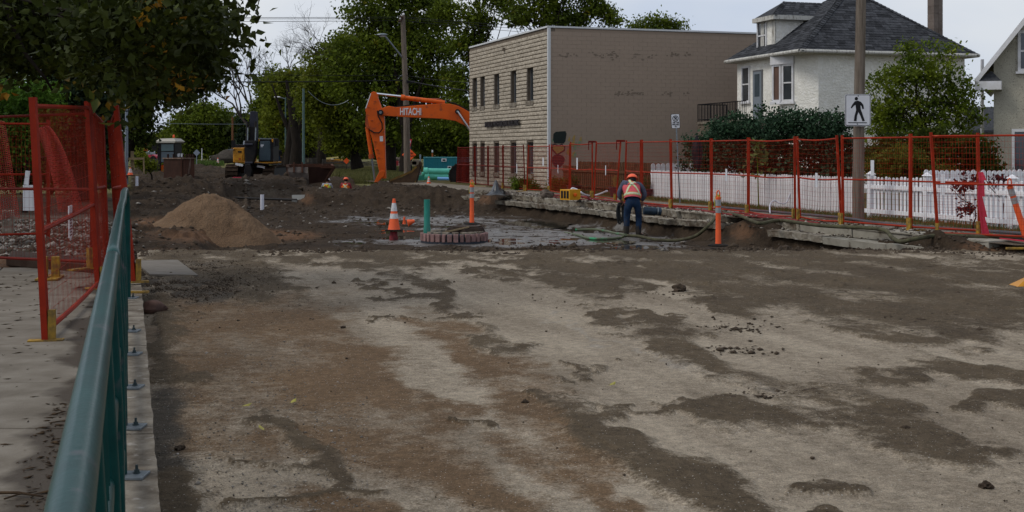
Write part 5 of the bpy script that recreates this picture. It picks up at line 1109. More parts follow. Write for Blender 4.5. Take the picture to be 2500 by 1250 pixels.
for px in (716, 736):
    mb = MB(); mb.prism([Wp(px, 396, -.02), Wp(px + 3, 396, -.02), Wp(px + 5, 421, -.14), Wp(px + 1, 421, -.14)], (0, .10, 0)); part('ear', mb, M['rust'], wb)

# trench box
d2 = 63.0; tb_ = thing('trench_box', 'open rusty steel trench box with upright pins on its rim', 'trench box', D(460, d2, -.1))
c0, c1, c2 = DP(399, 445, d2 + .9), DP(444.5, 447.5, d2 - .5), DP(475, 441, d2 + 1.2); c3 = c0 + (c2 - c1); ztp = [Zp(385, d2 + .9), Zp(389, d2 - .5), Zp(383, d2 + 1.2)]; ZT = 1.16; zb_ = -.35
for i, (a, b, mm) in enumerate(((c0, c1, 'rustdk'), (c1, c2, 'rust'), (c2, c3, 'rustdk'), (c3, c0, 'rust'))):
    a = Vector((a.x, a.y, zb_)); b = Vector((b.x, b.y, zb_)); n = (b - a).cross(Vector((0, 0, 1))).normalized(); mb = MB(); mb.prism([a, b, b - n * .08, a - n * .08], (0, 0, ZT - zb_)); part('side_panel', mb, M['rust'] if i != 0 else M['rustbrown'] if 'rustbrown' in M else M.setdefault('rustbrown', mat('brown_rust_plate', (.05, .025, .018), (.03, .015, .011), 2, rough=.85)), tb_, bevel=.01)
    mb = MB(); mb.beam(Vector((a.x, a.y, ZT)), Vector((b.x, b.y, ZT)), .12, .06); part('rim', mb, M['rust2'] if 'rust2' in M else M.setdefault('rust2', mat('dusty_rust', (.20, .15, .12), (.09, .05, .035), 5, rough=.9)), tb_)
for t, (a, b) in ((.25, (c0, c1)), (.55, (c0, c1)), (.35, (c1, c2)), (.7, (c1, c2)), (.9, (c1, c2)), (.4, (c3, c2)), (.7, (c3, c2))):
    q = a.lerp(b, t); mb = MB(); mb.tube([(q.x, q.y, ZT), (q.x, q.y, ZT + .22)], .05, 8); part('pin', mb, M['rustdk'], tb_)

# backhoe behind it
d3 = 74.0; bh = thing('backhoe', 'backhoe with dark cab and pale roof parked behind the trench box', 'backhoe', D(403, d3, -.1))
Bq = lambda px, py, dy=0: DP(px, py, d3) + Vector((0, dy, 0))
mb = MB(); z0_ = Zp(400, d3)
mb.prism([Bq(384, 349), Bq(426, 349), Bq(428, 402), Bq(384, 402)], (0, 1.6, 0)); cabp = part('cab', mb, M['machblk'], bh, bevel=.03)
mb = MB(); mb.prism([Bq(394, 352, -.03), Bq(424, 352, -.03), Bq(424, 368, -.03), Bq(394, 369, -.03)], (0, .02, 0)); part('window', mb, mat('pale_cab_glass', (.06, .10, .10), (.09, .13, .13), 1, rough=.1, spec=.4), cabp)
mb = MB(); mb.prism([Bq(394, 371, -.03), Bq(424, 371, -.03), Bq(425, 396, -.03), Bq(394, 396, -.03)], (0, .02, 0)); part('window', mb, M['cabglass'], cabp)
mb = MB(); mb.add([Bq(382, 345, -.2), Bq(431, 345, -.2), Bq(431, 345, 1.9), Bq(382, 345, 1.9), Bq(388, 338.5, .1), Bq(424, 337.5, .1), Bq(424, 337.5, 1.6), Bq(388, 338.5, 1.6), Bq(384, 349, -.2), Bq(428, 349, -.2), Bq(428, 349, 1.9), Bq(384, 349, 1.9)], [(4, 5, 6, 7), (0, 1, 5, 4), (1, 2, 6, 5), (2, 3, 7, 6), (3, 0, 4, 7), (0, 8, 9, 1), (1, 9, 10, 2), (2, 10, 11, 3), (3, 11, 8, 0)]); part('roof', mb, mat('cream_roof', (.34, .315, .265), None, rough=.6), cabp)
mb = MB(); mb.lathe(Bq(421, 336, .3), [(.07, 0), (.07, .12), (.05, .18)], 10); part('beacon', mb, M['cone'], cabp); mb = MB(); mb.box(Bq(378, 358, -.1), (.28, .1, .45)); part('mirror', mb, M['machblk'], cabp)
for px in (383, 432):
    mb = MB(); c = Bq(px, 414, .2); mb.lathe(c - Vector((.25, 0, 0)), [(.30, 0), (.55, 0), (.62, .08), (.62, .42), (.55, .5), (.3, .5)], 22, axis=(1, 0, 0)); wh = part('wheel', mb, M['bitumen'], bh, smooth=True); mb = MB(); mb.lathe(c - Vector((.27, 0, 0)), [(.28, 0), (.28, .5)], 14, axis=(1, 0, 0)); part('rim', mb, M['greymetal'], wh)
mb = MB(); mb.prism([Bq(388, 404), Bq(398, 403), Bq(402, 428), Bq(385, 428)], (0, .6, 0)); mb.prism([Bq(394, 396, .1), Bq(418, 396, .1), Bq(418, 425, .1), Bq(394, 425, .1)], (0, 1.2, 0)); part('rear_frame', mb, M['orange'], bh, bevel=.02)
for px in (434, 442): 
    mb = MB(); mb.box(Bq(px - 1, 379, .3), (.12, .12, .2)); part('work_lamp', mb, M['white'], bh)

# yellow and black excavator facing the camera
d4 = 67.0; e2 = thing('excavator', 'black and yellow excavator facing down the street with its boom folded upright', 'excavator', D(610, d4, -.2))
s4 = 6.58
def Q4(x, y, dy=0): return DP(540 + x / s4, 260 + y / s4, d4) + Vector((0, dy, 0))
def bx4(name, pts, m, dy, t_, bevel=.02, parent=None): mb = MB(); mb.prism([Q4(x, y, dy) for x, y in pts], (0, t_, 0)); return part(name, mb, m, parent or e2, bevel=bevel)
hs4 = bx4('engine_house', [(165, 662), (355, 658), (360, 910), (168, 905)], M['yel'], .3, 3.2, .06)
bx4('hatch', [(190, 775), (322, 780), (318, 872), (195, 868)], M['yel'], .26, .05, .01, hs4); bx4('grille_slot', [(250, 715), (308, 715), (308, 738), (250, 740)], M['machblk'], .27, .04, 0, hs4); bx4('latch', [(266, 828), (296, 830), (294, 858), (266, 856)], M['orangedk'], .24, .02, 0, hs4)
mb = MB(); mb.lathe(Q4(310, 620, 1.2), [(.12, -.3), (.12, .1), (.09, .25)], 10); part('exhaust', mb, M['greymetal'], hs4); bx4('air_filter', [(160, 605), (380, 615), (380, 660), (165, 660)], M['machblk'], 1.0, 1.0, .03, hs4)
bm4 = bx4('boom', [(450, 75), (535, 75), (545, 320), (545, 560), (440, 560), (440, 320)], M['boomgr'], .2, .7, .03)
bx4('boom_underside', [(440, 322), (540, 322), (540, 560), (436, 560)], M['machblk'], .12, .1, .01, bm4)
bx4('arm', [(388, 548), (575, 548), (560, 760), (520, 930), (395, 930), (385, 700)], M['machblk'], -.2, .6, .05)
for x in (415, 548): mb = MB(); mb.tube([Q4(x, 240, .1), Q4(x, 560, .0)], .07, 10); part('ram_barrel', mb, M['machblk'], bm4, smooth=True)
for x in (430, 556): mb = MB(); mb.tube([Q4(x, 340, .0), Q4(x, 545, -.1)], .035, 8); part('ram_rod', mb, M['galv'], bm4, smooth=True)
bx4('bucket_link', [(405, 920), (490, 920), (505, 1010), (512, 1045), (490, 1155), (405, 1160), (385, 1040), (395, 1000)], M['machblk'], -.35, .5, .04)
for y_ in (612, 905): mb = MB(); mb.tube([Q4(395, y_, -.24), Q4(520, y_, -.24)], .07, 10); part('pin', mb, M['boomgr'], e2, smooth=True)
cb4 = bx4('cab', [(598, 505), (832, 510), (828, 890), (590, 890)], M['machblk'], .1, 1.7, .05)
bx4('windscreen', [(622, 556), (782, 552), (790, 740), (786, 872), (612, 868), (606, 760)], M['cabglass'], .06, .03, .01, cb4)
bx4('roof_bar', [(604, 506), (810, 512), (808, 528), (604, 524)], M['galv'], .03, .2, 0, cb4); bx4('yellow_corner', [(598, 508), (622, 520), (612, 552), (600, 560)], M['yel'], .04, .1, 0, cb4); bx4('yellow_corner', [(805, 520), (832, 518), (830, 575), (812, 560)], M['yel'], .04, .1, 0, cb4)
bx4('paper_notice', [(630, 612), (678, 610), (678, 632), (630, 634)], M['signwh'], .045, .01, 0, cb4); bx4('paper_notice', [(632, 640), (664, 640), (664, 652), (632, 652)], M['signwh'], .045, .01, 0, cb4)
bx4('walkway', [(540, 900), (848, 925), (848, 940), (545, 915)], M['machblk'], -.2, 2.5, .01); bx4('deck', [(360, 885), (830, 888), (820, 915), (360, 925)], M['yel'], .15, 2.4, .02); bx4('turntable', [(330, 915), (640, 915), (610, 1000), (360, 1000)], M['machblk'], .4, 2, .03); bx4('axle_frame', [(260, 960), (670, 960), (670, 1060), (560, 1090), (380, 1090), (260, 1060)], M['rustdk'], .6, 1.6, .05)
for nm, x in (('mirror', 185), ('mirror', 880)): mb = MB(); mb.box(Q4(x, 600 if x < 300 else 575, .2), (.22, .05, .4)); mb.beam(Q4(x, 620, .2), Q4(x + (30 if x < 300 else -50), 640, .3), .03); part(nm, mb, M['machblk'], e2)
mb = MB(); mb.box(Q4(152, 690, .2), (.3, .3, .04)); part('step', mb, M['galv'], e2)
def track_front(x0, x1, ytop, ybot):
    a, b = Q4(x0, ybot), Q4(x1, ytop); wv_ = b.x - a.x; zb, zt = a.z, b.z; h = zt - zb; yc0 = a.y; L = 4.2; r = h / 2; n = 0
    mb = MB(); mb.box(((a.x + b.x) / 2, yc0 + L / 2, (zb + zt) / 2), (wv_ * .8, L - h * .4, h * .8)); tr = part('track', mb, M['machblk'], e2)
    per = 2 * (L - 2 * r) + 2 * math.pi * r; n = int(per / .2); xc = (a.x + b.x) / 2; st_ = L - 2 * r
    for i in range(n):
        s = per * i / n
        if s < st_: y, z, an = yc0 + r + s, zb, 0
        elif s < st_ + math.pi * r: t = (s - st_) / r; y, z, an = yc0 + L - r + r * math.sin(t), zb + r - r * math.cos(t), t
        elif s < 2 * st_ + math.pi * r: y, z, an = yc0 + L - r - (s - st_ - math.pi * r), zt, math.pi
        else: t = (s - 2 * st_ - math.pi * r) / r; y, z, an = yc0 + r - r * math.sin(t), zb + r + r * math.cos(t), math.pi + t
        mt = Matrix.Rotation(an, 3, 'X'); mb = MB(); mb.box((xc, y, z), (wv_, .185, .04), 0, mt); c = Vector((xc, y, z)) + mt @ Vector((0, .06, -.035)); mb.box(c, (wv_, .03, .05), 0, mt); part('track_shoe', mb, M['trackst'], tr)
track_front(60, 265, 945, 1190); track_front(665, 852, 968, 1190)
for x in (285, 635): mb = MB(); mb.box(Q4(x, 935 if x < 400 else 968, .1), (.42, .1, .12), 0, Matrix.Rotation(.2, 3, 'Y')); part('step_plate', mb, M['white'], e2)
mb = MB(); mb.box(Q4(335, 1145, -1.2), (.5, .4, .12)); tag(part('tool_tray', mb, M['pinktruck']), 'small red tray on the mud between the excavator tracks', 'tray')

# ------------------------------------------------------------------ far vehicles, boxes, pipes
def far_box(name, label, cat, px0, px1, py0, py1, d, depth, m, group=None, z0=None):
    p = D(px0, d, 0); root = thing(name, label, cat, D((px0 + px1) / 2, d, z0 or 0), group); mb = MB(); a, b = DP(px0, py1, d), DP(px1, py0, d); mb.prism([(a.x, a.y, a.z), (b.x, a.y, a.z), (b.x, a.y, b.z), (a.x, a.y, b.z)], (0, depth, 0)); o = part('body', mb, m, root, bevel=.02); return root, o, a, b
ct, o, a, b = far_box('equipment_container', 'teal corrugated equipment container with white vents behind the mint pipes', 'container', 1034, 1146, 384, 432, 74, 2.2, M['tealbox'])
for i in range(27):
    x = a.x + .05 + i * (b.x - a.x - .1) / 26; mb = MB(); mb.box((x, a.y - .012, (a.z + b.z) / 2), (.045, .03, (b.z - a.z) * .92)); part('rib', mb, M['tealbox'], ct)
mb = MB(); mb.beam((a.x, a.y - .02, b.z), (b.x, a.y - .02, b.z), .05, .05); part('top_edge', mb, mat('pale_teal_edge', (.12, .36, .40), None), ct)
for (x0, x1, y0, y1) in ((1078, 1090, 387, 394.5), (1093, 1102, 405.5, 412)):
    c = DP((x0 + x1) / 2, (y0 + y1) / 2, 74); mb = MB(); mb.box(c + Vector((0, -.04, 0)), ((x1 - x0) / F * 74, .05, (y1 - y0) / F * 74)); v_ = part('vent', mb, M['white'], ct); mb = MB(); mb.box(c + Vector((0, -.07, 0)), ((x1 - x0) / F * 74 * .6, .02, (y1 - y0) / F * 74 * .5)); part('grille', mb, M['black'], v_)
def pipe(label, a, b, r, m, name='pipe', n=16, hollow=True, group=None):
    a, b = Vector(a), Vector(b); mb = MB(); ax = (b - a); L = ax.length; mb.lathe(a, [(r * .9, .0), (r, .0), (r, L), (r * .9, L), (r * .9, .02)][:4] if hollow else [(r, 0), (r, L)], n, axis=ax); root = thing(name, label, 'pipe', a, group); part('barrel', mb, m, root, smooth=True)
    return root
for (x0, y0, x1, y1, r, lab, m_) in ((1035, 419, 1112, 420, .19, 'upper mint green sewer pipe in the pile by the container', 'mint'), (1030, 424.5, 1110, 425, .10, 'thin mint pipe wedged between the two large ones', 'mint'), (1038, 431, 1112, 432, .19, 'lower mint green sewer pipe in the pile by the container', 'mint')):
    root = pipe(lab, DP(x0, y0, 67), DP(x1, y1, 67.5), r, M[m_], 'sewer_pipe'); 
    if r > .15: mb = MB(); mb.lathe(DP(x0 - .5, y0, 67), [(r + .035, 0), (r + .035, .22)], 16, axis=(1, 0, 0)); part('socket', mb, M[m_], root, smooth=True)
pipe('light blue water pipe lying on the kerb below the mint pipes', DP(1068, 436.5, 64.5), DP(1106, 437.5, 64.5), .10, M['bluepipe'], 'water_pipe')
mb = MB(); q = DP(1025, 434, 68.5); mb.prism([q + Vector((-.25, 0, -.22)), q + Vector((.3, 0, -.2)), q + Vector((.32, 0, .28)), q + Vector((0, 0, .15)), q + Vector((-.5, 0, -.12))], (0, .5, 0)); tag(part('pipe_fitting', mb, M['tealpipe'], bevel=.04), 'green pipe fitting at the left end of the mint pipes', 'pipe fitting')
# trucks and machines beyond the grass
tr, o, a, b = far_box('dump_truck', 'dark red truck box heaped with debris behind the orange arm', 'truck', 940, 972, 393, 408, 112, 2.5, M['redtruck'])
mb = MB()
for i in range(12): mb.blob(Vector((a.x + random.random() * (b.x - a.x), a.y + 1, b.z + .05)), (.3, .4, .22 + .1 * random.random()), i, .4, 5)
part('load', mb, M['stone'], tr); mb = MB(); mb.box(DP(962, 410.5, 112) + Vector((0, -.3, 0)), (2.9, .1, .16)); mb.box(DP(912, 411, 112) + Vector((0, -.3, 0)), (.5, .1, .26)); part('trailer_rail', mb, M['white'], tr)
mb = MB(); mb.box(DP(950, 414.5, 112), (4.4, 2, .12)); part('chassis', mb, M['black'], tr)
for px in (945, 962):
    mb = MB(); mb.lathe(DP(px, 412, 112), [(.3, 0), (.3, .3)], 12, axis=(0, 1, 0)); part('wheel', mb, M['black'], tr)
lo = thing('loader', 'yellow loader half hidden behind the grey board fence', 'loader', D(815, 116, .3)); q = lambda px, py, dy=0: DP(px, py, 116) + Vector((0, dy, 0))
mb = MB(); mb.prism([q(790, 389), q(795, 385), q(824, 382), q(825, 386), q(806, 388), q(796, 391)], (0, .5, 0)); part('arm', mb, mat('pale_yellow', (.5, .42, .16), None), lo); mb = MB(); mb.prism([q(790, 390), q(832, 388), q(830, 400), q(800, 398)], (0, 1.5, 0)); part('body', mb, M['yel'], lo)
mb = MB(); mb.prism([q(861, 392), q(876, 391), q(874, 401), q(863, 399)], (0, 1.5, 0)); part('rear_body', mb, M['yel'], lo); mb = MB(); mb.box(q(812, 388, -.1), (.32, .1, .06)); part('lamp', mb, M['white'], lo)
ri = thing('pickup_truck', 'small red pickup parked far down the street', 'truck', D(366, 150, .3)); q = lambda px, py, dy=0: DP(px, py, 150) + Vector((0, dy, 0))
mb = MB(); mb.prism([q(352, 377), q(374, 377), q(377, 380), q(384, 381), q(384, 387), q(352, 387)], (0, 1.8, 0)); part('body', mb, M['pinktruck'], ri, bevel=.05); mb = MB(); mb.prism([q(354, 371), q(368, 371), q(371, 377), q(353, 377)], (0, 1.6, 0)); part('cab', mb, M['greymetal'], ri)
for px in (358, 374): mb = MB(); mb.lathe(q(px, 388, -.1), [(.38, 0), (.38, .3)], 14, axis=(0, 1, 0)); part('wheel', mb, M['black'], ri)
o = MB(); o.box(q(344, 368, 2), (.4, .3, 1.8)); tag(part('barrier_post', o, M['orange']), 'orange machine mast left of the far red pickup', 'machine')
mb = MB()
for k in range(6): mb.box(q(385.5 + k * .9, 384, 3), (.03, .02, .7))
mb.beam(q(384, 381, 3), q(391, 381, 3), .05); mb.beam(q(384, 387, 3), q(391, 387, 3), .05); tag(part('barrier', mb, M['net']), 'orange barrier right of the far red pickup', 'barrier')
far_box('white_shed', 'white low shed wall at the end of the street', 'shed', 511, 562, 375, 390, 165, 3, M['white']); far_box('parked_car', 'dark blue car parked before the far white shed', 'car', 507, 530, 373.5, 380, 163, 1.6, mat('navy_paint', (.01, .015, .05), None, rough=.3))
mb = MB(); mb.blob(DP(555, 387, 120), (1.4, 1.2, .75), 3, .3, 10); tag(part('dirt_mound', mb, M['mud2'] if 'mud2' in M else M.setdefault('mud2', mat('grey_dirt', (.07, .06, .05), (.04, .035, .03), 5, rough=1, bump=.5)), smooth=True), 'grey dirt mound left of the yellow excavator', 'mound')
mb = MB(); mb.box(D(545, 112, .33), (6, 1.2, .12)); mb.box(D(516, 112.6, .33), (.9, .3, .3)); tag(part('concrete_barrier', mb, M['conc']), 'pale concrete barrier pieces beyond the torn up street', 'barrier')
# grey board fence beyond the grass
def farfence(label, px0, px1, d0_, d1_, pt0, pt1, pb0, pb1, n, m='woodgrey', nm='board_fence'):
    root = thing(nm, label, 'fence', D(px0, d0_, .3)); mb = MB(); mb2 = MB()
    for i in range(n):
        t = (i + .5) / n; d = d0_ + (d1_ - d0_) * t; px = px0 + (px1 - px0) * t; w_ = abs(D(px1, d1_, 0).x - D(px0, d0_, 0).x) / n * .9; zt = Zp(pt0 + (pt1 - pt0) * t, d); mb.box((D(px, d, 0).x, d, (zt + .0) / 2), (w_, .03, zt)); 
    part('boards', mb, M[m], root, kind='stuff'); a, b = D(px0, d0_, 0), D(px1, d1_, 0); mb2.beam(a + Vector((0, .05, .6)), b + Vector((0, .05, .6)), .05, .1); part('rail', mb2, M[m], root); return root
farfence('grey vertical board fence behind the elm trunks', 786, 1000, 104, 116, 388, 407, 412, 412, 70); farfence('short grey board fence behind the wide bucket', 745, 774, 103, 104, 385, 386, 412, 412, 12)

# ------------------------------------------------------------------ poles, signs, lamps
pl = thing('utility_pole', 'weathered utility pole carrying a street lamp behind the orange boom', 'pole', D(994, 67, 0)); b_ = D(994, 67, 0)
mb = MB(); mb.tube([b_ + Vector((.02, 0, -.3)), b_ + Vector((-.05, 0, 4)), b_ + Vector((-.24, 0, Zp(38, 67)))], [.19, .165, .125], 14); part('shaft', mb, M['pole'], pl, smooth=True)
mb = MB(); q = DP(983, 141, 67); mb.tube([q, DP(941, 89, 66)], .045, 8); part('lamp_arm', mb, M['greymetal'], pl, smooth=True)
mb = MB(); c = DP(933, 85, 66); mb.blob(c, (.30, .16, .085), 2, .05, 8); ll = part('lamp_head', mb, M['galv'], pl, smooth=True); mb = MB(); mb.blob(c + Vector((.02, 0, -.06)), (.18, .12, .06), 2, 0, 6); part('lens', mb, M['white'], ll, smooth=True)
mb = MB(); mb.beam(DP(975, 53, 66.6), DP(985, 41, 67.3), .12, .10); mb.box(DP(980, 44, 67), (.22, .5, .12)); part('crossarm', mb, M['timber'], pl)
for k in range(3): mb = MB(); mb.lathe(DP(977 + k * 4, 47 - 5 * k, 66.8 + .2 * k), [(.05, 0), (.07, .04), (.04, .12)], 8); part('insulator', mb, M['white'], pl)
mb = MB(); mb.box(DP(1003, 200, 66.8), (.4, .15, .14)); part('cable_box', mb, M['black'], pl)
def wire(label, pts, r=.012, sag=.3, m='black'):
    pts = [Vector(p) for p in pts]; out_ = []
    for a, b in zip(pts[:-1], pts[1:]):
        for i in range(12): t = i / 12; out_.append(a.lerp(b, t) - Vector((0, 0, sag * 4 * t * (1 - t))))
    out_.append(pts[-1]); mb = MB(); mb.tube(out_, r, 5); return tag(part('cable', mb, M[m], smooth=True), label, 'cable')
for k, (y0, y1, lab) in enumerate(((38, 41, 'uppermost of the three wires crossing the sky to the utility pole'), (41.5, 44, 'middle of the three wires crossing the sky to the utility pole'), (48, 50, 'lowest of the three wires crossing the sky to the utility pole'))):
    wire(lab, [DP(180, y0 + 2, 60), DP(985, y1, 67), DP(1330, 66 + k * 8, 80)], .013, .05)
wire('upper thin cable crossing mid sky to the utility pole', [DP(420, 178, 62), DP(990, 184, 67), DP(1150, 202, 61)], .013, .05); wire('thick black cable crossing mid sky to the utility pole', [DP(250, 196, 50), DP(440, 199, 62), DP(990, 196, 67), DP(1150, 222, 61)], .03, .05)
wire('faint cable across the trees at the end of the street', [DP(200, 294, 100), DP(600, 303, 110)], .02, .1, 'galv'); wire('drooping cable hanging from the verdigris light pole', [DP(752, 222, 84), DP(850, 245, 84)], .016, .6, 'galv')
def lpole(name, label, px, d, py_top, py_bot, r, m, arm=None, cat='pole'):
    zt, zb2 = Zp(py_top, d), Zp(py_bot, d); root = thing(name, label, cat, D(px, d, zb2)); mb = MB(); mb.tube([D(px, d, zb2 - .3), D(px, d, zt)], [r, r * .75], 12); part('shaft', mb, m, root, smooth=True)
    if arm: mb = MB(); mb.tube([D(px, d, zt - .1), DP(*arm, d)], .03, 6); part('arm', mb, M['greymetal'], root); mb = MB(); mb.blob(DP(*arm, d), (.32, .14, .07), 1, 0, 6); part('lamp_head', mb, M['white'], root, smooth=True)
    return root
lpole('light_pole', 'verdigris green light pole standing behind the wide bucket', 741, 82, 216, 412, .10, M['greenpole'], None); lpole('light_pole', 'far grey lamp post half hidden in the elm leaves', 697, 112, 238, 408, .07, M['greenpole'], (677, 237)); lpole('light_pole', 'galvanised light pole beside the wooden barricade', 309, 46, 250, 430, .07, M['greymetal'], None); lpole('wooden_pole', 'thin brown pole with a small lamp left of the yellow excavator', 568, 130, 286, 392, .14, mat('orange_brown_pole', (.15, .07, .035), None), (581, 270))
lpole('sign_post', 'small white-topped post beyond the trench box', 493, 120, 362, 388, .05, M['white']); 
mb = MB(); q = D(480, 95, 0); sg = thing('warning_sign', 'blank grey back of a diamond sign beyond the trench box', 'sign', q); c = DP(480, 373, 95); mb.prism([c + Vector((0, 0, -.27)), c + Vector((.27, 0, 0)), c + Vector((0, 0, .27)), c + Vector((-.27, 0, 0))], (0, .02, 0)); part('plate', mb, M['greymetal'], sg); mb = MB(); mb.beam(q, c + Vector((0, .03, 0)), .05); part('post', mb, M['greymetal'], sg)
def diamond(label, px, py, d, r, txt=None):
    c = DP(px, py, d); root = thing('road_work_sign', label, 'sign', D(px, d, .2)); mb = MB(); mb.prism([c + Vector((0, 0, -r)), c + Vector((r, 0, 0)), c + Vector((0, 0, r)), c + Vector((-r, 0, 0))], (0, .02, 0)); f = part('plate', mb, M['signor'], root); mb = MB(); mb.beam(D(px, d, .1) + Vector((0, .05, 0)), c + Vector((0, .05, 0)), .05); part('stand', mb, M['black'], root)
    if txt: lettering(txt, r * .36, c + Vector((0, -.004, 0)), (1, 0, 0), (0, 0, 1), M['black'], f, extrude=.002, bold=.004)
diamond('orange diamond road work sign behind the utility pole', 998.5, 378, 78, .45, 'WATER\nON ROAD'); diamond('orange diamond sign between the elm trunks', 846, 393, 100, .26)
c = DP(1000.5, 349, 77.5); ys = thing('yield_sign', 'red and white yield sign above the orange diamond sign', 'sign', D(1000.5, 77.5, .1)); mb = MB(); mb.prism([c + Vector((-.13, 0, .24)), c + Vector((.13, 0, .24)), c + Vector((.0, 0, -.36))], (0, .02, 0)); part('plate', mb, M['signred'], ys); mb = MB(); mb.prism([c + Vector((-.06, -.006, .14)), c + Vector((.06, -.006, .14)), c + Vector((0, -.006, -.16))], (0, .004, 0)); part('centre', mb, M['signwh'], ys); mb = MB(); mb.beam(D(1000.5, 77.6, .1), c + Vector((0, .1, 0)), .05); part('post', mb, M['greymetal'], ys)
mb = MB(); q = D(1026, 76, .1); mb.beam(q, DP(1026, 381, 76), .07); mb.box(DP(1026, 381, 76), (.1, .1, .2)); tag(part('small_post', mb, M['greymetal']), 'thin pale post left of the teal container', 'post')
q = DP(1055.5, 374, 78); tk = thing('flare_post', 'orange post with white cap above the teal container', 'post', D(1055.5, 78, .1)); mb = MB(); mb.beam(D(1055.5, 78, .1), q, .09); part('shaft', mb, mat('brown_orange', (.3, .09, .03), None), tk); mb = MB(); mb.box(DP(1055.5, 369, 78), (.09, .09, .15)); part('cap', mb, M['white'], tk)

# big wooden pole and crosswalk sign on the right
dp_ = 26.6; wp = thing('wooden_pole', 'thick weathered wooden pole carrying the crosswalk sign', 'pole', D(2094, dp_, 0))
mb = MB(); ptsp = [D(2096, dp_, -.3), D(2095, dp_, .6), D(2097, dp_, 2.2), D(2103, dp_, 5.2), D(2110, dp_, 8.5)]; mb.tube(ptsp, [.130, .125, .115, .104, .098], 24); part('shaft', mb, M['pole'], wp, smooth=True)
cs_ = thing('crosswalk_sign', 'white square crosswalk sign with black walking figure on the wooden pole', 'sign', DP(2094.5, 268, dp_ - .16))
dsn = dp_ - .17
def SPt(px, py, o=0): return DP(px, py, dsn) + Vector((0, -o, 0))
def rrect(x0, y0, x1, y1, r):
    out_ = []
    for cx, cy, a0 in ((x1 - r, y1 - r, 0), (x0 + r, y1 - r, 90), (x0 + r, y0 + r, 180), (x1 - r, y0 + r, 270)):
        out_ += [(cx + r * math.cos(R(a0 + k * 22.5)), cy + r * math.sin(R(a0 + k * 22.5))) for k in range(5)]
    return out_
def flat(name, pts, m, parent, o, t_=.002, f=None): f = f or SPt; mb = MB(); mb.prism([f(x, y, o) for x, y in pts], (0, t_, 0)); return part(name, mb, m, parent)
plt_ = flat('plate', rrect(2063, 230, 2126, 308, 4), M['signwh'], cs_, 0, .006); flat('border', rrect(2064.2, 231.2, 2124.8, 306.8, 3.6), M['black'], plt_, .003, .002); flat('face', rrect(2065.6, 232.6, 2123.4, 305.4, 3), M['signwh'], plt_, .006, .002)
zz = lambda x, y: (1650 + x / 2.5, y / 2.5)
flat('walking_figure', [zz(*p) for p in ((1092, 618), (1110, 614), (1130, 622), (1144, 640), (1148, 664), (1138, 666), (1133, 648), (1126, 642), (1128, 668), (1140, 700), (1153, 738), (1138, 740), (1126, 708), (1114, 684), (1106, 706), (1102, 740), (1086, 738), (1090, 706), (1100, 672), (1096, 640), (1086, 646), (1072, 662), (1067, 656), (1078, 636))], M['black'], plt_, .009, .002)
flat('walking_figure_head', [(zz(1101, 602)[0] + 4.2 * math.cos(R(a)), zz(1101, 602)[1] + 4.2 * math.sin(R(a))) for a in range(0, 360, 24)], M['black'], plt_, .009, .002); flat('underline', [zz(1051, 746), zz(1166, 747), zz(1166, 752), zz(1051, 751)], M['black'], plt_, .009, .002)
for p in ((1112, 586), (1108, 757)): mb = MB(); mb.lathe(SPt(*zz(*p), .012), [(.012, 0), (.012, .01)], 8, axis=(0, 1, 0)); part('screw', mb, M['bolt'], plt_)
# no-parking sign
dn = 35.5; ns_ = thing('no_parking_sign', 'white no-parking sign with circled P on a leaning galvanised post', 'sign', D(1660, dn, 0)); NP_ = lambda px, py, o=0: DP(px, py, dn) + Vector((0, -o, 0))
mb = MB(); mb.beam(D(1660, dn, 0), DP(1650, 280, dn) + Vector((0, .03, 0)), .055, .035); part('post', mb, M['galv'], ns_)
npl = flat('plate', [(1637.6, 280), (1640, 278.2), (1657, 277.6), (1659, 279.6), (1660.4, 311), (1658.6, 313.4), (1641.4, 314), (1639.4, 312)], M['black'], ns_, 0, .006, NP_); fc = flat('face', [(1638.6, 280.6), (1640.6, 279.2), (1656.6, 278.6), (1658.1, 280.4), (1659.4, 310.8), (1657.8, 312.4), (1642, 313), (1640.4, 311.4)], M['signwh'], npl, .004, .003, NP_)
cx, cy = 1649, 289.2
mb = MB(); n = 24
for i in range(n):
    a0, a1 = 2 * math.pi * i / n, 2 * math.pi * (i + 1) / n; mb.prism([NP_(cx + r * math.cos(a), cy + r * math.sin(a), .008) for r, a in ((7.4, a0), (7.4, a1), (5.9, a1), (5.9, a0))], (0, .002, 0))
mb.prism([NP_(*p, .008) for p in ((1643.2, 284.6), (1644.4, 283.6), (1654.8, 293.6), (1653.6, 294.8))], (0, .002, 0)); part('prohibition_ring', mb, M['black'], npl)
lettering('P', .14, NP_(1649.3, 289.4, .009), (1, 0, 0), (0, 0, 1), M['black'], npl, .001, bold=.004); lettering('1AM - 6AM\nMON WED\nFRI', .058, NP_(1649.6, 304.0, .009), (1, 0, 0), (0, 0, 1), M['black'], npl, .001, width=.19, bold=.002)

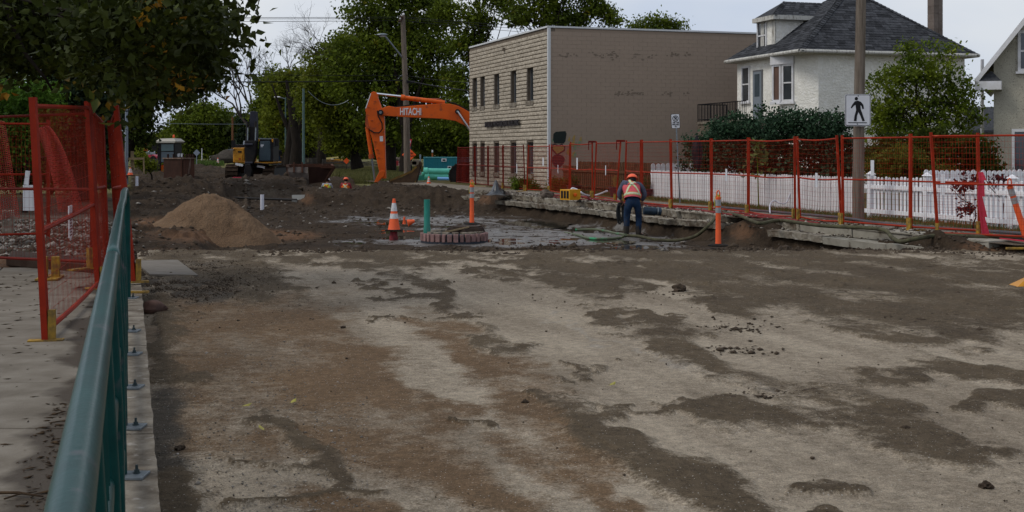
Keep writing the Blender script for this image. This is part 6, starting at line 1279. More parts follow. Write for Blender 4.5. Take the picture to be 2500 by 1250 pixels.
# ------------------------------------------------------------------ cones, delineators, pipes, manhole
def cone(label, base, h=.71, tilt=None, bands=True, scale=1.0):
    root = thing('traffic_cone', label, 'cone', base, 'orange traffic cones'); r0, r1 = .135 * scale, .03 * scale; h = h * scale; rr = lambda z: r0 + (r1 - r0) * z / h; c = Vector(base)
    mb = MB(); s = .185 * scale; mb.box(c + Vector((0, 0, .014)), (2 * s, 2 * s, .028)); part('base', mb, M['bitumen'], root, bevel=.006)
    mb = MB(); mb.lathe(c + Vector((0, 0, .02)), [(r0 * 1.08, 0), (r0, .03)] + [(rr(z * h), z * h) for z in (.2, .5, .8, 1.0)], 24); part('body', mb, M['cone'], root, smooth=True)
    for z0, z1 in ((.36, .52), (.60, .86)) if bands else ():
        mb = MB(); mb.lathe(c + Vector((0, 0, .02)), [(rr(z0 * h) + .003, z0 * h), (rr(z1 * h) + .003, z1 * h)], 24); part('reflective_band', mb, M['coneband'], root, smooth=True)
    if tilt: root.rotation_euler = tilt
    return root
cz = Zp(563, 28.0); sb = D(961, 28.0, Zp(588, 28)); hs_ = thing('hydrant_stub', 'dark red pipe stub under the traffic cone', 'pipe', sb)
mb = MB(); mb.lathe(sb - Vector((0, 0, .15)), [(.10, 0), (.10, .25), (.085, .28), (.085, cz - sb.z + .13)], 16); part('barrel', mb, M['redpipe'], hs_, smooth=True)
cone('traffic cone with two white bands perched on a red pipe stub', D(962, 28.0, cz))
cone('small traffic cone standing in the mud right of the digger bucket', D(1047, 58.5, Zp(452, 58.5)), .46, scale=.85); cone('small traffic cone on the barricade ledge', D(318, 43, Zp(429, 43)), .38, scale=.7); cone('distant traffic cone left of the yellow excavator', D(532, 100, Zp(404, 100)), .60)
cone('distant orange cone top beyond the white standpipe', D(437, 96, Zp(404, 96)), .4)
for k, (px, py, lab) in enumerate(((987, 547, 'orange cone tip standing in the puddle'), (1004, 550, 'crushed orange cone in the puddle'))):
    q = G(px, py, -.5); mb = MB(); (mb.lathe(q, [(.05, 0), (.03, .12), (.035, .14), (.02, .2)], 10) if k == 0 else mb.lathe(q + Vector((-.1, 0, .06)), [(.10, 0), (.06, .14), (.04, .2)], 12, axis=(1, .2, .3))); tag(part('crushed_cone', mb, M['cone'], smooth=True), lab, 'cone', None)
def delin(label, px, py_b, d, h=1.07, lean=(0, 0), ropecol=True, m='cone'):
    b = D(px, d, Zp(py_b, d)); root = thing('delineator_post', label, 'post', b, 'orange delineator posts'); ax = Vector((lean[0], lean[1], 1)).normalized(); L = h
    mb = MB(); mb.lathe(b + Vector((0, 0, -.0)), [(.20, 0), (.20, .025), (.10, .05)], 8); part('base', mb, M['bitumen'], root)
    mb = MB(); mb.lathe(b + ax * .03, [(.062, 0), (.055, .05), (.05, .4 * L), (.048, .80 * L), (.052, .81 * L), (.052, .845 * L), (.03, .86 * L)], 20, axis=ax); part('tube', mb, M['cone'], root, smooth=True)
    for z0, z1 in ((.565, .66), (.69, .80)):
        mb = MB(); mb.lathe(b + ax * .03, [(.053, z0 * L), (.053, z1 * L)], 20, axis=ax); part('reflective_band', mb, M['greyband'], root, smooth=True)
    mb = MB(); t0 = b + ax * (.88 * L); mb.tube([t0 + Vector((-.03, 0, 0)), t0 + Vector((-.03, 0, .07)), t0 + Vector((-.018, 0, .105)), t0 + Vector((0, 0, .12)), t0 + Vector((.018, 0, .105)), t0 + Vector((.03, 0, .07)), t0 + Vector((.03, 0, 0))], .012, 8); part('handle_loop', mb, M['cone'], root, smooth=True)
    if ropecol:
        mb = MB(); r2 = random.Random(px); pts = [t0 + Vector((r2.uniform(-.06, .06), r2.uniform(-.06, .02), r2.uniform(-.03, .06))) for _ in range(16)] + [t0 + Vector((-.07, 0, -.05)), t0 + Vector((-.06, 0, -.2))]; mb.tube(pts, .007, 5); part('rope_knot', mb, M['rope'], root)
    return root
delin('orange delineator post with yellow rope behind the brick manhole', 1152, 548, 29.3, 1.07); delin('orange delineator post with yellow rope beside the broken sidewalk', 1753.5, 601, 23.6, 1.08); delin('leaning orange delineator post at the right edge', 2508, 588, 20.6, 1.10, (-.30, .05), False)
# brick manhole
mc = D(1109, 27.4, Zp(583, 27.4)); mh = thing('brick_manhole', 'round manhole collar of dusty pink bricks with an iron lid and black tar', 'manhole', mc); RR = .70
mb = MB(); mb.lathe(mc + Vector((0, 0, -.2)), [(RR + .05, 0), (RR + .05, .17), (RR - .02, .19), (RR - .25, .19)], 40); part('tar_base', mb, M['tar'], mh)
mb = MB(); mb.lathe(mc + Vector((0, 0, -.1)), [(RR - .01, 0), (RR - .01, .235), (.3, .235)], 40); part('mortar', mb, M['tar'], mh)
nb = 34
for i in range(nb):
    a = 2 * math.pi * i / nb; w_ = 2 * math.pi * RR / nb * (.80 if i % 3 else .55); c = mc + Vector((RR * math.cos(a), RR * math.sin(a), .055)); mb = MB(); mb.box(c, (.11, w_, .165 + .01 * math.sin(i * 3)), a); part('brick', mb, M['brickp'], mh, bevel=.006)
    if i % 2 == 0: mb = MB(); c = mc + Vector(((RR - .14) * math.cos(a), (RR - .14) * math.sin(a), .15)); mb.box(c, (.17, .13, .05), a + .1); part('brick', mb, M['conc'], mh, bevel=.006)
mb = MB(); c = mc + Vector((.25, .1, .15)); mb.lathe(c, [(.44, 0), (.40, .10), (.36, .11), (.36, .13)], 8); lid = part('iron_lid', mb, M['rubbersl'], mh)
sk = mc + Vector((-.28, -.35, .15)); mb = MB(); mb.beam(sk, sk + Vector((.62, .1, .13)), .045, .03); tag(part('lumber_scrap', mb, M['lumber']), 'pale stick lying across the bricks of the manhole', 'stick')
gp = thing('green_standpipe', 'green plastic pipe standing upright at the manhole edge', 'pipe', D(1042.5, 27.2, Zp(563, 27.2))); b = D(1042.5, 27.2, Zp(563, 27.2)); zt = Zp(487, 27.2); mb = MB(); mb.lathe(b, [(.078, -.1), (.078, .07), (.069, .09), (.069, zt - b.z), (.061, zt - b.z), (.061, zt - b.z - .3)], 24); part('barrel', mb, M['tealpipe'], gp, smooth=True)
for (px, yb, yt, d, r, lab) in ((640, 508, 475, 43, .068, 'white plastic standpipe in front of the trench beam'), (334, 447, 430, 44, .055, 'short white standpipe left, below the barricade')):
    b = D(px, d, Zp(yb, d) - .1); root = thing('white_standpipe', lab, 'pipe', b); mb = MB(); mb.lathe(b, [(r, 0), (r, Zp(yt, d) - b.z), (r * .85, Zp(yt, d) - b.z), (r * .85, Zp(yt, d) - b.z - .2)], 16); part('barrel', mb, M['whitepvc'], root, smooth=True)
mb = MB(); mb.tube([DP(572, 483, 47), DP(724, 488, 46)], .045, 8); tag(part('spreader_beam', mb, M['machblk'], smooth=True), 'dark steel spreader bar across the trench', 'beam')
sh = thing('shoring_box', 'grey steel shoring panel at the edge of the dirt bank', 'shoring', DP(730, 490, 46)); 
for i in range(3): mb = MB(); mb.prism([DP(713 + i * .5, 476.5 + i * 4, 47 - .3 * i), DP(745 - i, 476 + i * 4, 47 - .3 * i), DP(743 - i, 479.6 + i * 4, 46.9 - .3 * i), DP(712 + i * .5, 480 + i * 4, 46.9 - .3 * i)], (0, .05, .01)); part('panel', mb, M['galvd'] if 'galvd' in M else M.setdefault('galvd', mat('dull_grey_panel', (.16, .16, .15), None)), sh)
for i in range(2): mb = MB(); mb.prism([DP(712, 489 + i * 7, 45.8), DP(725, 490 + i * 7, 45.8), DP(725, 496 + i * 7, 45.8), DP(714, 495 + i * 7, 45.8)], (0, .1, 0)); part('panel', mb, M['galvd'], sh)
# barricade on the left
db = 46; bc = thing('barricade', 'white lumber barricade around the galvanised light pole', 'barricade', D(320, db, 0)); Bp = lambda px, py, dy=0: DP(px, py, db) + Vector((0, dy, 0))
for (a, b, w_, h_) in (((296, 388), (352, 387), .06, .08), ((298, 429), (342, 427), .5, .04), ((350.5, 388), (351.5, 424), .04, .05), ((300, 406), (328, 407), .05, .05)):
    mb = MB(); mb.beam(Bp(*a), Bp(*b), w_, h_); part('rail', mb, M['lumber'], bc)
for px in (299, 321): mb = MB(); mb.beam(Bp(px, 369, .1), Bp(px, 415, .1), .12, .03, up=Vector((0, 1, 0))); part('upright', mb, M['lumber'], bc)
# plywood sheet, rock, scraps
q = [G(328, 640, -.12), G(433, 638, -.11), G(484, 676, -.12), G(366, 674, -.12)]; mb = MB(); mb.prism(q, (0, 0, .025)); tag(part('plywood_sheet', mb, M['ply']), 'grey plywood sheet lying on the gravel behind the kerb', 'board')
q = G(375, 764, -.15); mb = MB(); mb.blob(q + Vector((0, 0, .05)), (.13, .12, .08), 4, .22, 10); tag(part('rock', mb, M['redstone'], smooth=True), 'reddish rock on the gravel beside the kerb', 'rock')
q = DP(1335, 479, 39.5); mb = MB(); mb.blob(Vector((q.x, q.y, .12)), (.22, .2, .15), 9, .3, 8); tag(part('rock', mb, M['stone']), 'grey boulder left of the yellow pump box', 'rock')
# yellow box
yb_ = thing('ventilation_box', 'yellow slotted equipment box on the sidewalk edge', 'box', D(1393, 36.0, .02)); Y0 = lambda px, py, dy=0: DP(px, py, 36.0) + Vector((0, dy, 0))
zb, zt = Zp(489, 36), Zp(463, 36); xa, xm, xb = D(1368, 36, 0).x, D(1391, 36, 0).x, D(1419, 36, 0).x
mb = MB(); mb.prism([(xa, 36.3, zb), (xm, 36.0, zb), (xb, 36.25, zb), (xb - .2, 36.6, zb)], (0, 0, zt - zb)); bx_ = part('casing', mb, M['yel2'] if 'yel2' in M else M.setdefault('yel2', mat('bright_yellow_casing', (.62, .30, .012), (.5, .23, .012), 5, rough=.5)), yb_, bevel=.01)
for k in range(3): t0, t1 = .12 + k * .29, .32 + k * .29; p0 = Vector((xa, 36.3, 0)).lerp(Vector((xm, 36.0, 0)), t0); p1 = Vector((xa, 36.3, 0)).lerp(Vector((xm, 36.0, 0)), t1); mb = MB(); mb.prism([p0 + Vector((-.006, -.006, zb + .05)), p1 + Vector((-.006, -.006, zb + .05)), p1 + Vector((-.006, -.006, zt - .04)), p0 + Vector((-.006, -.006, zt - .04))], (.0, .004, 0)); part('slot', mb, M['black'], bx_)
mb = MB(); mb.lathe(Vector(((xm + xb) / 2, 36.10, (zb + zt) / 2)), [(.055, 0), (.055, .04), (.03, .05)], 12, axis=(0, -1, 0)); part('knob', mb, M['orange'], bx_)
mb = MB(); mb.prism([D(1405, 35.6, .02), D(1421, 35.6, .02), D(1417, 35.6, .12)], (0, .2, 0)); tag(part('black_wedge', mb, M['bitumen']), 'small black wedge leaning on the yellow box', 'wedge')
# hoses
def hose(label, pts, r, m, name='hose', n=10):
    pts = [Vector(p) for p in pts]; out_ = []
    for i in range(len(pts) - 1):
        p0, p1, p2, p3 = pts[max(i - 1, 0)], pts[i], pts[i + 1], pts[min(i + 2, len(pts) - 1)]
        for k in range(8):
            t = k / 8; out_.append(.5 * ((2 * p1) + (p2 - p0) * t + (2 * p0 - 5 * p1 + 4 * p2 - p3) * t * t + (-p0 + 3 * p1 - 3 * p2 + p3) * t ** 3))
    out_.append(pts[-1]); mb = MB(); mb.tube(out_, r, n); return tag(part(name, mb, M[m], smooth=True), label, 'hose')
hose('thick olive suction hose running from the worker over the kerb', [G(1530, 575, -.52), G(1560, 577, -.52), G(1600, 585, -.5), G(1650, 587, -.5), DP(1700, 575, 27), DP(1735, 545, 26.8), G(1760, 522, .02), G(1800, 525, .04), G(1840, 541, .05), G(1860, 545, .04), G(1905, 538, .05), G(1980, 548, .05), G(2040, 553, .05), G(2110, 556, .06), G(2160, 562, .05), DP(2178, 580, 21.4), DP(2200, 590, 20.9), DP(2230, 584, 20.7), G(2290, 575, .04), G(2380, 577, .04), G(2500, 580, .03)], .037, 'hose', 'suction_hose')
hose('green and grey hose coming to the worker from the left', [G(1380, 568, -.55), G(1410, 574, -.52), G(1440, 582, -.5), G(1480, 583, -.5), G(1515, 580, -.5), G(1528, 573, -.42)], .03, 'hosegreen', 'suction_hose'); hose('short green hose looping behind the first one', [G(1405, 561, -.52), G(1450, 560, -.5), G(1475, 563, -.48), G(1500, 569, -.48), G(1525, 573, -.45)], .03, 'hosegreen', 'suction_hose')
hose('white flexible hose looping behind the yellow box', [DP(1392, 470, 37), DP(1397, 460, 37), DP(1410, 464, 37), DP(1425, 474, 37), G(1440, 478, .05), G(1460, 475, .08), DP(1482, 466, 39)], .03, 'whitepvc'); hose('white hose curling at the foot of the white fence', [G(1880, 520, .02), DP(1880, 500, 30.5), DP(1890, 490, 31), DP(1905, 496, 31), DP(1920, 494, 31), DP(1930, 470, 31)], .018, 'whitepvc')
hose('flat red hose along the foot of the fence panels', [G(1330, 473, .02), G(1360, 477, .02), G(1420, 480, .03), G(1450, 486, .02), G(1500, 491, .02), G(1600, 499, .02), G(1700, 513, .02), G(1760, 520, .02), G(1840, 524, .02), G(1950, 540, .02)], .035, 'firehose', 'flat_hose'); hose('second red hose along the foot of the right-hand panels', [G(1330, 476, .02), G(1390, 487, .02), G(1470, 488, .02), G(1560, 500, .02), G(1680, 510, .02), G(1780, 524, .02), G(1900, 534, .02), G(2000, 546, .02)], .03, 'firehose', 'flat_hose')
hose('thin grey hose lying at the foot of the white fence', [G(1760, 506, .03), G(1850, 514, .03), G(1950, 522, .03), G(2060, 532, .03), G(2150, 545, .03), G(2300, 557, .03), G(2500, 570, .03)], .03, 'greyhose' if 'greyhose' in M else [M.setdefault('greyhose', mat('grey_hose', (.10, .10, .11), None)), 'greyhose'][1], 'grey_hose')
# black sheet, boards
q = D(1214, 42.2, 0); mb = MB(); n = 22; vs = []
for i in range(n + 1):
    for j in range(n + 1):
        u, v = i / n * 2 - 1, j / n * 2 - 1; pk_ = math.exp(-((u + .12) / .33) ** 2 - (v / .6) ** 2) * .50 + .12 * math.exp(-((u - .45) / .4) ** 2 - (v / .7) ** 2) + .07 * (float(vn(u * 5 + 3, v * 5, 3)) - .3) * (1 - max(abs(u), abs(v)) ** 4)
        vs.append(q + Vector((u * .42 * (1 + .15 * math.sin(v * 5)), v * .5, max(.015, pk_))))
mb.add(vs, [(i * (n + 1) + j, (i + 1) * (n + 1) + j, (i + 1) * (n + 1) + j + 1, i * (n + 1) + j + 1) for i in range(n) for j in range(n)]); tag(part('plastic_sheet', mb, M['tarp'], smooth=True), 'heaped black plastic sheet in front of the office fence', 'sheet')
for a, b, lab in (((1155, 454), (1190, 455), 'pale plank on the sidewalk left of the black sheet'), ((1216, 463), (1242, 461), 'pale plank lying on the black plastic sheet')): mb = MB(); p, q = DP(*a, 43), DP(*b, 42); p.z = max(p.z, .05); q.z = max(q.z, .10); mb.beam(p, q, .14, .04); tag(part('plank', mb, M['lumber']), lab, 'plank')
# planters
for (px, d, w_, h_, lab) in ((1503, 40.5, .44, .33, 'maroon planter in front of the brown fence left of the worker'), (1402, 43.5, .52, .30, 'maroon planter by the painted hearts'), (1580, 39.3, .34, .30, 'maroon planter at the end of the brown fence')):
    b = D(px, d, 0); root = thing('planter', lab, 'planter', b, 'maroon planters'); mb = MB(); mb.lathe(b, [(w_ * .38, 0), (w_ * .5, h_ * .9), (w_ * .54, h_ * .9), (w_ * .54, h_), (w_ * .45, h_), (w_ * .44, h_ * .8)], 18); part('pot', mb, M['pot'], root, smooth=True)
    mb = MB(); 
    for k in range(40): a = random.uniform(0, 6.28); r_ = random.random() * w_ * .3; p = b + Vector((r_ * math.cos(a), r_ * math.sin(a), h_ * .8)); mb.beam(p, p + Vector((random.gauss(0, .08), random.gauss(0, .08), .25 + random.random() * .22)), .012)
    part('dry_stems', mb, mat('dry_reed', (.20, .13, .04), None) if px == 1503 else M['grass'], root, kind='stuff')
# ribbon, right-edge bits
mb = MB(); p = [DP(2388, 420, 21.6), DP(2390, 440, 21.5), DP(2386, 480, 21.4), DP(2392, 530, 21.3), DP(2398, 574, 21.2)]
for k, off in enumerate((0, 8)):
    for a, b in zip(p[:-1], p[1:]): mb.prism([a + Vector((off * .004, 0, 0)), a + Vector((.045 + off * .006, .01, 0)), b + Vector((.06 + off * .01, .02, 0)), b + Vector((off * .006, .01, 0))], (0, .003, 0))
tag(part('ribbon', mb, M['ribbon']), 'crimson plastic ribbon hanging down the fence near the right edge', 'ribbon')
mb = MB(); mb.prism([G(2470, 586, .02), G(2440, 583, .03), G(2500, 590, .03), G(2560, 596, .02)], (0, 0, .02)); tag(part('ribbon', mb, M['ribbon']), 'crimson ribbon end lying on the ground at the right edge', 'ribbon')
q = G(2503, 706, -.15); mb = MB(); mb.add([q + Vector((-.12, 0, 0)), q + Vector((.3, 0, 0)), q + Vector((.3, .3, 0)), q + Vector((-.12, .3, 0)), q + Vector((.1, .1, .16)), q + Vector((.3, .1, .2))], [(0, 1, 5, 4), (1, 2, 5), (2, 3, 4, 5), (3, 0, 4), (3, 2, 1, 0)]); tag(part('wheel_chock', mb, M['yel']), 'corner of a yellow block at the right edge of the road', 'block')
q = G(2495, 606, .0); mb = MB(); mb.box(q, (.5, .05, .03), .1); tag(part('yellow_bracket', mb, M['yellowfoot']), 'yellow fence foot on the dirt at the right edge', 'fence foot')
# black bag hanging at the hedge
mb = MB(); mb.blob(DP(1702, 374, 33.2), (.13, .12, .42), 5, .25, 10); tag(part('black_bag', mb, M['darkcloth'], smooth=True), 'black cloth bundle hanging on the fence beside the dark hedge', 'bag')

# ------------------------------------------------------------------ sand pile
n1, n2 = 150, 110; u = np.linspace(-1.75, 1.75, n1); v = np.linspace(-1.5, 1.5, n2); U, V = np.meshgrid(u, v, indexing='ij'); cx, cyy = D(525, 27.0, 0).x, 27.0
rr = np.sqrt((U / 1.30) ** 2 + (V / 1.2) ** 2); skew = .10 * U
hgt = .445 * (1 + np.cos(np.pi * np.minimum(rr / 1.12, 1))) - .02
hgt2 = .60 * np.exp(-(((U - .55) / .62) ** 2 + ((V + .1) / .7) ** 2)) - .05; hgt = np.maximum(hgt, hgt2) + .18 * np.minimum(np.clip(hgt, 0, 1), np.clip(hgt2, 0, 1))
hgt = hgt + (.06 * (fbm(U * 2.2 + 4, V * 2.2, 5) - .5) + .13 * (fbm(U * 6, V * 6, 6) - .5)) * sst(0, .25, hgt) + .05 * (fbm(U * 20, V * 20, 8) - .5) * sst(0, .2, hgt)
Z = -.42 + .36 * sst(.3, -1.0, U) + hgt - .22 * sst(.95, 1.3, rr) * (hgt < .12)
sp_ = nmesh('sand_pile', np.stack([U + cx, V + cyy, Z], -1).reshape(-1, 3), gridfaces(n1, n2), M['sand'], smooth=True); tag(sp_, 'heap of tan sand on the mud behind the railing', 'sand pile')
# end plate under delineators etc.
q = D(1753.5, 23.6, Zp(606, 23.6)); mb = MB(); mb.box(q + Vector((0, .1, -.1)), (.55, .5, .18), .2); tag(part('mud_block', mb, M['rubbersl'], bevel=.02), 'muddy rubber block under the right delineator post', 'block')
# ------------------------------------------------------------------ people
def skinmesh(name, verts, edges, radii, m, parent, root=0, sub=1, off=None):
    me = bpy.data.meshes.new(name); off = org(parent) if off is None else off
    me.from_pydata([tuple(Vector(v) - off) for v in verts], edges, []); o = bpy.data.objects.new(name, me); C.objects.link(o)
    sk = o.modifiers.new('s', 'SKIN'); ss = o.modifiers.new('u', 'SUBSURF'); ss.levels = sub; ss.render_levels = sub; sk.use_smooth_shade = True
    for i, r in enumerate(radii):
        d = me.skin_vertices[0].data[i]; d.radius = (r, r) if isinstance(r, (int, float)) else r; d.use_root = (i == root)
    bpy.context.view_layer.update(); me2 = bpy.data.meshes.new_from_object(o.evaluated_get(bpy.context.evaluated_depsgraph_get())); me2.name = name
    bpy.data.objects.remove(o); me2.materials.clear(); me2.materials.append(m); me2.polygons.foreach_set('use_smooth', [True] * len(me2.polygons))
    return link(name, me2, m, parent)
def person(label, base, J, cols, face=Vector((0, 1, 0)), vest=True, group=None, loopy=True):
    """J: joints in metres relative to base. cols: vest, tape, shirt, trousers, hat materials."""
    root = thing('person', label, 'person', base, group); B = Vector(base); P = {k: B + Vector(v) for k, v in J.items()}
    lr = lambda k: [P[k + 'L'], P[k + 'R']]
    # body: one continuous surface
    names = ['pelvis', 'waist', 'chest', 'neck', 'head0', 'head1', 'shoL', 'elbL', 'wriL', 'palL', 'shoR', 'elbR', 'wriR', 'palR', 'hipL', 'kneL', 'ankL', 'toeL', 'hipR', 'kneR', 'ankR', 'toeR']
    up = (P['head'] - P['neck']).normalized().lerp(Vector((0, 0, 1)), .55).normalized(); P['head0'] = P['neck'].lerp(P['head'], .55); P['head1'] = P['head'] + up * .05
    V = [P[n] for n in names]; E = [(0, 1), (1, 2), (2, 3), (3, 4), (4, 5), (2, 6), (6, 7), (7, 8), (8, 9), (2, 10), (10, 11), (11, 12), (12, 13), (0, 14), (14, 15), (15, 16), (16, 17), (0, 18), (18, 19), (19, 20), (20, 21)]
    Rr = [.13, .125, .13, .055, .085, .085, .062, .045, .030, .036, .062, .045, .030, .036, .085, .058, .045, .04, .085, .058, .045, .04]
    skinmesh('body', V, E, Rr, M['skin'], root)
    # fingers and thumb, curled
    mb = MB(); fv = (P['palL'] - P['wriL']).normalized()
    for s_, sg_ in (('L', -1), ('R', 1)):
        w0, p0 = P['wri' + s_], P['pal' + s_]; f_ = (p0 - w0).normalized(); sdv = f_.cross(Vector((0, 0, 1))); sdv = sdv.normalized() if sdv.length > .1 else Vector((1, 0, 0)); inn = sdv.cross(f_).normalized()
        for k in range(4): a = p0 + sdv * (k - 1.5) * .019; ln = (.07, .08, .075, .06)[k]; mb.tube([a - f_ * .02, a + f_ * ln * .5, a + f_ * ln * .8 - inn * .025, a + f_ * ln * .6 - inn * .05], [.010, .009, .0085, .007], 7)
        mb.tube([w0 + f_ * .02 + sdv * .025, w0 + f_ * .06 + sdv * .05, p0 + f_ * .02 + sdv * .05 - inn * .03], [.012, .011, .008], 7)
    part('hands', mb, M['skin'], root, smooth=True)
    # face: eyes, nose, mouth, ears
    h = P['head']; fr = face.normalized(); sd_ = fr.cross(up).normalized(); mb = MB(); mb.blob(h + fr * .105 - up * .0, (.016, .02, .024), 1, 0, 6); mb.blob(h + sd_ * .088, (.014, .02, .034), 1, 0, 6); mb.blob(h - sd_ * .088, (.014, .02, .034), 1, 0, 6); part('nose_and_ears', mb, M['skin'], root, smooth=True)
    mb = MB(); [mb.blob(h + fr * .094 + sd_ * q + up * .02, (.013, .008, .007), 1, 0, 5) for q in (-.032, .032)]; mb.blob(h + fr * .092 - up * .05, (.024, .01, .006), 1, 0, 5); part('eyes_and_mouth', mb, M['black'], root, smooth=True)
    mb = MB(); mb.blob(h - fr * .02 + up * .02, (.096, .104, .105), 3, .04, 10); part('hair', mb, M['black'], root, smooth=True)
    # hard hat
    q = Vector((0, 0, 1)).rotation_difference((up * 1 + fr * .15).normalized()).to_matrix(); mb = MB(); mb.lathe(h + up * .035, [(.150, 0), (.152, .010), (.128, .016), (.124, .05), (.108, .09), (.075, .118), (.03, .132), (.001, .134)], 24, axis=(up + fr * .1)); ht = part('hard_hat', mb, cols['hat'], root, smooth=True); mb = MB(); mb.tube([h + up * (.035 + .134 * math.sin(a)) * 1.0 + fr * .125 * math.cos(a) for a in np.linspace(.25, math.pi - .25, 9)], .010, 6); part('ridge', mb, cols['hat'], ht, smooth=True)
    # trousers, boots, shirt
    names = ['pelvis', 'waist', 'hipL', 'kneL', 'ankL', 'hipR', 'kneR', 'ankR']
    V = [P[n] for n in names]; ml, mr_ = P['hipL'].lerp(P['kneL'], .5) + Vector((-.01, .0, 0)), P['hipR'].lerp(P['kneR'], .5) + Vector((.01, .0, 0)); V += [ml, mr_, P['kneL'].lerp(P['ankL'], .5) + Vector((0, -.02, 0)), P['kneR'].lerp(P['ankR'], .5) + Vector((0, -.02, 0))]
    E = [(0, 1), (0, 2), (2, 8), (8, 3), (3, 10), (10, 4), (0, 5), (5, 9), (9, 6), (6, 11), (11, 7)]
    skinmesh('trousers', V, E, [(.155, .145), (.15, .135), .108, .084, .072, .108, .084, .072, .097, .097, .078, .078], cols['trousers'], root)
    for s_ in 'LR':
        a, t = P['ank' + s_], P['toe' + s_]; mb = MB(); mb.tube([a + Vector((0, 0, .16)), a + Vector((0, 0, .02)), Vector((a.x, a.y, B.z + .08)), Vector((a.x, a.y, B.z + .045)).lerp(Vector((t.x, t.y, B.z + .045)), .5), Vector((t.x, t.y, B.z + .04))], [.075, .070, .066, .055, .045], 12); part('boot', mb, M['boot'], root, smooth=True)
    names = ['waist', 'chest', 'neckb', 'shoL', 'elbL', 'wriL', 'shoR', 'elbR', 'wriR']; P['neckb'] = P['chest'].lerp(P['neck'], .8)
    V = [P[n] for n in names]; skinmesh('shirt', V, [(0, 1), (1, 2), (1, 3), (3, 4), (4, 5), (1, 6), (6, 7), (7, 8)], [(.15, .13), (.16, .13), .07, .09, .068, .045, .09, .068, .045], cols['shirt'], root)
    # vest lofted round the trunk
    if vest:
        k0 = P['pelvis'].lerp(P['waist'], .25); ch_ = P['chest']; tp = P['shoL'].lerp(P['shoR'], .5); nk = P['neck']; path = [k0, P['waist'], P['waist'].lerp(ch_, .5), ch_, ch_.lerp(nk, .45), ch_.lerp(nk, .72)]
        RX = [.205, .200, .205, .225, .205, .12]; RY = [.165, .160, .160, .165, .135, .085]
        def ring(s):
            s = max(0, min(.9999, s)) * (len(path) - 1); i = int(s); f = s - i; p = path[i].lerp(path[i + 1], f); t = (path[min(i + 1, len(path) - 1)] - path[max(i - 1 if f < .5 and i else i, 0)]).normalized(); return p, RX[i] * (1 - f) + RX[i + 1] * f, RY[i] * (1 - f) + RY[i + 1] * f, t
        def VP(s, a, o=0.0):      # a = 0 is the middle of the back
            p, rx, ry, t = ring(s); n = Vector((0, -1, 0)); n = (n - t * n.dot(t)).normalized(); sd2 = t.cross(n).normalized()
            return p + n * math.cos(a) * (ry + o) + sd2 * math.sin(a) * (rx + o) + Vector((0, 0, 0))
        n_, m_ = 14, 28; mb = MB(); mb.add([VP(i / n_, 2 * math.pi * j / m_) for i in range(n_ + 1) for j in range(m_)], [(i * m_ + j, i * m_ + (j + 1) % m_, (i + 1) * m_ + (j + 1) % m_, (i + 1) * m_ + j) for i in range(n_) for j in range(m_)]); vs_ = part('vest', mb, cols['vest'], root, smooth=True)
        def tape(pts, w_, m, o, nm='vest_tape'):
            mb = MB(); L_ = []; 
            for (s0, a0), (s1, a1) in zip(pts[:-1], pts[1:]):
                for k in range(9): t = k / 8; L_.append((s0 + (s1 - s0) * t, a0 + (a1 - a0) * t))
            Q = [VP(s, a, o) for s, a in L_]; C_ = [VP(s, a, o - .05) for s, a in L_]; b = []
            for i, q_ in enumerate(Q):
                t = (Q[min(i + 1, len(Q) - 1)] - Q[max(i - 1, 0)]).normalized() if len(Q) > 1 else Vector((1, 0, 0)); nn = (q_ - C_[i]).normalized(); sw = t.cross(nn).normalized() * w_ / 2; b += [q_ - sw, q_ + sw]
            mb.add(b, [(2 * i, 2 * i + 1, 2 * i + 3, 2 * i + 2) for i in range(len(Q) - 1)]); return part(nm, mb, m, vs_)
        for pts in ([(.93, -1.0), (.16, .95)], [(.93, 1.0), (.16, -.95)], [(.17, -2.6), (.17, 0), (.17, 2.6)]):
            tape(pts, .062, cols['tape'], .006); tape(pts, .022, M['tapes'] if cols.get('stripe') is None else cols['stripe'], .010)
        if loopy: tape([(.78, -.75), (.55, -.62), (.47, -.2), (.47, .2), (.55, .62), (.78, .75)], .012, M['black'], .012, 'seam')
    return root, P
# the stooping worker
wb0 = G(1546, 580, -.585); wcol = dict(vest=M['pink'], tape=M['tapey'], shirt=M['shirt'], trousers=M['jeans'], hat=M['hatred'])
J = dict(pelvis=(-.02, -.02, .90), waist=(-.015, .04, 1.02), chest=(-.02, .28, 1.20), neck=(0.02, .46, 1.29), head=(.03, .55, 1.36), shoL=(-.20, .33, 1.30), elbL=(-.32, .32, 1.05), wriL=(-.27, .34, .90), palL=(-.25, .40, .83), shoR=(.20, .33, 1.27), elbR=(.32, .30, 1.03), wriR=(.24, .32, .86), palR=(.24, .38, .79),
         hipL=(-.11, -.03, .84), kneL=(-.15, .04, .47), ankL=(-.17, -.02, .12), toeL=(-.20, .14, .04), hipR=(.09, -.02, .84), kneR=(.14, .06, .48), ankR=(.13, .04, .12), toeR=(.24, .15, .04))
pr, PJ = person('stooping worker in pink vest, orange hard hat and jeans holding a pump', wb0, J, wcol)
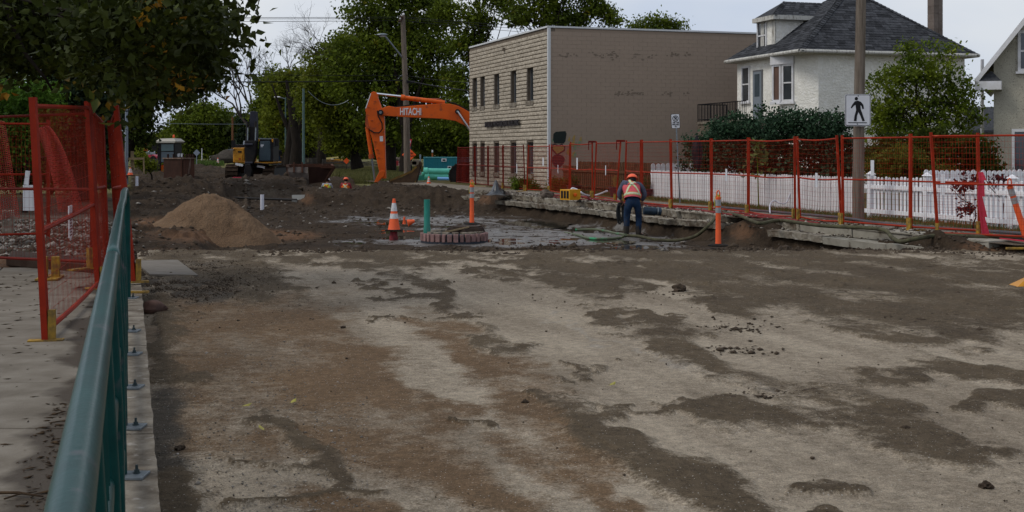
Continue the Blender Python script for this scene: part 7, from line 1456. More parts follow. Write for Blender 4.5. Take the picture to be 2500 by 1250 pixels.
# cable coil and pump in the hands
mb = MB(); c = PJ['palL'] + Vector((.0, .02, -.22)); r2 = random.Random(1)
for k in range(9):
    x0 = r2.uniform(-.05, .05); w_ = r2.uniform(.05, .09); h_ = r2.uniform(.2, .27); pts = [c + Vector((x0 + w_ * math.sin(a), r2.uniform(-.02, .02), .22 * 0 + h_ * math.cos(a) + (.22 - h_))) for a in np.linspace(0, 2 * math.pi, 18)]; mb.tube(pts, .011, 6)
tag(part('cable_coil', mb, M['cable'], smooth=True), 'loops of black cable hanging from the worker\'s left hand', 'cable')
q = PJ['palR'] + Vector((.02, .02, -.02)); pm = thing('submersible_pump', 'blue-grey cylindrical pump hanging from the worker\'s right hand', 'pump', q); mb = MB(); mb.lathe(q + Vector((.02, 0, -.14)), [(.06, 0), (.10, .02), (.10, .30), (.085, .31), (.085, .37), (.10, .38), (.10, .44), (.04, .45)], 20, axis=(1, .05, -.05)); part('casing', mb, M['pump'], pm, smooth=True); mb = MB(); mb.lathe(q + Vector((.36, 0, -.155)), [(.104, 0), (.104, .03)], 20, axis=(1, .05, -.05)); part('collar', mb, M['galv'], pm, smooth=True); mb = MB(); mb.tube([q + Vector((.0, 0, -.10)), q + Vector((.02, 0, .0)), q + Vector((.10, 0, .0)), q + Vector((.14, 0, -.06))], .010, 6); part('handle', mb, M['galv'], pm, smooth=True)
def upright(lean=0, turn=0):
    return dict(pelvis=(0, 0, .92), waist=(0, .02 + lean * .1, 1.05), chest=(0, .05 + lean * .35, 1.28), neck=(0, .06 + lean * .6, 1.46), head=(.0, .09 + lean * .75, 1.58), shoL=(-.19, .05 + lean * .4, 1.40), elbL=(-.27, .10 + lean * .3, 1.14), wriL=(-.22, .28, .98), palL=(-.20, .34, .95), shoR=(.19, .05 + lean * .4, 1.40), elbR=(.27, .10 + lean * .3, 1.14), wriR=(.22, .28, .98), palR=(.20, .34, .95),
                hipL=(-.10, 0, .86), kneL=(-.12, .03, .48), ankL=(-.12, 0, .12), toeL=(-.14, .15, .04), hipR=(.10, 0, .86), kneR=(.12, .03, .48), ankR=(.12, 0, .12), toeR=(.14, .15, .04))
za = Zp(436, 62) - 1.70
person('worker in white hard hat and lime and orange vest standing in the trench', D(797, 62, za), upright(.25), dict(vest=M['vestye'], tape=M['vestor'], shirt=mat('pale_sleeve', (.3, .32, .36), None), trousers=M['jeans'], hat=M['hatwh'], stripe=M['vestor']), loopy=False)
person('worker in orange hard hat and orange vest standing in the trench', D(843, 62, za + .02), upright(.2), dict(vest=M['vestor'], tape=M['tapey'], shirt=mat('red_sleeve', (.25, .03, .04), None), trousers=M['jeans'], hat=M['hatred']), loopy=False)
person('bystander in black top and blue trousers by the elm trunks', D(678, 96, Zp(411, 96)), upright(0), dict(vest=M['darkcloth'], tape=M['darkcloth'], shirt=M['darkcloth'], trousers=M['jeans'], hat=M['darkcloth'], stripe=M['darkcloth']), loopy=False)

# ------------------------------------------------------------------ trees and shrubs
def leaf_quads(P, size, shape='quad', flat=.0, sv=.35):
    n = len(P); a = rng.normal(size=(n, 3)); a[:, 2] *= (1 - flat); a /= np.linalg.norm(a, axis=1)[:, None]; b = rng.normal(size=(n, 3)); b -= a * (a * b).sum(1)[:, None]; b /= np.linalg.norm(b, axis=1)[:, None]; s = size * (1 + sv * rng.normal(size=n)).clip(.4, 2)[:, None]
    if shape == 'quad':
        V = np.stack([P - a * s * .5, P + b * s * .32, P + a * s * .5, P - b * s * .32], 1).reshape(-1, 3); Fq = np.arange(4 * n).reshape(n, 4); return V, Fq
    c = np.cross(a, b)
    # pointed leaf folded along its midrib: two quads
    V = np.stack([P, P + a * s * .35 + b * s * .30 + c * s * .10, P + a * s * 1.0, P + a * s * .35 - b * s * .30 + c * s * .10, P + a * s * .40], 1).reshape(-1, 3); i = np.arange(n) * 5
    Fq = np.concatenate([np.stack([i, i + 1, i + 2, i + 4], 1), np.stack([i, i + 4, i + 2, i + 3], 1)], 0); return V, Fq
def crown_pts(lobes, nclust, per, cr, shell=.55):
    """lobes: (centre, radii); points in clumps, more towards the outside of each lobe"""
    w_ = np.array([max(r[0] * r[2], .01) for _, r in lobes]); w_ /= w_.sum(); out_ = []; cl = []
    idx = rng.choice(len(lobes), nclust, p=w_)
    for i in idx:
        c, r = lobes[i]; d = rng.normal(size=3); d /= np.linalg.norm(d); k = (shell + (1 - shell) * rng.random() ** .6) if rng.random() < .8 else rng.random(); cc = np.array(c) + d * np.array(r) * k; cl.append(cc)
    cl = np.array(cl); P = cl[:, None, :] + rng.normal(size=(nclust, per, 3)) * np.array([cr, cr, cr * .75]) * (rng.random((nclust, 1, 1)) * .7 + .6); return P.reshape(-1, 3), cl
def limbs(mb, base, top, cl, r0, n, droop=.0, wob=.3):
    base, top = Vector(base), Vector(top); tp = []
    for i in range(7): t = i / 6; tp.append(base.lerp(top, t) + Vector((wob * math.sin(t * 5) * t, wob * math.cos(t * 4) * t * .6, 0)))
    mb.tube(tp, [r0 * (1.25 if i == 0 else 1 - .6 * i / 6) for i in range(7)], 10)
    for k in range(n):
        e = Vector(cl[int(rng.integers(len(cl)))]); t = .35 + .6 * rng.random(); s = tp[0].lerp(tp[-1], t) if False else tp[min(6, int(t * 6) + 0)]
        m1 = s.lerp(e, .4) + Vector((rng.normal() * .2, rng.normal() * .2, .12 * (e - s).length)); r = r0 * (.32 - .12 * rng.random()); mb.tube([s, s.lerp(m1, .5) + Vector((0, 0, .05)), m1, m1.lerp(e, .55) + Vector((rng.normal() * .12, 0, rng.normal() * .1)), e], [r, r * .8, r * .6, r * .35, r * .12], 6)
def tree(name, label, cat, px, d, zb, lobes_px, leafm, nclust, per, cr, size, r0=.35, nl=14, top_py=None, group=None, trunkm='bark', shape='quad', shell=.5, extra=None):
    """lobes_px: (px, py, rx_px, ry_px[, depth offset]) in the photograph at distance d"""
    lobes = []
    for L_ in lobes_px:
        dz = L_[4] if len(L_) > 4 else 0; dd_ = d + dz; c = DP(L_[0], L_[1], dd_); rx = L_[2] / F * dd_; rz_ = L_[3] / F * dd_; lobes.append(((c.x, c.y, c.z), (rx, (rx + rz_) / 2, rz_)))
    base = D(px, d, zb); root = thing(name, label, cat, base, group); P, cl = crown_pts(lobes, nclust, per, cr, shell)
    V, Fq = leaf_quads(P, size, shape); nmesh('crown', V, Fq, M[leafm], root)
    if r0:
        mb = MB(); tz = sum(l[0][2] for l in lobes) / len(lobes); topc = Vector((sum(l[0][0] for l in lobes) / len(lobes), sum(l[0][1] for l in lobes) / len(lobes), tz + .3 * lobes[0][1][2])) if top_py is None else DP(px + 4, top_py, d)
        limbs(mb, base, topc, cl, r0, nl); part('trunk', mb, M[trunkm], root, smooth=True)
    return root
TG = 'trees along the street'
tree('elm_tree', 'large elm towering behind the utility pole and orange boom', 'tree', 948, 90, .2, [(960, 60, 90, 90), (880, 130, 90, 70), (1010, 150, 110, 90), (930, 220, 110, 80), (1060, 60, 70, 80, 3), (850, 200, 60, 60), (1060, 230, 70, 60), (900, 30, 70, 60), (1000, -40, 90, 70), (960, 300, 90, 50)], 'elm', 702, 58, 0.446, 0.234, .50, 26, group=TG)
tree('elm_tree', 'elm with yellow-green foliage left of the utility pole', 'tree', 873, 96, .2, [(830, 200, 80, 60), (790, 150, 55, 45), (860, 120, 60, 45), (800, 260, 80, 60), (880, 300, 70, 60), (770, 230, 50, 60), (840, 340, 60, 35)], 'elm2', 445, 55, 0.396, 0.226, .42, 18, group=TG)
tree('elm_tree', 'medium elm between the verdigris light pole and the bare tree', 'tree', 700, 118, .3, [(680, 220, 45, 40), (720, 200, 50, 35), (690, 290, 60, 50), (740, 300, 60, 50), (720, 350, 60, 25)], 'elm2', 351, 50, 0.432, 0.257, .5, 14, group=TG)
tree('elm_tree', 'darker elm standing behind the yellow excavator cab', 'tree', 662, 126, .3, [(650, 210, 30, 35), (640, 280, 25, 45), (660, 250, 40, 60), (660, 330, 40, 40), (665, 185, 25, 22)], 'elm', 229, 50, 0.432, 0.265, .4, 12, group=TG)
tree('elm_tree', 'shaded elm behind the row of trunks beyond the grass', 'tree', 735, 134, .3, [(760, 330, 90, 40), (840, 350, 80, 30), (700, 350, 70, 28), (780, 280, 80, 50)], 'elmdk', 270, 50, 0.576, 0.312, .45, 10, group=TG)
tree('elm_tree', 'dark leaning tree behind the teal container under the boom', 'tree', 1082, 104, .25, [(1050, 320, 60, 40), (1100, 330, 55, 50), (1120, 290, 50, 45), (1020, 350, 28, 22), (1130, 370, 30, 22)], 'elm', 270, 50, 0.432, 0.250, .36, 14, group=TG)
tree('street_tree', 'tall airy tree rising above the left end of the office roof', 'tree', 1178, 86, 0, [(1170, 40, 45, 40), (1130, 110, 34, 40), (1190, -20, 60, 40), (1115, 200, 30, 45), (1240, 10, 40, 26), (1150, 300, 22, 35), (1090, 30, 40, 40), (1165, 85, 30, 30), (1120, 270, 26, 40)], 'elm', 330, 40, .34, .20, .30, 34, group=TG, shell=.2)
tree('street_tree', 'wide dark tree rising behind the middle of the office roof', 'tree', 1335, 82, 0, [(1270, 40, 44, 26), (1340, 20, 50, 34), (1400, 50, 40, 24), (1450, 20, 44, 26), (1490, 45, 24, 18), (1380, -30, 80, 34), (1300, -30, 60, 34), (1360, 60, 60, 16)], 'elm', 330, 40, .32, .20, .34, 44, group=TG, shell=.2)
tree('street_tree', 'small distant tree top showing above the right end of the office roof', 'tree', 1600, 120, 0, [(1560, 66, 30, 18), (1600, 56, 40, 18), (1645, 62, 34, 16), (1600, 90, 70, 22)], 'elm', 148, 40, 0.396, 0.218, .3, 14, group=TG, shell=.3)
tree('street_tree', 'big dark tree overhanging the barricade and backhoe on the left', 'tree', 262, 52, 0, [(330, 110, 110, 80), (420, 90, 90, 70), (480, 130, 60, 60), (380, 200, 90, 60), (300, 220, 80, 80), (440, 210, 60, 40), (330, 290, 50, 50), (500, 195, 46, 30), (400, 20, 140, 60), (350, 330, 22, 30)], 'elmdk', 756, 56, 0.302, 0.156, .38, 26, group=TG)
tree('street_tree', 'mid green tree beyond the backhoe at the end of the street', 'tree', 470, 150, .3, [(480, 300, 60, 50), (530, 300, 50, 40), (450, 330, 50, 45), (520, 350, 50, 30), (500, 275, 30, 22)], 'elm', 310, 50, 0.576, 0.328, .4, 12, group=TG)
tree('street_tree', 'greener tree left of the thin brown pole', 'tree', 545, 160, .3, [(545, 340, 30, 34), (570, 350, 26, 30), (520, 365, 30, 20)], 'elm2', 135, 46, 0.576, 0.312, .3, 8, group=TG)
tree('street_tree', 'hazy green tree at the far vanishing end of the street', 'tree', 372, 210, .3, [(360, 352, 16, 18), (395, 345, 26, 22), (430, 340, 30, 24)], 'elm2', 108, 46, 0.648, 0.390, .3, 6, group=TG)
tree('spruce_tree', 'dark spruce behind the folded boom of the yellow excavator', 'tree', 600, 140, .3, [(602, 300, 14, 14), (602, 330, 22, 18), (602, 360, 28, 18), (590, 380, 26, 14)], 'conifer', 148, 46, 0.360, 0.265, .3, 10, group=TG)
tree('spruce_tree', 'black-green conifer behind the left fence panels', 'tree', 205, 38, 0, [(200, 90, 60, 50), (190, 160, 90, 60), (165, 240, 100, 60), (190, 320, 70, 70), (120, 300, 80, 60), (-40, 150, 90, 90), (150, 60, 60, 60)], 'conifer', 567, 60, 0.302, 0.133, .3, 16, group=TG, shell=.6)
tree('shrub', 'bright green feathery shrub behind the left fence', 'shrub', 60, 30, 0, [(60, 240, 75, 44), (20, 270, 80, 50), (100, 270, 44, 40), (30, 330, 100, 60)], 'willow', 310, 70, 0.187, 0.078, .06, 12, shell=.6)
tree('shrub', 'low yellow-green undergrowth shrub by the barricade', 'shrub', 372, 60, 0, [(350, 400, 14, 14), (340, 385, 12, 16), (366, 405, 14, 8)], 'elm2', 81, 40, 0.144, 0.094, .05, 8)
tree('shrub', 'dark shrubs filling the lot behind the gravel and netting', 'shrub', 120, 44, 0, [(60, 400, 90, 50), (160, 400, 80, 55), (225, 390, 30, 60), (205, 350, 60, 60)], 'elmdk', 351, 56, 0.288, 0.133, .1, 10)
# more dark trunks in the row
for k, (px, d, w_, lab) in enumerate(((705, 110, .45, 'bare lower trunk left of the verdigris light pole'), (722, 104, .5, 'thick trunk just left of the verdigris light pole'), (783, 108, .42, 'dark trunk at the left end of the grey board fence'), (688, 120, .4, 'trunk behind the bystander'), (762, 118, .35, 'slim trunk behind the short grey fence'), (990, 88, .42, 'dark trunk hidden beside the utility pole'))):
    b = D(px, d, .1); root = thing('tree_trunk', lab, 'tree', b, 'trunks of the elm row'); mb = MB(); mb.tube([b, b + Vector((.1, 0, 2.2)), b + Vector((.3 * (-1) ** k, 0, 4.5)), b + Vector((.8 * (-1) ** k, 0, 7.5))], [w_ * 1.2, w_ * .85, w_ * .6, w_ * .2], 10); mb.tube([b + Vector((.15, 0, 3)), b + Vector((-.7 * (-1) ** k, 0, 5)), b + Vector((-1.5 * (-1) ** k, 0, 7.5))], [w_ * .5, w_ * .35, w_ * .1], 8); part('trunk', mb, M['bark'], root, smooth=True)
# bare trees
def bare(label, px, d, py_base, sprays, r0, seed):
    r2 = np.random.default_rng(seed); b = D(px, d, Zp(py_base, d)); root = thing('bare_tree', label, 'tree', b, TG); mb = MB(); mb2 = MB()
    def grow(p, dirv, L, r, lvl):
        q = p + dirv * L; mid = p.lerp(q, .5) + Vector(r2.normal(size=3)) * L * .06; (mb if lvl < 2 else mb2).tube([p, mid, q], [r, r * .8, r * .6], 5, caps=False)
        if lvl >= 5: return
        for k in range(3 if lvl < 4 else 2):
            nd = (dirv + Vector(r2.normal(size=3)) * .42 + Vector((0, 0, .12))).normalized(); grow(q, nd, L * (.68 + .15 * r2.random()), r * .58, lvl + 1)
    for (dx_, dz_, L) in sprays: grow(b, Vector((dx_, .1, dz_)).normalized(), L, r0, 0)
    part('trunk', mb, M['greenbark'], root, smooth=True); o = part('branches', mb2, M['greenbark'], root, kind='stuff')
bare('leafless tree showing against the sky above the thin brown pole', 625, 128, 350, [(-.6, 1, 3.2), (-.15, 1, 3.6), (.35, 1, 2.8)], .20, 3)
bare('bare twigs crowning the medium elm', 700, 121, 230, [(-.5, 1, 1.6), (.1, 1, 1.8), (.6, 1, 1.6)], .08, 8); bare('bare sprays at the left edge of the big elm', 850, 92, 160, [(-1, .7, 1.8), (-.9, .3, 1.5)], .06, 5)
# near maple: overhanging boughs with big leaves
mp_ = D(-520, 15.5, 0); root = thing('maple_tree', 'overhanging maple boughs with large dark leaves and a few orange ones at upper left', 'tree', mp_, TG)
lob = [(20, 60, 130, 110), (150, 60, 150, 90), (280, 50, 130, 90), (390, 40, 110, 80), (480, 30, 90, 60), (540, 40, 45, 50), (330, 130, 120, 60), (440, 110, 90, 60), (500, 120, 45, 60), (540, 170, 20, 30), (230, 150, 90, 50), (60, 150, 90, 50), (410, 190, 80, 40), (350, 240, 60, 30), (0, 20, 200, 100), (560, 150, 14, 26), (570, 95, 30, 14), (612, 100, 18, 12), (470, 175, 40, 30), (420, -60, 160, 50), (200, -60, 260, 60)]
lobes = []
for k, (px, py, rx, ry) in enumerate(lob):
    d = 14.0 + 1.6 * math.sin(k * 2.3); c = DP(px, py, d); lobes.append(((c.x, c.y, c.z), (rx / F * d, .9, ry / F * d)))
P, cl = crown_pts(lobes, 1000, 17, .17, .15); V, Fq = leaf_quads(P, .105, 'leaf', sv=.25); V[:, :] = V; nmesh('leaves', V, Fq, M['maple'], root, kind='stuff')
P2 = []
for (px, py, n_) in ((352, 46, 14), (372, 8, 10), (390, 6, 8), (410, 130, 3), (445, 130, 3), (365, 110, 6), (430, 60, 4), (445, 215, 6), (470, 190, 5)):
    for _ in range(n_): q = DP(px + rng.normal() * 9, py + rng.normal() * 7, 12.2 + rng.random()); P2.append((q.x, q.y, q.z))
V, Fq = leaf_quads(np.array(P2), .10, 'leaf', sv=.2); nmesh('orange_leaves', V, Fq, leafm2 := leafmat('orange_maple_leaves', (.34, .13, .01), (.22, .14, .015), None, 3), root, kind='stuff')
mb = MB()
limbs(mb, mp_, D(-380, 15, 4.0), cl, .14, 16)
for pts in ([DP(10, -10, 13.6), DP(30, 60, 13.6), DP(60, 130, 13.5), DP(110, 190, 13.6), DP(130, 225, 13.8)], [DP(220, -30, 13.8), DP(248, 60, 13.6), DP(262, 110, 13.5), DP(283, 165, 13.6)], [DP(-60, 20, 14), DP(200, 40, 14), DP(400, 80, 14), DP(540, 110, 14), DP(600, 105, 14)], [DP(380, 75, 14), DP(470, 120, 14), DP(545, 190, 14)]): mb.tube(pts, [.035, .03, .024, .016, .01][:len(pts)], 7)
part('branches', mb, M['bark'], root, smooth=True)
# dark hedge, ash shrub, other garden plants
tree('hedge', 'large dark green lilac hedge in front of the white stucco house', 'hedge', 1880, 37.5, 0, [(1740, 350, 60, 50), (1800, 330, 60, 50), (1870, 325, 70, 55), (1950, 325, 70, 56), (2020, 330, 56, 56), (2060, 350, 40, 55), (1720, 400, 55, 50), (1800, 410, 80, 60), (1900, 410, 80, 60), (2000, 410, 80, 60), (2060, 420, 40, 50)], 'hedge', 756, 60, 0.144, 0.090, .12, 20, shell=.75)
tree('small_tree', 'bright green ash sapling in front of the long stucco wall', 'tree', 2235, 32, 0, [(2160, 210, 55, 50), (2230, 180, 60, 55), (2300, 190, 55, 50), (2350, 230, 48, 45), (2210, 260, 90, 50), (2310, 280, 80, 45), (2150, 290, 50, 40), (2220, 130, 26, 26), (2300, 130, 24, 26), (2250, 330, 120, 45), (2370, 290, 30, 40), (2260, 90 + 20, 12, 18)], 'ash', 310, 50, 0.137, 0.078, .07, 30, shell=.45)
tree('shrub', 'dark shrub filling the gap beneath the ash sapling', 'shrub', 2300, 29.5, 0, [(2180, 390, 70, 50), (2280, 380, 70, 60), (2370, 390, 50, 60), (2400, 420, 30, 40)], 'elmdk', 351, 55, 0.122, 0.078, .05, 12, shell=.7)
tree('shrub', 'yellowing shrub behind the pickets right of the wooden pole', 'shrub', 2200, 28.3, 0, [(2160, 410, 40, 34), (2210, 390, 45, 40), (2250, 420, 40, 34), (2300, 425, 30, 20)], 'yshrub', 162, 50, 0.094, 0.058, .04, 12)
tree('maroon_plant', 'dark red leaved plant poking through the pickets near the right edge', 'plant', 2375, 23.0, 0, [(2372, 442, 22, 16), (2350, 455, 10, 10), (2360, 510, 12, 6)], 'maroonleaf', 26, 14, .08, .07, .015, 8); tree('maroon_plant', 'small purple-black plant on the picket top left of the edge delineator', 'plant', 2437, 23.6, 0, [(2437, 440, 18, 9)], 'maroonleaf', 14, 12, .06, .07, .015, 5)
tree('shrub', 'small weeds against the office wall right of the black sheet', 'plant', 1275, 47.8, 0, [(1265, 448, 16, 18), (1290, 452, 12, 16), (1308, 460, 8, 8)], 'ash', 62, 40, 0.094, 0.070, .02, 8); tree('shrub', 'brown dying shrub at the foot of the painted hearts', 'shrub', 1372, 46.3, 0, [(1365, 450, 24, 16), (1350, 462, 16, 8), (1385, 455, 12, 14)], 'yshrub', 81, 40, 0.094, 0.058, .02, 8)
# hollyhock with broad leaves
hk = thing('hollyhock', 'tall hollyhock with broad pale leaves behind the white fence', 'plant', D(1852, 31.8, 0)); P3 = []; b = D(1852, 31.8, 0); mb = MB(); mb.tube([b, b + Vector((-.02, 0, 1.0)), b + Vector((-.05, 0, 1.75))], [.02, .015, .008], 6); part('stem', mb, M['ash'], hk)
for k in range(80): t = rng.random() ** .8; w_ = (1 - t) * .48 + .06; a = rng.random() * 6.28; P3.append((b.x - .03 + w_ * math.cos(a) * rng.random() ** .4, b.y + w_ * math.sin(a) * .6, .75 + t * 1.0))
V, Fq = leaf_quads(np.array(P3), .17, 'leaf', sv=.25); nmesh('leaves', V, Fq, leafmat('hollyhock_leaves', (.12, .15, .05), (.08, .11, .03), None, 2), hk)
# distant woods
fw = []
for k in range(70): px = rng.uniform(200, 1240); fw.append((px, 372 + rng.uniform(-26, 4), rng.uniform(16, 34), rng.uniform(14, 26)))
lobes = [((DP(px, py, 230).x, 230 + rng.uniform(-12, 12), DP(px, py, 230).z), (rx / F * 230, 3, ry / F * 230)) for px, py, rx, ry in fw if not (340 < px < 395)]
P, cl = crown_pts(lobes, 900, 40, 1.0, .3); V, Fq = leaf_quads(P, .8); wo = nmesh('woods', V, Fq, M['elm'], None); wo['kind'] = 'stuff'; wo['label'] = 'distant wooded belt at the end of the street'
fw = [(px, 372 - 30 - 20 * rng.random(), 30, 36) for px in np.arange(560, 1110, 26)]
lobes = [((DP(px, py, 150).x, 150, DP(px, py, 150).z), (rx / F * 150, 3, ry / F * 150)) for px, py, rx, ry in fw if px < 980]
P, cl = crown_pts(lobes, 500, 46, .8, .3); V, Fq = leaf_quads(P, .5); wo = nmesh('woods', V, Fq, M['elmdk'], None); wo['kind'] = 'stuff'; wo['label'] = 'dark mass of trees behind the elm row'
# grasses
def blades(label, pts, h, w_, m, name='grass'):
    pts = np.asarray(pts); n = len(pts); a = rng.random(n) * 6.28; dx_ = np.stack([np.cos(a), np.sin(a), 0 * a], 1) * w_; top = np.stack([rng.normal(size=n) * h * .3, rng.normal(size=n) * h * .3, h * (.6 + .8 * rng.random(n))], 1); V = np.stack([pts - dx_, pts + dx_, pts + top], 1).reshape(-1, 3); o = nmesh(name, V, np.arange(3 * n).reshape(n, 3), M[m]); o['kind'] = 'stuff'; o['label'] = label; return o
n = 26000; yy_ = rng.uniform(69, 108, n); pxx = rng.uniform(806, 1060, n) ; xx = (pxx - 1250) / F * yy_; zz_ = H(xx, yy_) - .02; blades('long pale grass beyond the excavation', np.stack([xx, yy_, zz_], 1), .38, .03, 'grass')
n = 9000; yy_ = rng.uniform(96, 116, n); xx = (rng.uniform(470, 545, n) - 1250) / F * yy_; blades('green lawn patch beyond the trench box', np.stack([xx, yy_, H(xx, yy_)], 1), .25, .04, 'grassg')
n = 9000; t = rng.random(n); yy_ = 21.5 + t * 18; base_ = KX(yy_); lineX = np.interp(yy_, [21.4, 27.8, 39.5], [9.9, 8.0, 4.46]); xx = lineX - rng.random(n) ** 1.6 * .75; blades('straggly weeds along the foot of the white fences', np.stack([xx, yy_, 0 * xx + .0], 1), .10, .006, 'grass')
n = 2500; yy_ = 39.5 + rng.random(n) * 9; xx = np.interp(yy_, [39.5, 48.5], [4.3, 1.3]) - rng.random(n) * .5; blades('weeds at the foot of the brown fence', np.stack([xx, yy_, 0 * xx], 1), .12, .008, 'grass')
# ------------------------------------------------------------------ loose bits
def scatter(name, label, n, fpos, size, m, sx=(1, 1, .6), sub=5):
    V = []; Fq = []; base_v = np.array([(1, 0, 0), (-1, 0, 0), (0, 1, 0), (0, -1, 0), (0, 0, 1), (0, 0, -1)], float); base_f = np.array([(0, 2, 4), (2, 1, 4), (1, 3, 4), (3, 0, 4), (2, 0, 5), (1, 2, 5), (3, 1, 5), (0, 3, 5)])
    pos, sc_ = fpos(n); s = size * np.exp(rng.normal(size=n) * .45) * sc_; a = rng.random(n) * 6.28; ca, sa = np.cos(a), np.sin(a); v = base_v[None] * (s[:, None, None]) * np.array(sx) * (1 + .35 * rng.normal(size=(n, 6, 3)))
    x = v[..., 0] * ca[:, None] - v[..., 1] * sa[:, None]; y = v[..., 0] * sa[:, None] + v[..., 1] * ca[:, None]; V = np.stack([x, y, v[..., 2]], -1) + pos[:, None, :]; Fq = base_f[None] + (np.arange(n) * 6)[:, None, None]
    o = nmesh(name, V.reshape(-1, 3), Fq.reshape(-1, 3), M[m]); o['kind'] = 'stuff'; o['label'] = label; return o
M['clod'] = mat('dark_clod', (.075, .056, .040), (.040, .030, .022), 20, rough=.95); M['pale'] = mat('pale_stone', (.26, .24, .21), (.16, .14, .12), 9, rough=.9, rand=.2); M['gravb'] = mat('brown_gravel', (.15, .12, .09), (.08, .062, .046), 9, rough=.9); _islandvar(M['gravb'], .5, 1.5); M['litter'] = mat('dead_leaf_litter', (.028, .018, .012), (.07, .045, .025), 8, rough=.9); _islandvar(M['pale'], .4, 1.5)
def onroad(n):
    u = rng.random(n); px = rng.uniform(330, 2700, n); py = np.where(rng.random(n) < .6, rng.uniform(615, 800, n), rng.uniform(640, 1300, n)); px = np.where(rng.random(n) < .35, rng.uniform(1700, 2600, n), px); z = np.full(n, -.142); d = (EYE - z) * F / (py - 372); return np.stack([(px - 1250) / F * d, d, z], 1), np.where(py > 900, .55, 1.0)
scatter('mud_clods', 'small mud clods strewn over the road', 900, onroad, .008, 'clod'); 
def onroad2(n):
    pts = []; 
    for _ in range(n):
        cx, cy = random.choice(((2100, 690), (2250, 745), (2350, 780), (1960, 690), (1800, 800), (1900, 960), (1800, 855), (2340, 810), (2180, 780), (1650, 715), (2420, 720), (2040, 660), (1870, 640), (2220, 650))); pts.append((cx + rng.normal() * 55, cy + rng.normal() * 7))
    q = np.array(pts); z = np.full(n, -.14); d = (EYE - z) * F / (q[:, 1] - 372); return np.stack([(q[:, 0] - 1250) / F * d, d, z], 1), np.ones(n)
scatter('mud_lumps', 'lumps of dark mud dropped in strings across the right side of the road', 900, onroad2, .012, 'clod', (1.5, 1.1, .5))
def onmud(n):
    px = rng.uniform(320, 2450, n); d = 19.5 + rng.random(n) ** 1.3 * 45; x = (px - 1250) / F * d; ok = x < KX(d) - .1; x = np.where(ok, x, (600 - 1250) / F * d); return np.stack([x, d, H(x, d) + .006], 1), (.5 + d / 32) * (1 - .62 * np.exp(-((x / d + .02) / .13) ** 2) * (d < 40))
scatter('mud_clods', 'clods of wet earth across the excavation', 5600, onmud, .026, 'clod', (1.2, 1, .7)); scatter('pale_stones', 'pale stones and concrete crumbs in the mud', 900, onmud, .022, 'pale', (1.4, 1, .6))
def lip(n):
    px = np.concatenate([rng.uniform(330, 1400, n // 2), rng.uniform(1400, 2340, n - n // 2)]); d = 19.6 + rng.random(n) * 1.6 - .8 * (px < 700); x = (px - 1250) / F * d; x = np.minimum(x, KX(d) - .05); return np.stack([x, d, np.maximum(H(x, d), -.16 * (d < 20.3) - 1 * (d >= 20.3)) + .01], 1), np.ones(n)
scatter('mud_clods', 'crumbled edge of the excavation along the road', 3200, lip, .022, 'clod', (1.2, 1, .8))
def gravl(n):
    px = np.concatenate([rng.normal(420, 70, n // 2), rng.normal(520, 60, n - n // 2)]); py = np.concatenate([rng.normal(690, 22, n // 2), rng.normal(680, 20, n - n // 2)]).clip(640, 760); px = px.clip(338, 700); z = np.full(n, -.135); d = (EYE - z) * F / (py - 372); return np.stack([(px - 1250) / F * d, d, z + .02 * rng.random(n)], 1), np.ones(n)
scatter('gravel', 'gravel heaped round the plywood sheet', 3200, gravl, .007, 'gravb', (1, 1, .7)); scatter('gravel', 'dark wet gravel round the plywood sheet', 4200, gravl, .007, 'clod', (1, 1, .7))
def lot(n): px = rng.uniform(-200, 330, n); d = rng.uniform(17.8, 27, n); x = (px - 1250) / F * d; return np.stack([x, d, H(x, d) + .01], 1), .8 + .5 * rng.random(n)
scatter('gravel', 'pale rubble on the lot behind the left fence', 4200, lot, .024, 'pale', (1.2, 1, .6)); scatter('gravel', 'dark earth lumps on the lot behind the left fence', 2500, lot, .035, 'clod', (1.2, 1, .6))
def kerbtop(n):
    y = 21 + rng.random(n) * 26; o_ = .05 + rng.random(n) * 1.5; x = KX(y) + o_ * 1.05; return np.stack([x, y, np.where(o_ < .42, -.14, .02)], 1), np.ones(n)
scatter('soil_crumbs', 'soil and concrete crumbs on the broken sidewalk', 1700, kerbtop, .018, 'clod', (1.4, 1, .5)); scatter('concrete_crumbs', 'pale concrete crumbs on the broken sidewalk', 700, kerbtop, .024, 'pale', (1.4, 1, .5))
def dirtfan(n):
    x = rng.normal(8.35, .6, n); y = rng.normal(19.9, .5, n); return np.stack([x, y, np.maximum(H(x, y), -.15) + .005], 1), np.ones(n)
scatter('gravel', 'gravel spilling from the dirt at the right end of the kerb', 900, dirtfan, .018, 'clod')
def onpav(n): a_1 = rng.uniform(-2.4, -.15, n); y = 3 + 12 * rng.random(n) ** .7; return np.stack([a_1 - .3107 * y, y, .004 + 0 * y], 1), .35 + y / 14
scatter('twig_litter', 'dark twigs and leaf bits on the left pavement', 420, onpav, .009, 'litter', (2.6, .35, .3))
def onpav2(n): a_1 = rng.uniform(-.42, -.14, n) - .1 * rng.random(n); y = 4.2 + rng.random(n) * 3; return np.stack([a_1 - .3107 * y, y, .004 + 0 * y], 1), .35 + y / 14
scatter('twig_litter', 'leaf litter gathered along the foot of the railing', 420, onpav2, .010, 'litter', (2.2, .5, .4))
scatter('sand_grains', 'coarse sand grains over the brown patches of the road', 2600, lambda n: (lambda px, py: (np.stack([(px - 1250) / F * (EYE + .142) * F / (py - 372), (EYE + .142) * F / (py - 372), np.full(n, -.143)], 1), np.ones(n)))(rng.uniform(380, 900, n), rng.uniform(740, 1250, n)), .0035, 'pale')
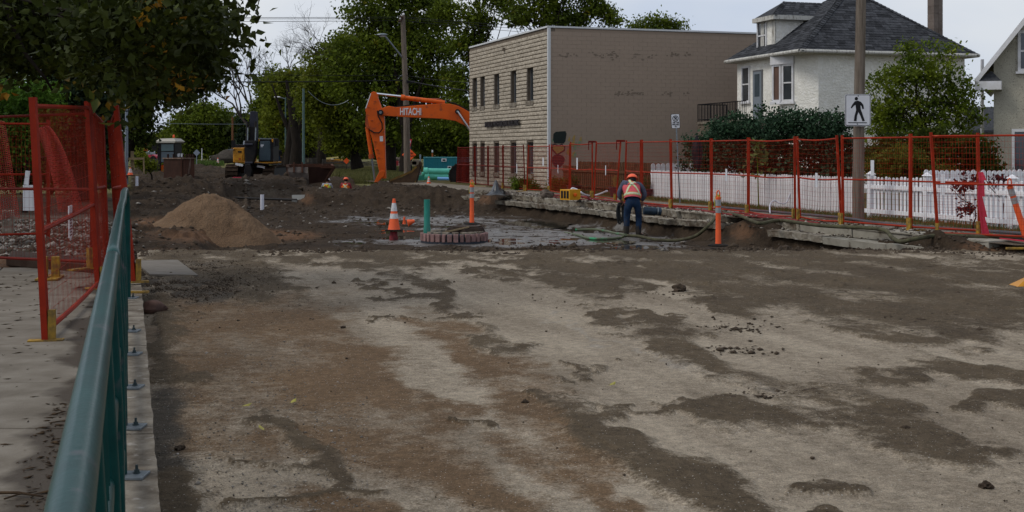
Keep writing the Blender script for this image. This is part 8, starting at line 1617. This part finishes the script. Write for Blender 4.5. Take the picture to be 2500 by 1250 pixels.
# single things worth a name
for px, py, r_, lab in ((815, 692, .035, 'dark mud lump standing alone on the pale road near the manhole'), (1283, 985, .035, 'dark mud lump left of the brown streak in the road foreground'), (2408, 1192, .045, 'largest black mud lump in the lower right corner of the road'), (1660, 712, .10, 'jagged mud clod left of the right-hand mud field'), (2213, 1052, .035, 'dark mud lump on the lower right mud patch'), (438, 1100, .04, 'dark stone beside the kerb in the lower left'), (837, 802, .035, 'brown stone at the end of the dark crack in the road')):
    q = G(px, py, -.15); mb = MB(); r_ *= .68; mb.blob(q + Vector((0, 0, r_ * .4)), (r_, r_ * .9, r_ * .62), int(px) % 7, .7, 8, 4); tag(part('mud_clod', mb, M['clod'], smooth=True), lab, 'clod')
M['yleaf'] = mat('fallen_yellow_leaf', (.38, .33, .06), (.22, .2, .04), 12, rough=.6)
for px, py, an, lab in ((590, 992, .3, 'dull yellow leaf lying on the brown sand, leftmost'), (710, 984, 1.2, 'bright yellow leaf lying flat on the brown sand'), (644, 1050, 2.2, 'yellow leaf nearest the railing side of the road foreground'), (1488, 941, .8, 'small yellow leaf on the pale centre of the road')):
    q = G(px, py, -.132); mb = MB(); c_, s_2 = math.cos(an), math.sin(an); pts = [(0, 0), (.02, .012), (.045, .012), (.065, 0), (.045, -.014), (.02, -.012)]; up_ = [0, .006, .012, .02, .002, .004]; mb.add([q + Vector((x * c_ - y * s_2, x * s_2 + y * c_, z_)) for (x, y), z_ in zip(pts, up_)], [(0, 1, 2, 3, 4, 5)]); mb.prism([q + Vector((0, 0, .001)), q + Vector((-.02 * c_, -.02 * s_2, .002)), q + Vector((-.02 * c_, -.02 * s_2 + .002, .002))], (0, 0, .001)); tag(part('fallen_leaf', mb, M['yleaf']), lab, 'leaf')
for (x0, y0, x1, y1, r_, lab) in ((0, 1203, 105, 1212, .007, 'thick twig on the pavement at the lower left corner'), (10, 1218, 90, 1200, .004, 'thin twig beside the thick one on the pavement')):
    mb = MB(); a, b = G(x0, y0, .012), G(x1, y1, .012); mb.tube([a, a.lerp(b, .4) + Vector((0, .01, .004)), b], [r_, r_ * .9, r_ * .5], 6); tag(part('twig', mb, M['litter']), lab, 'twig')
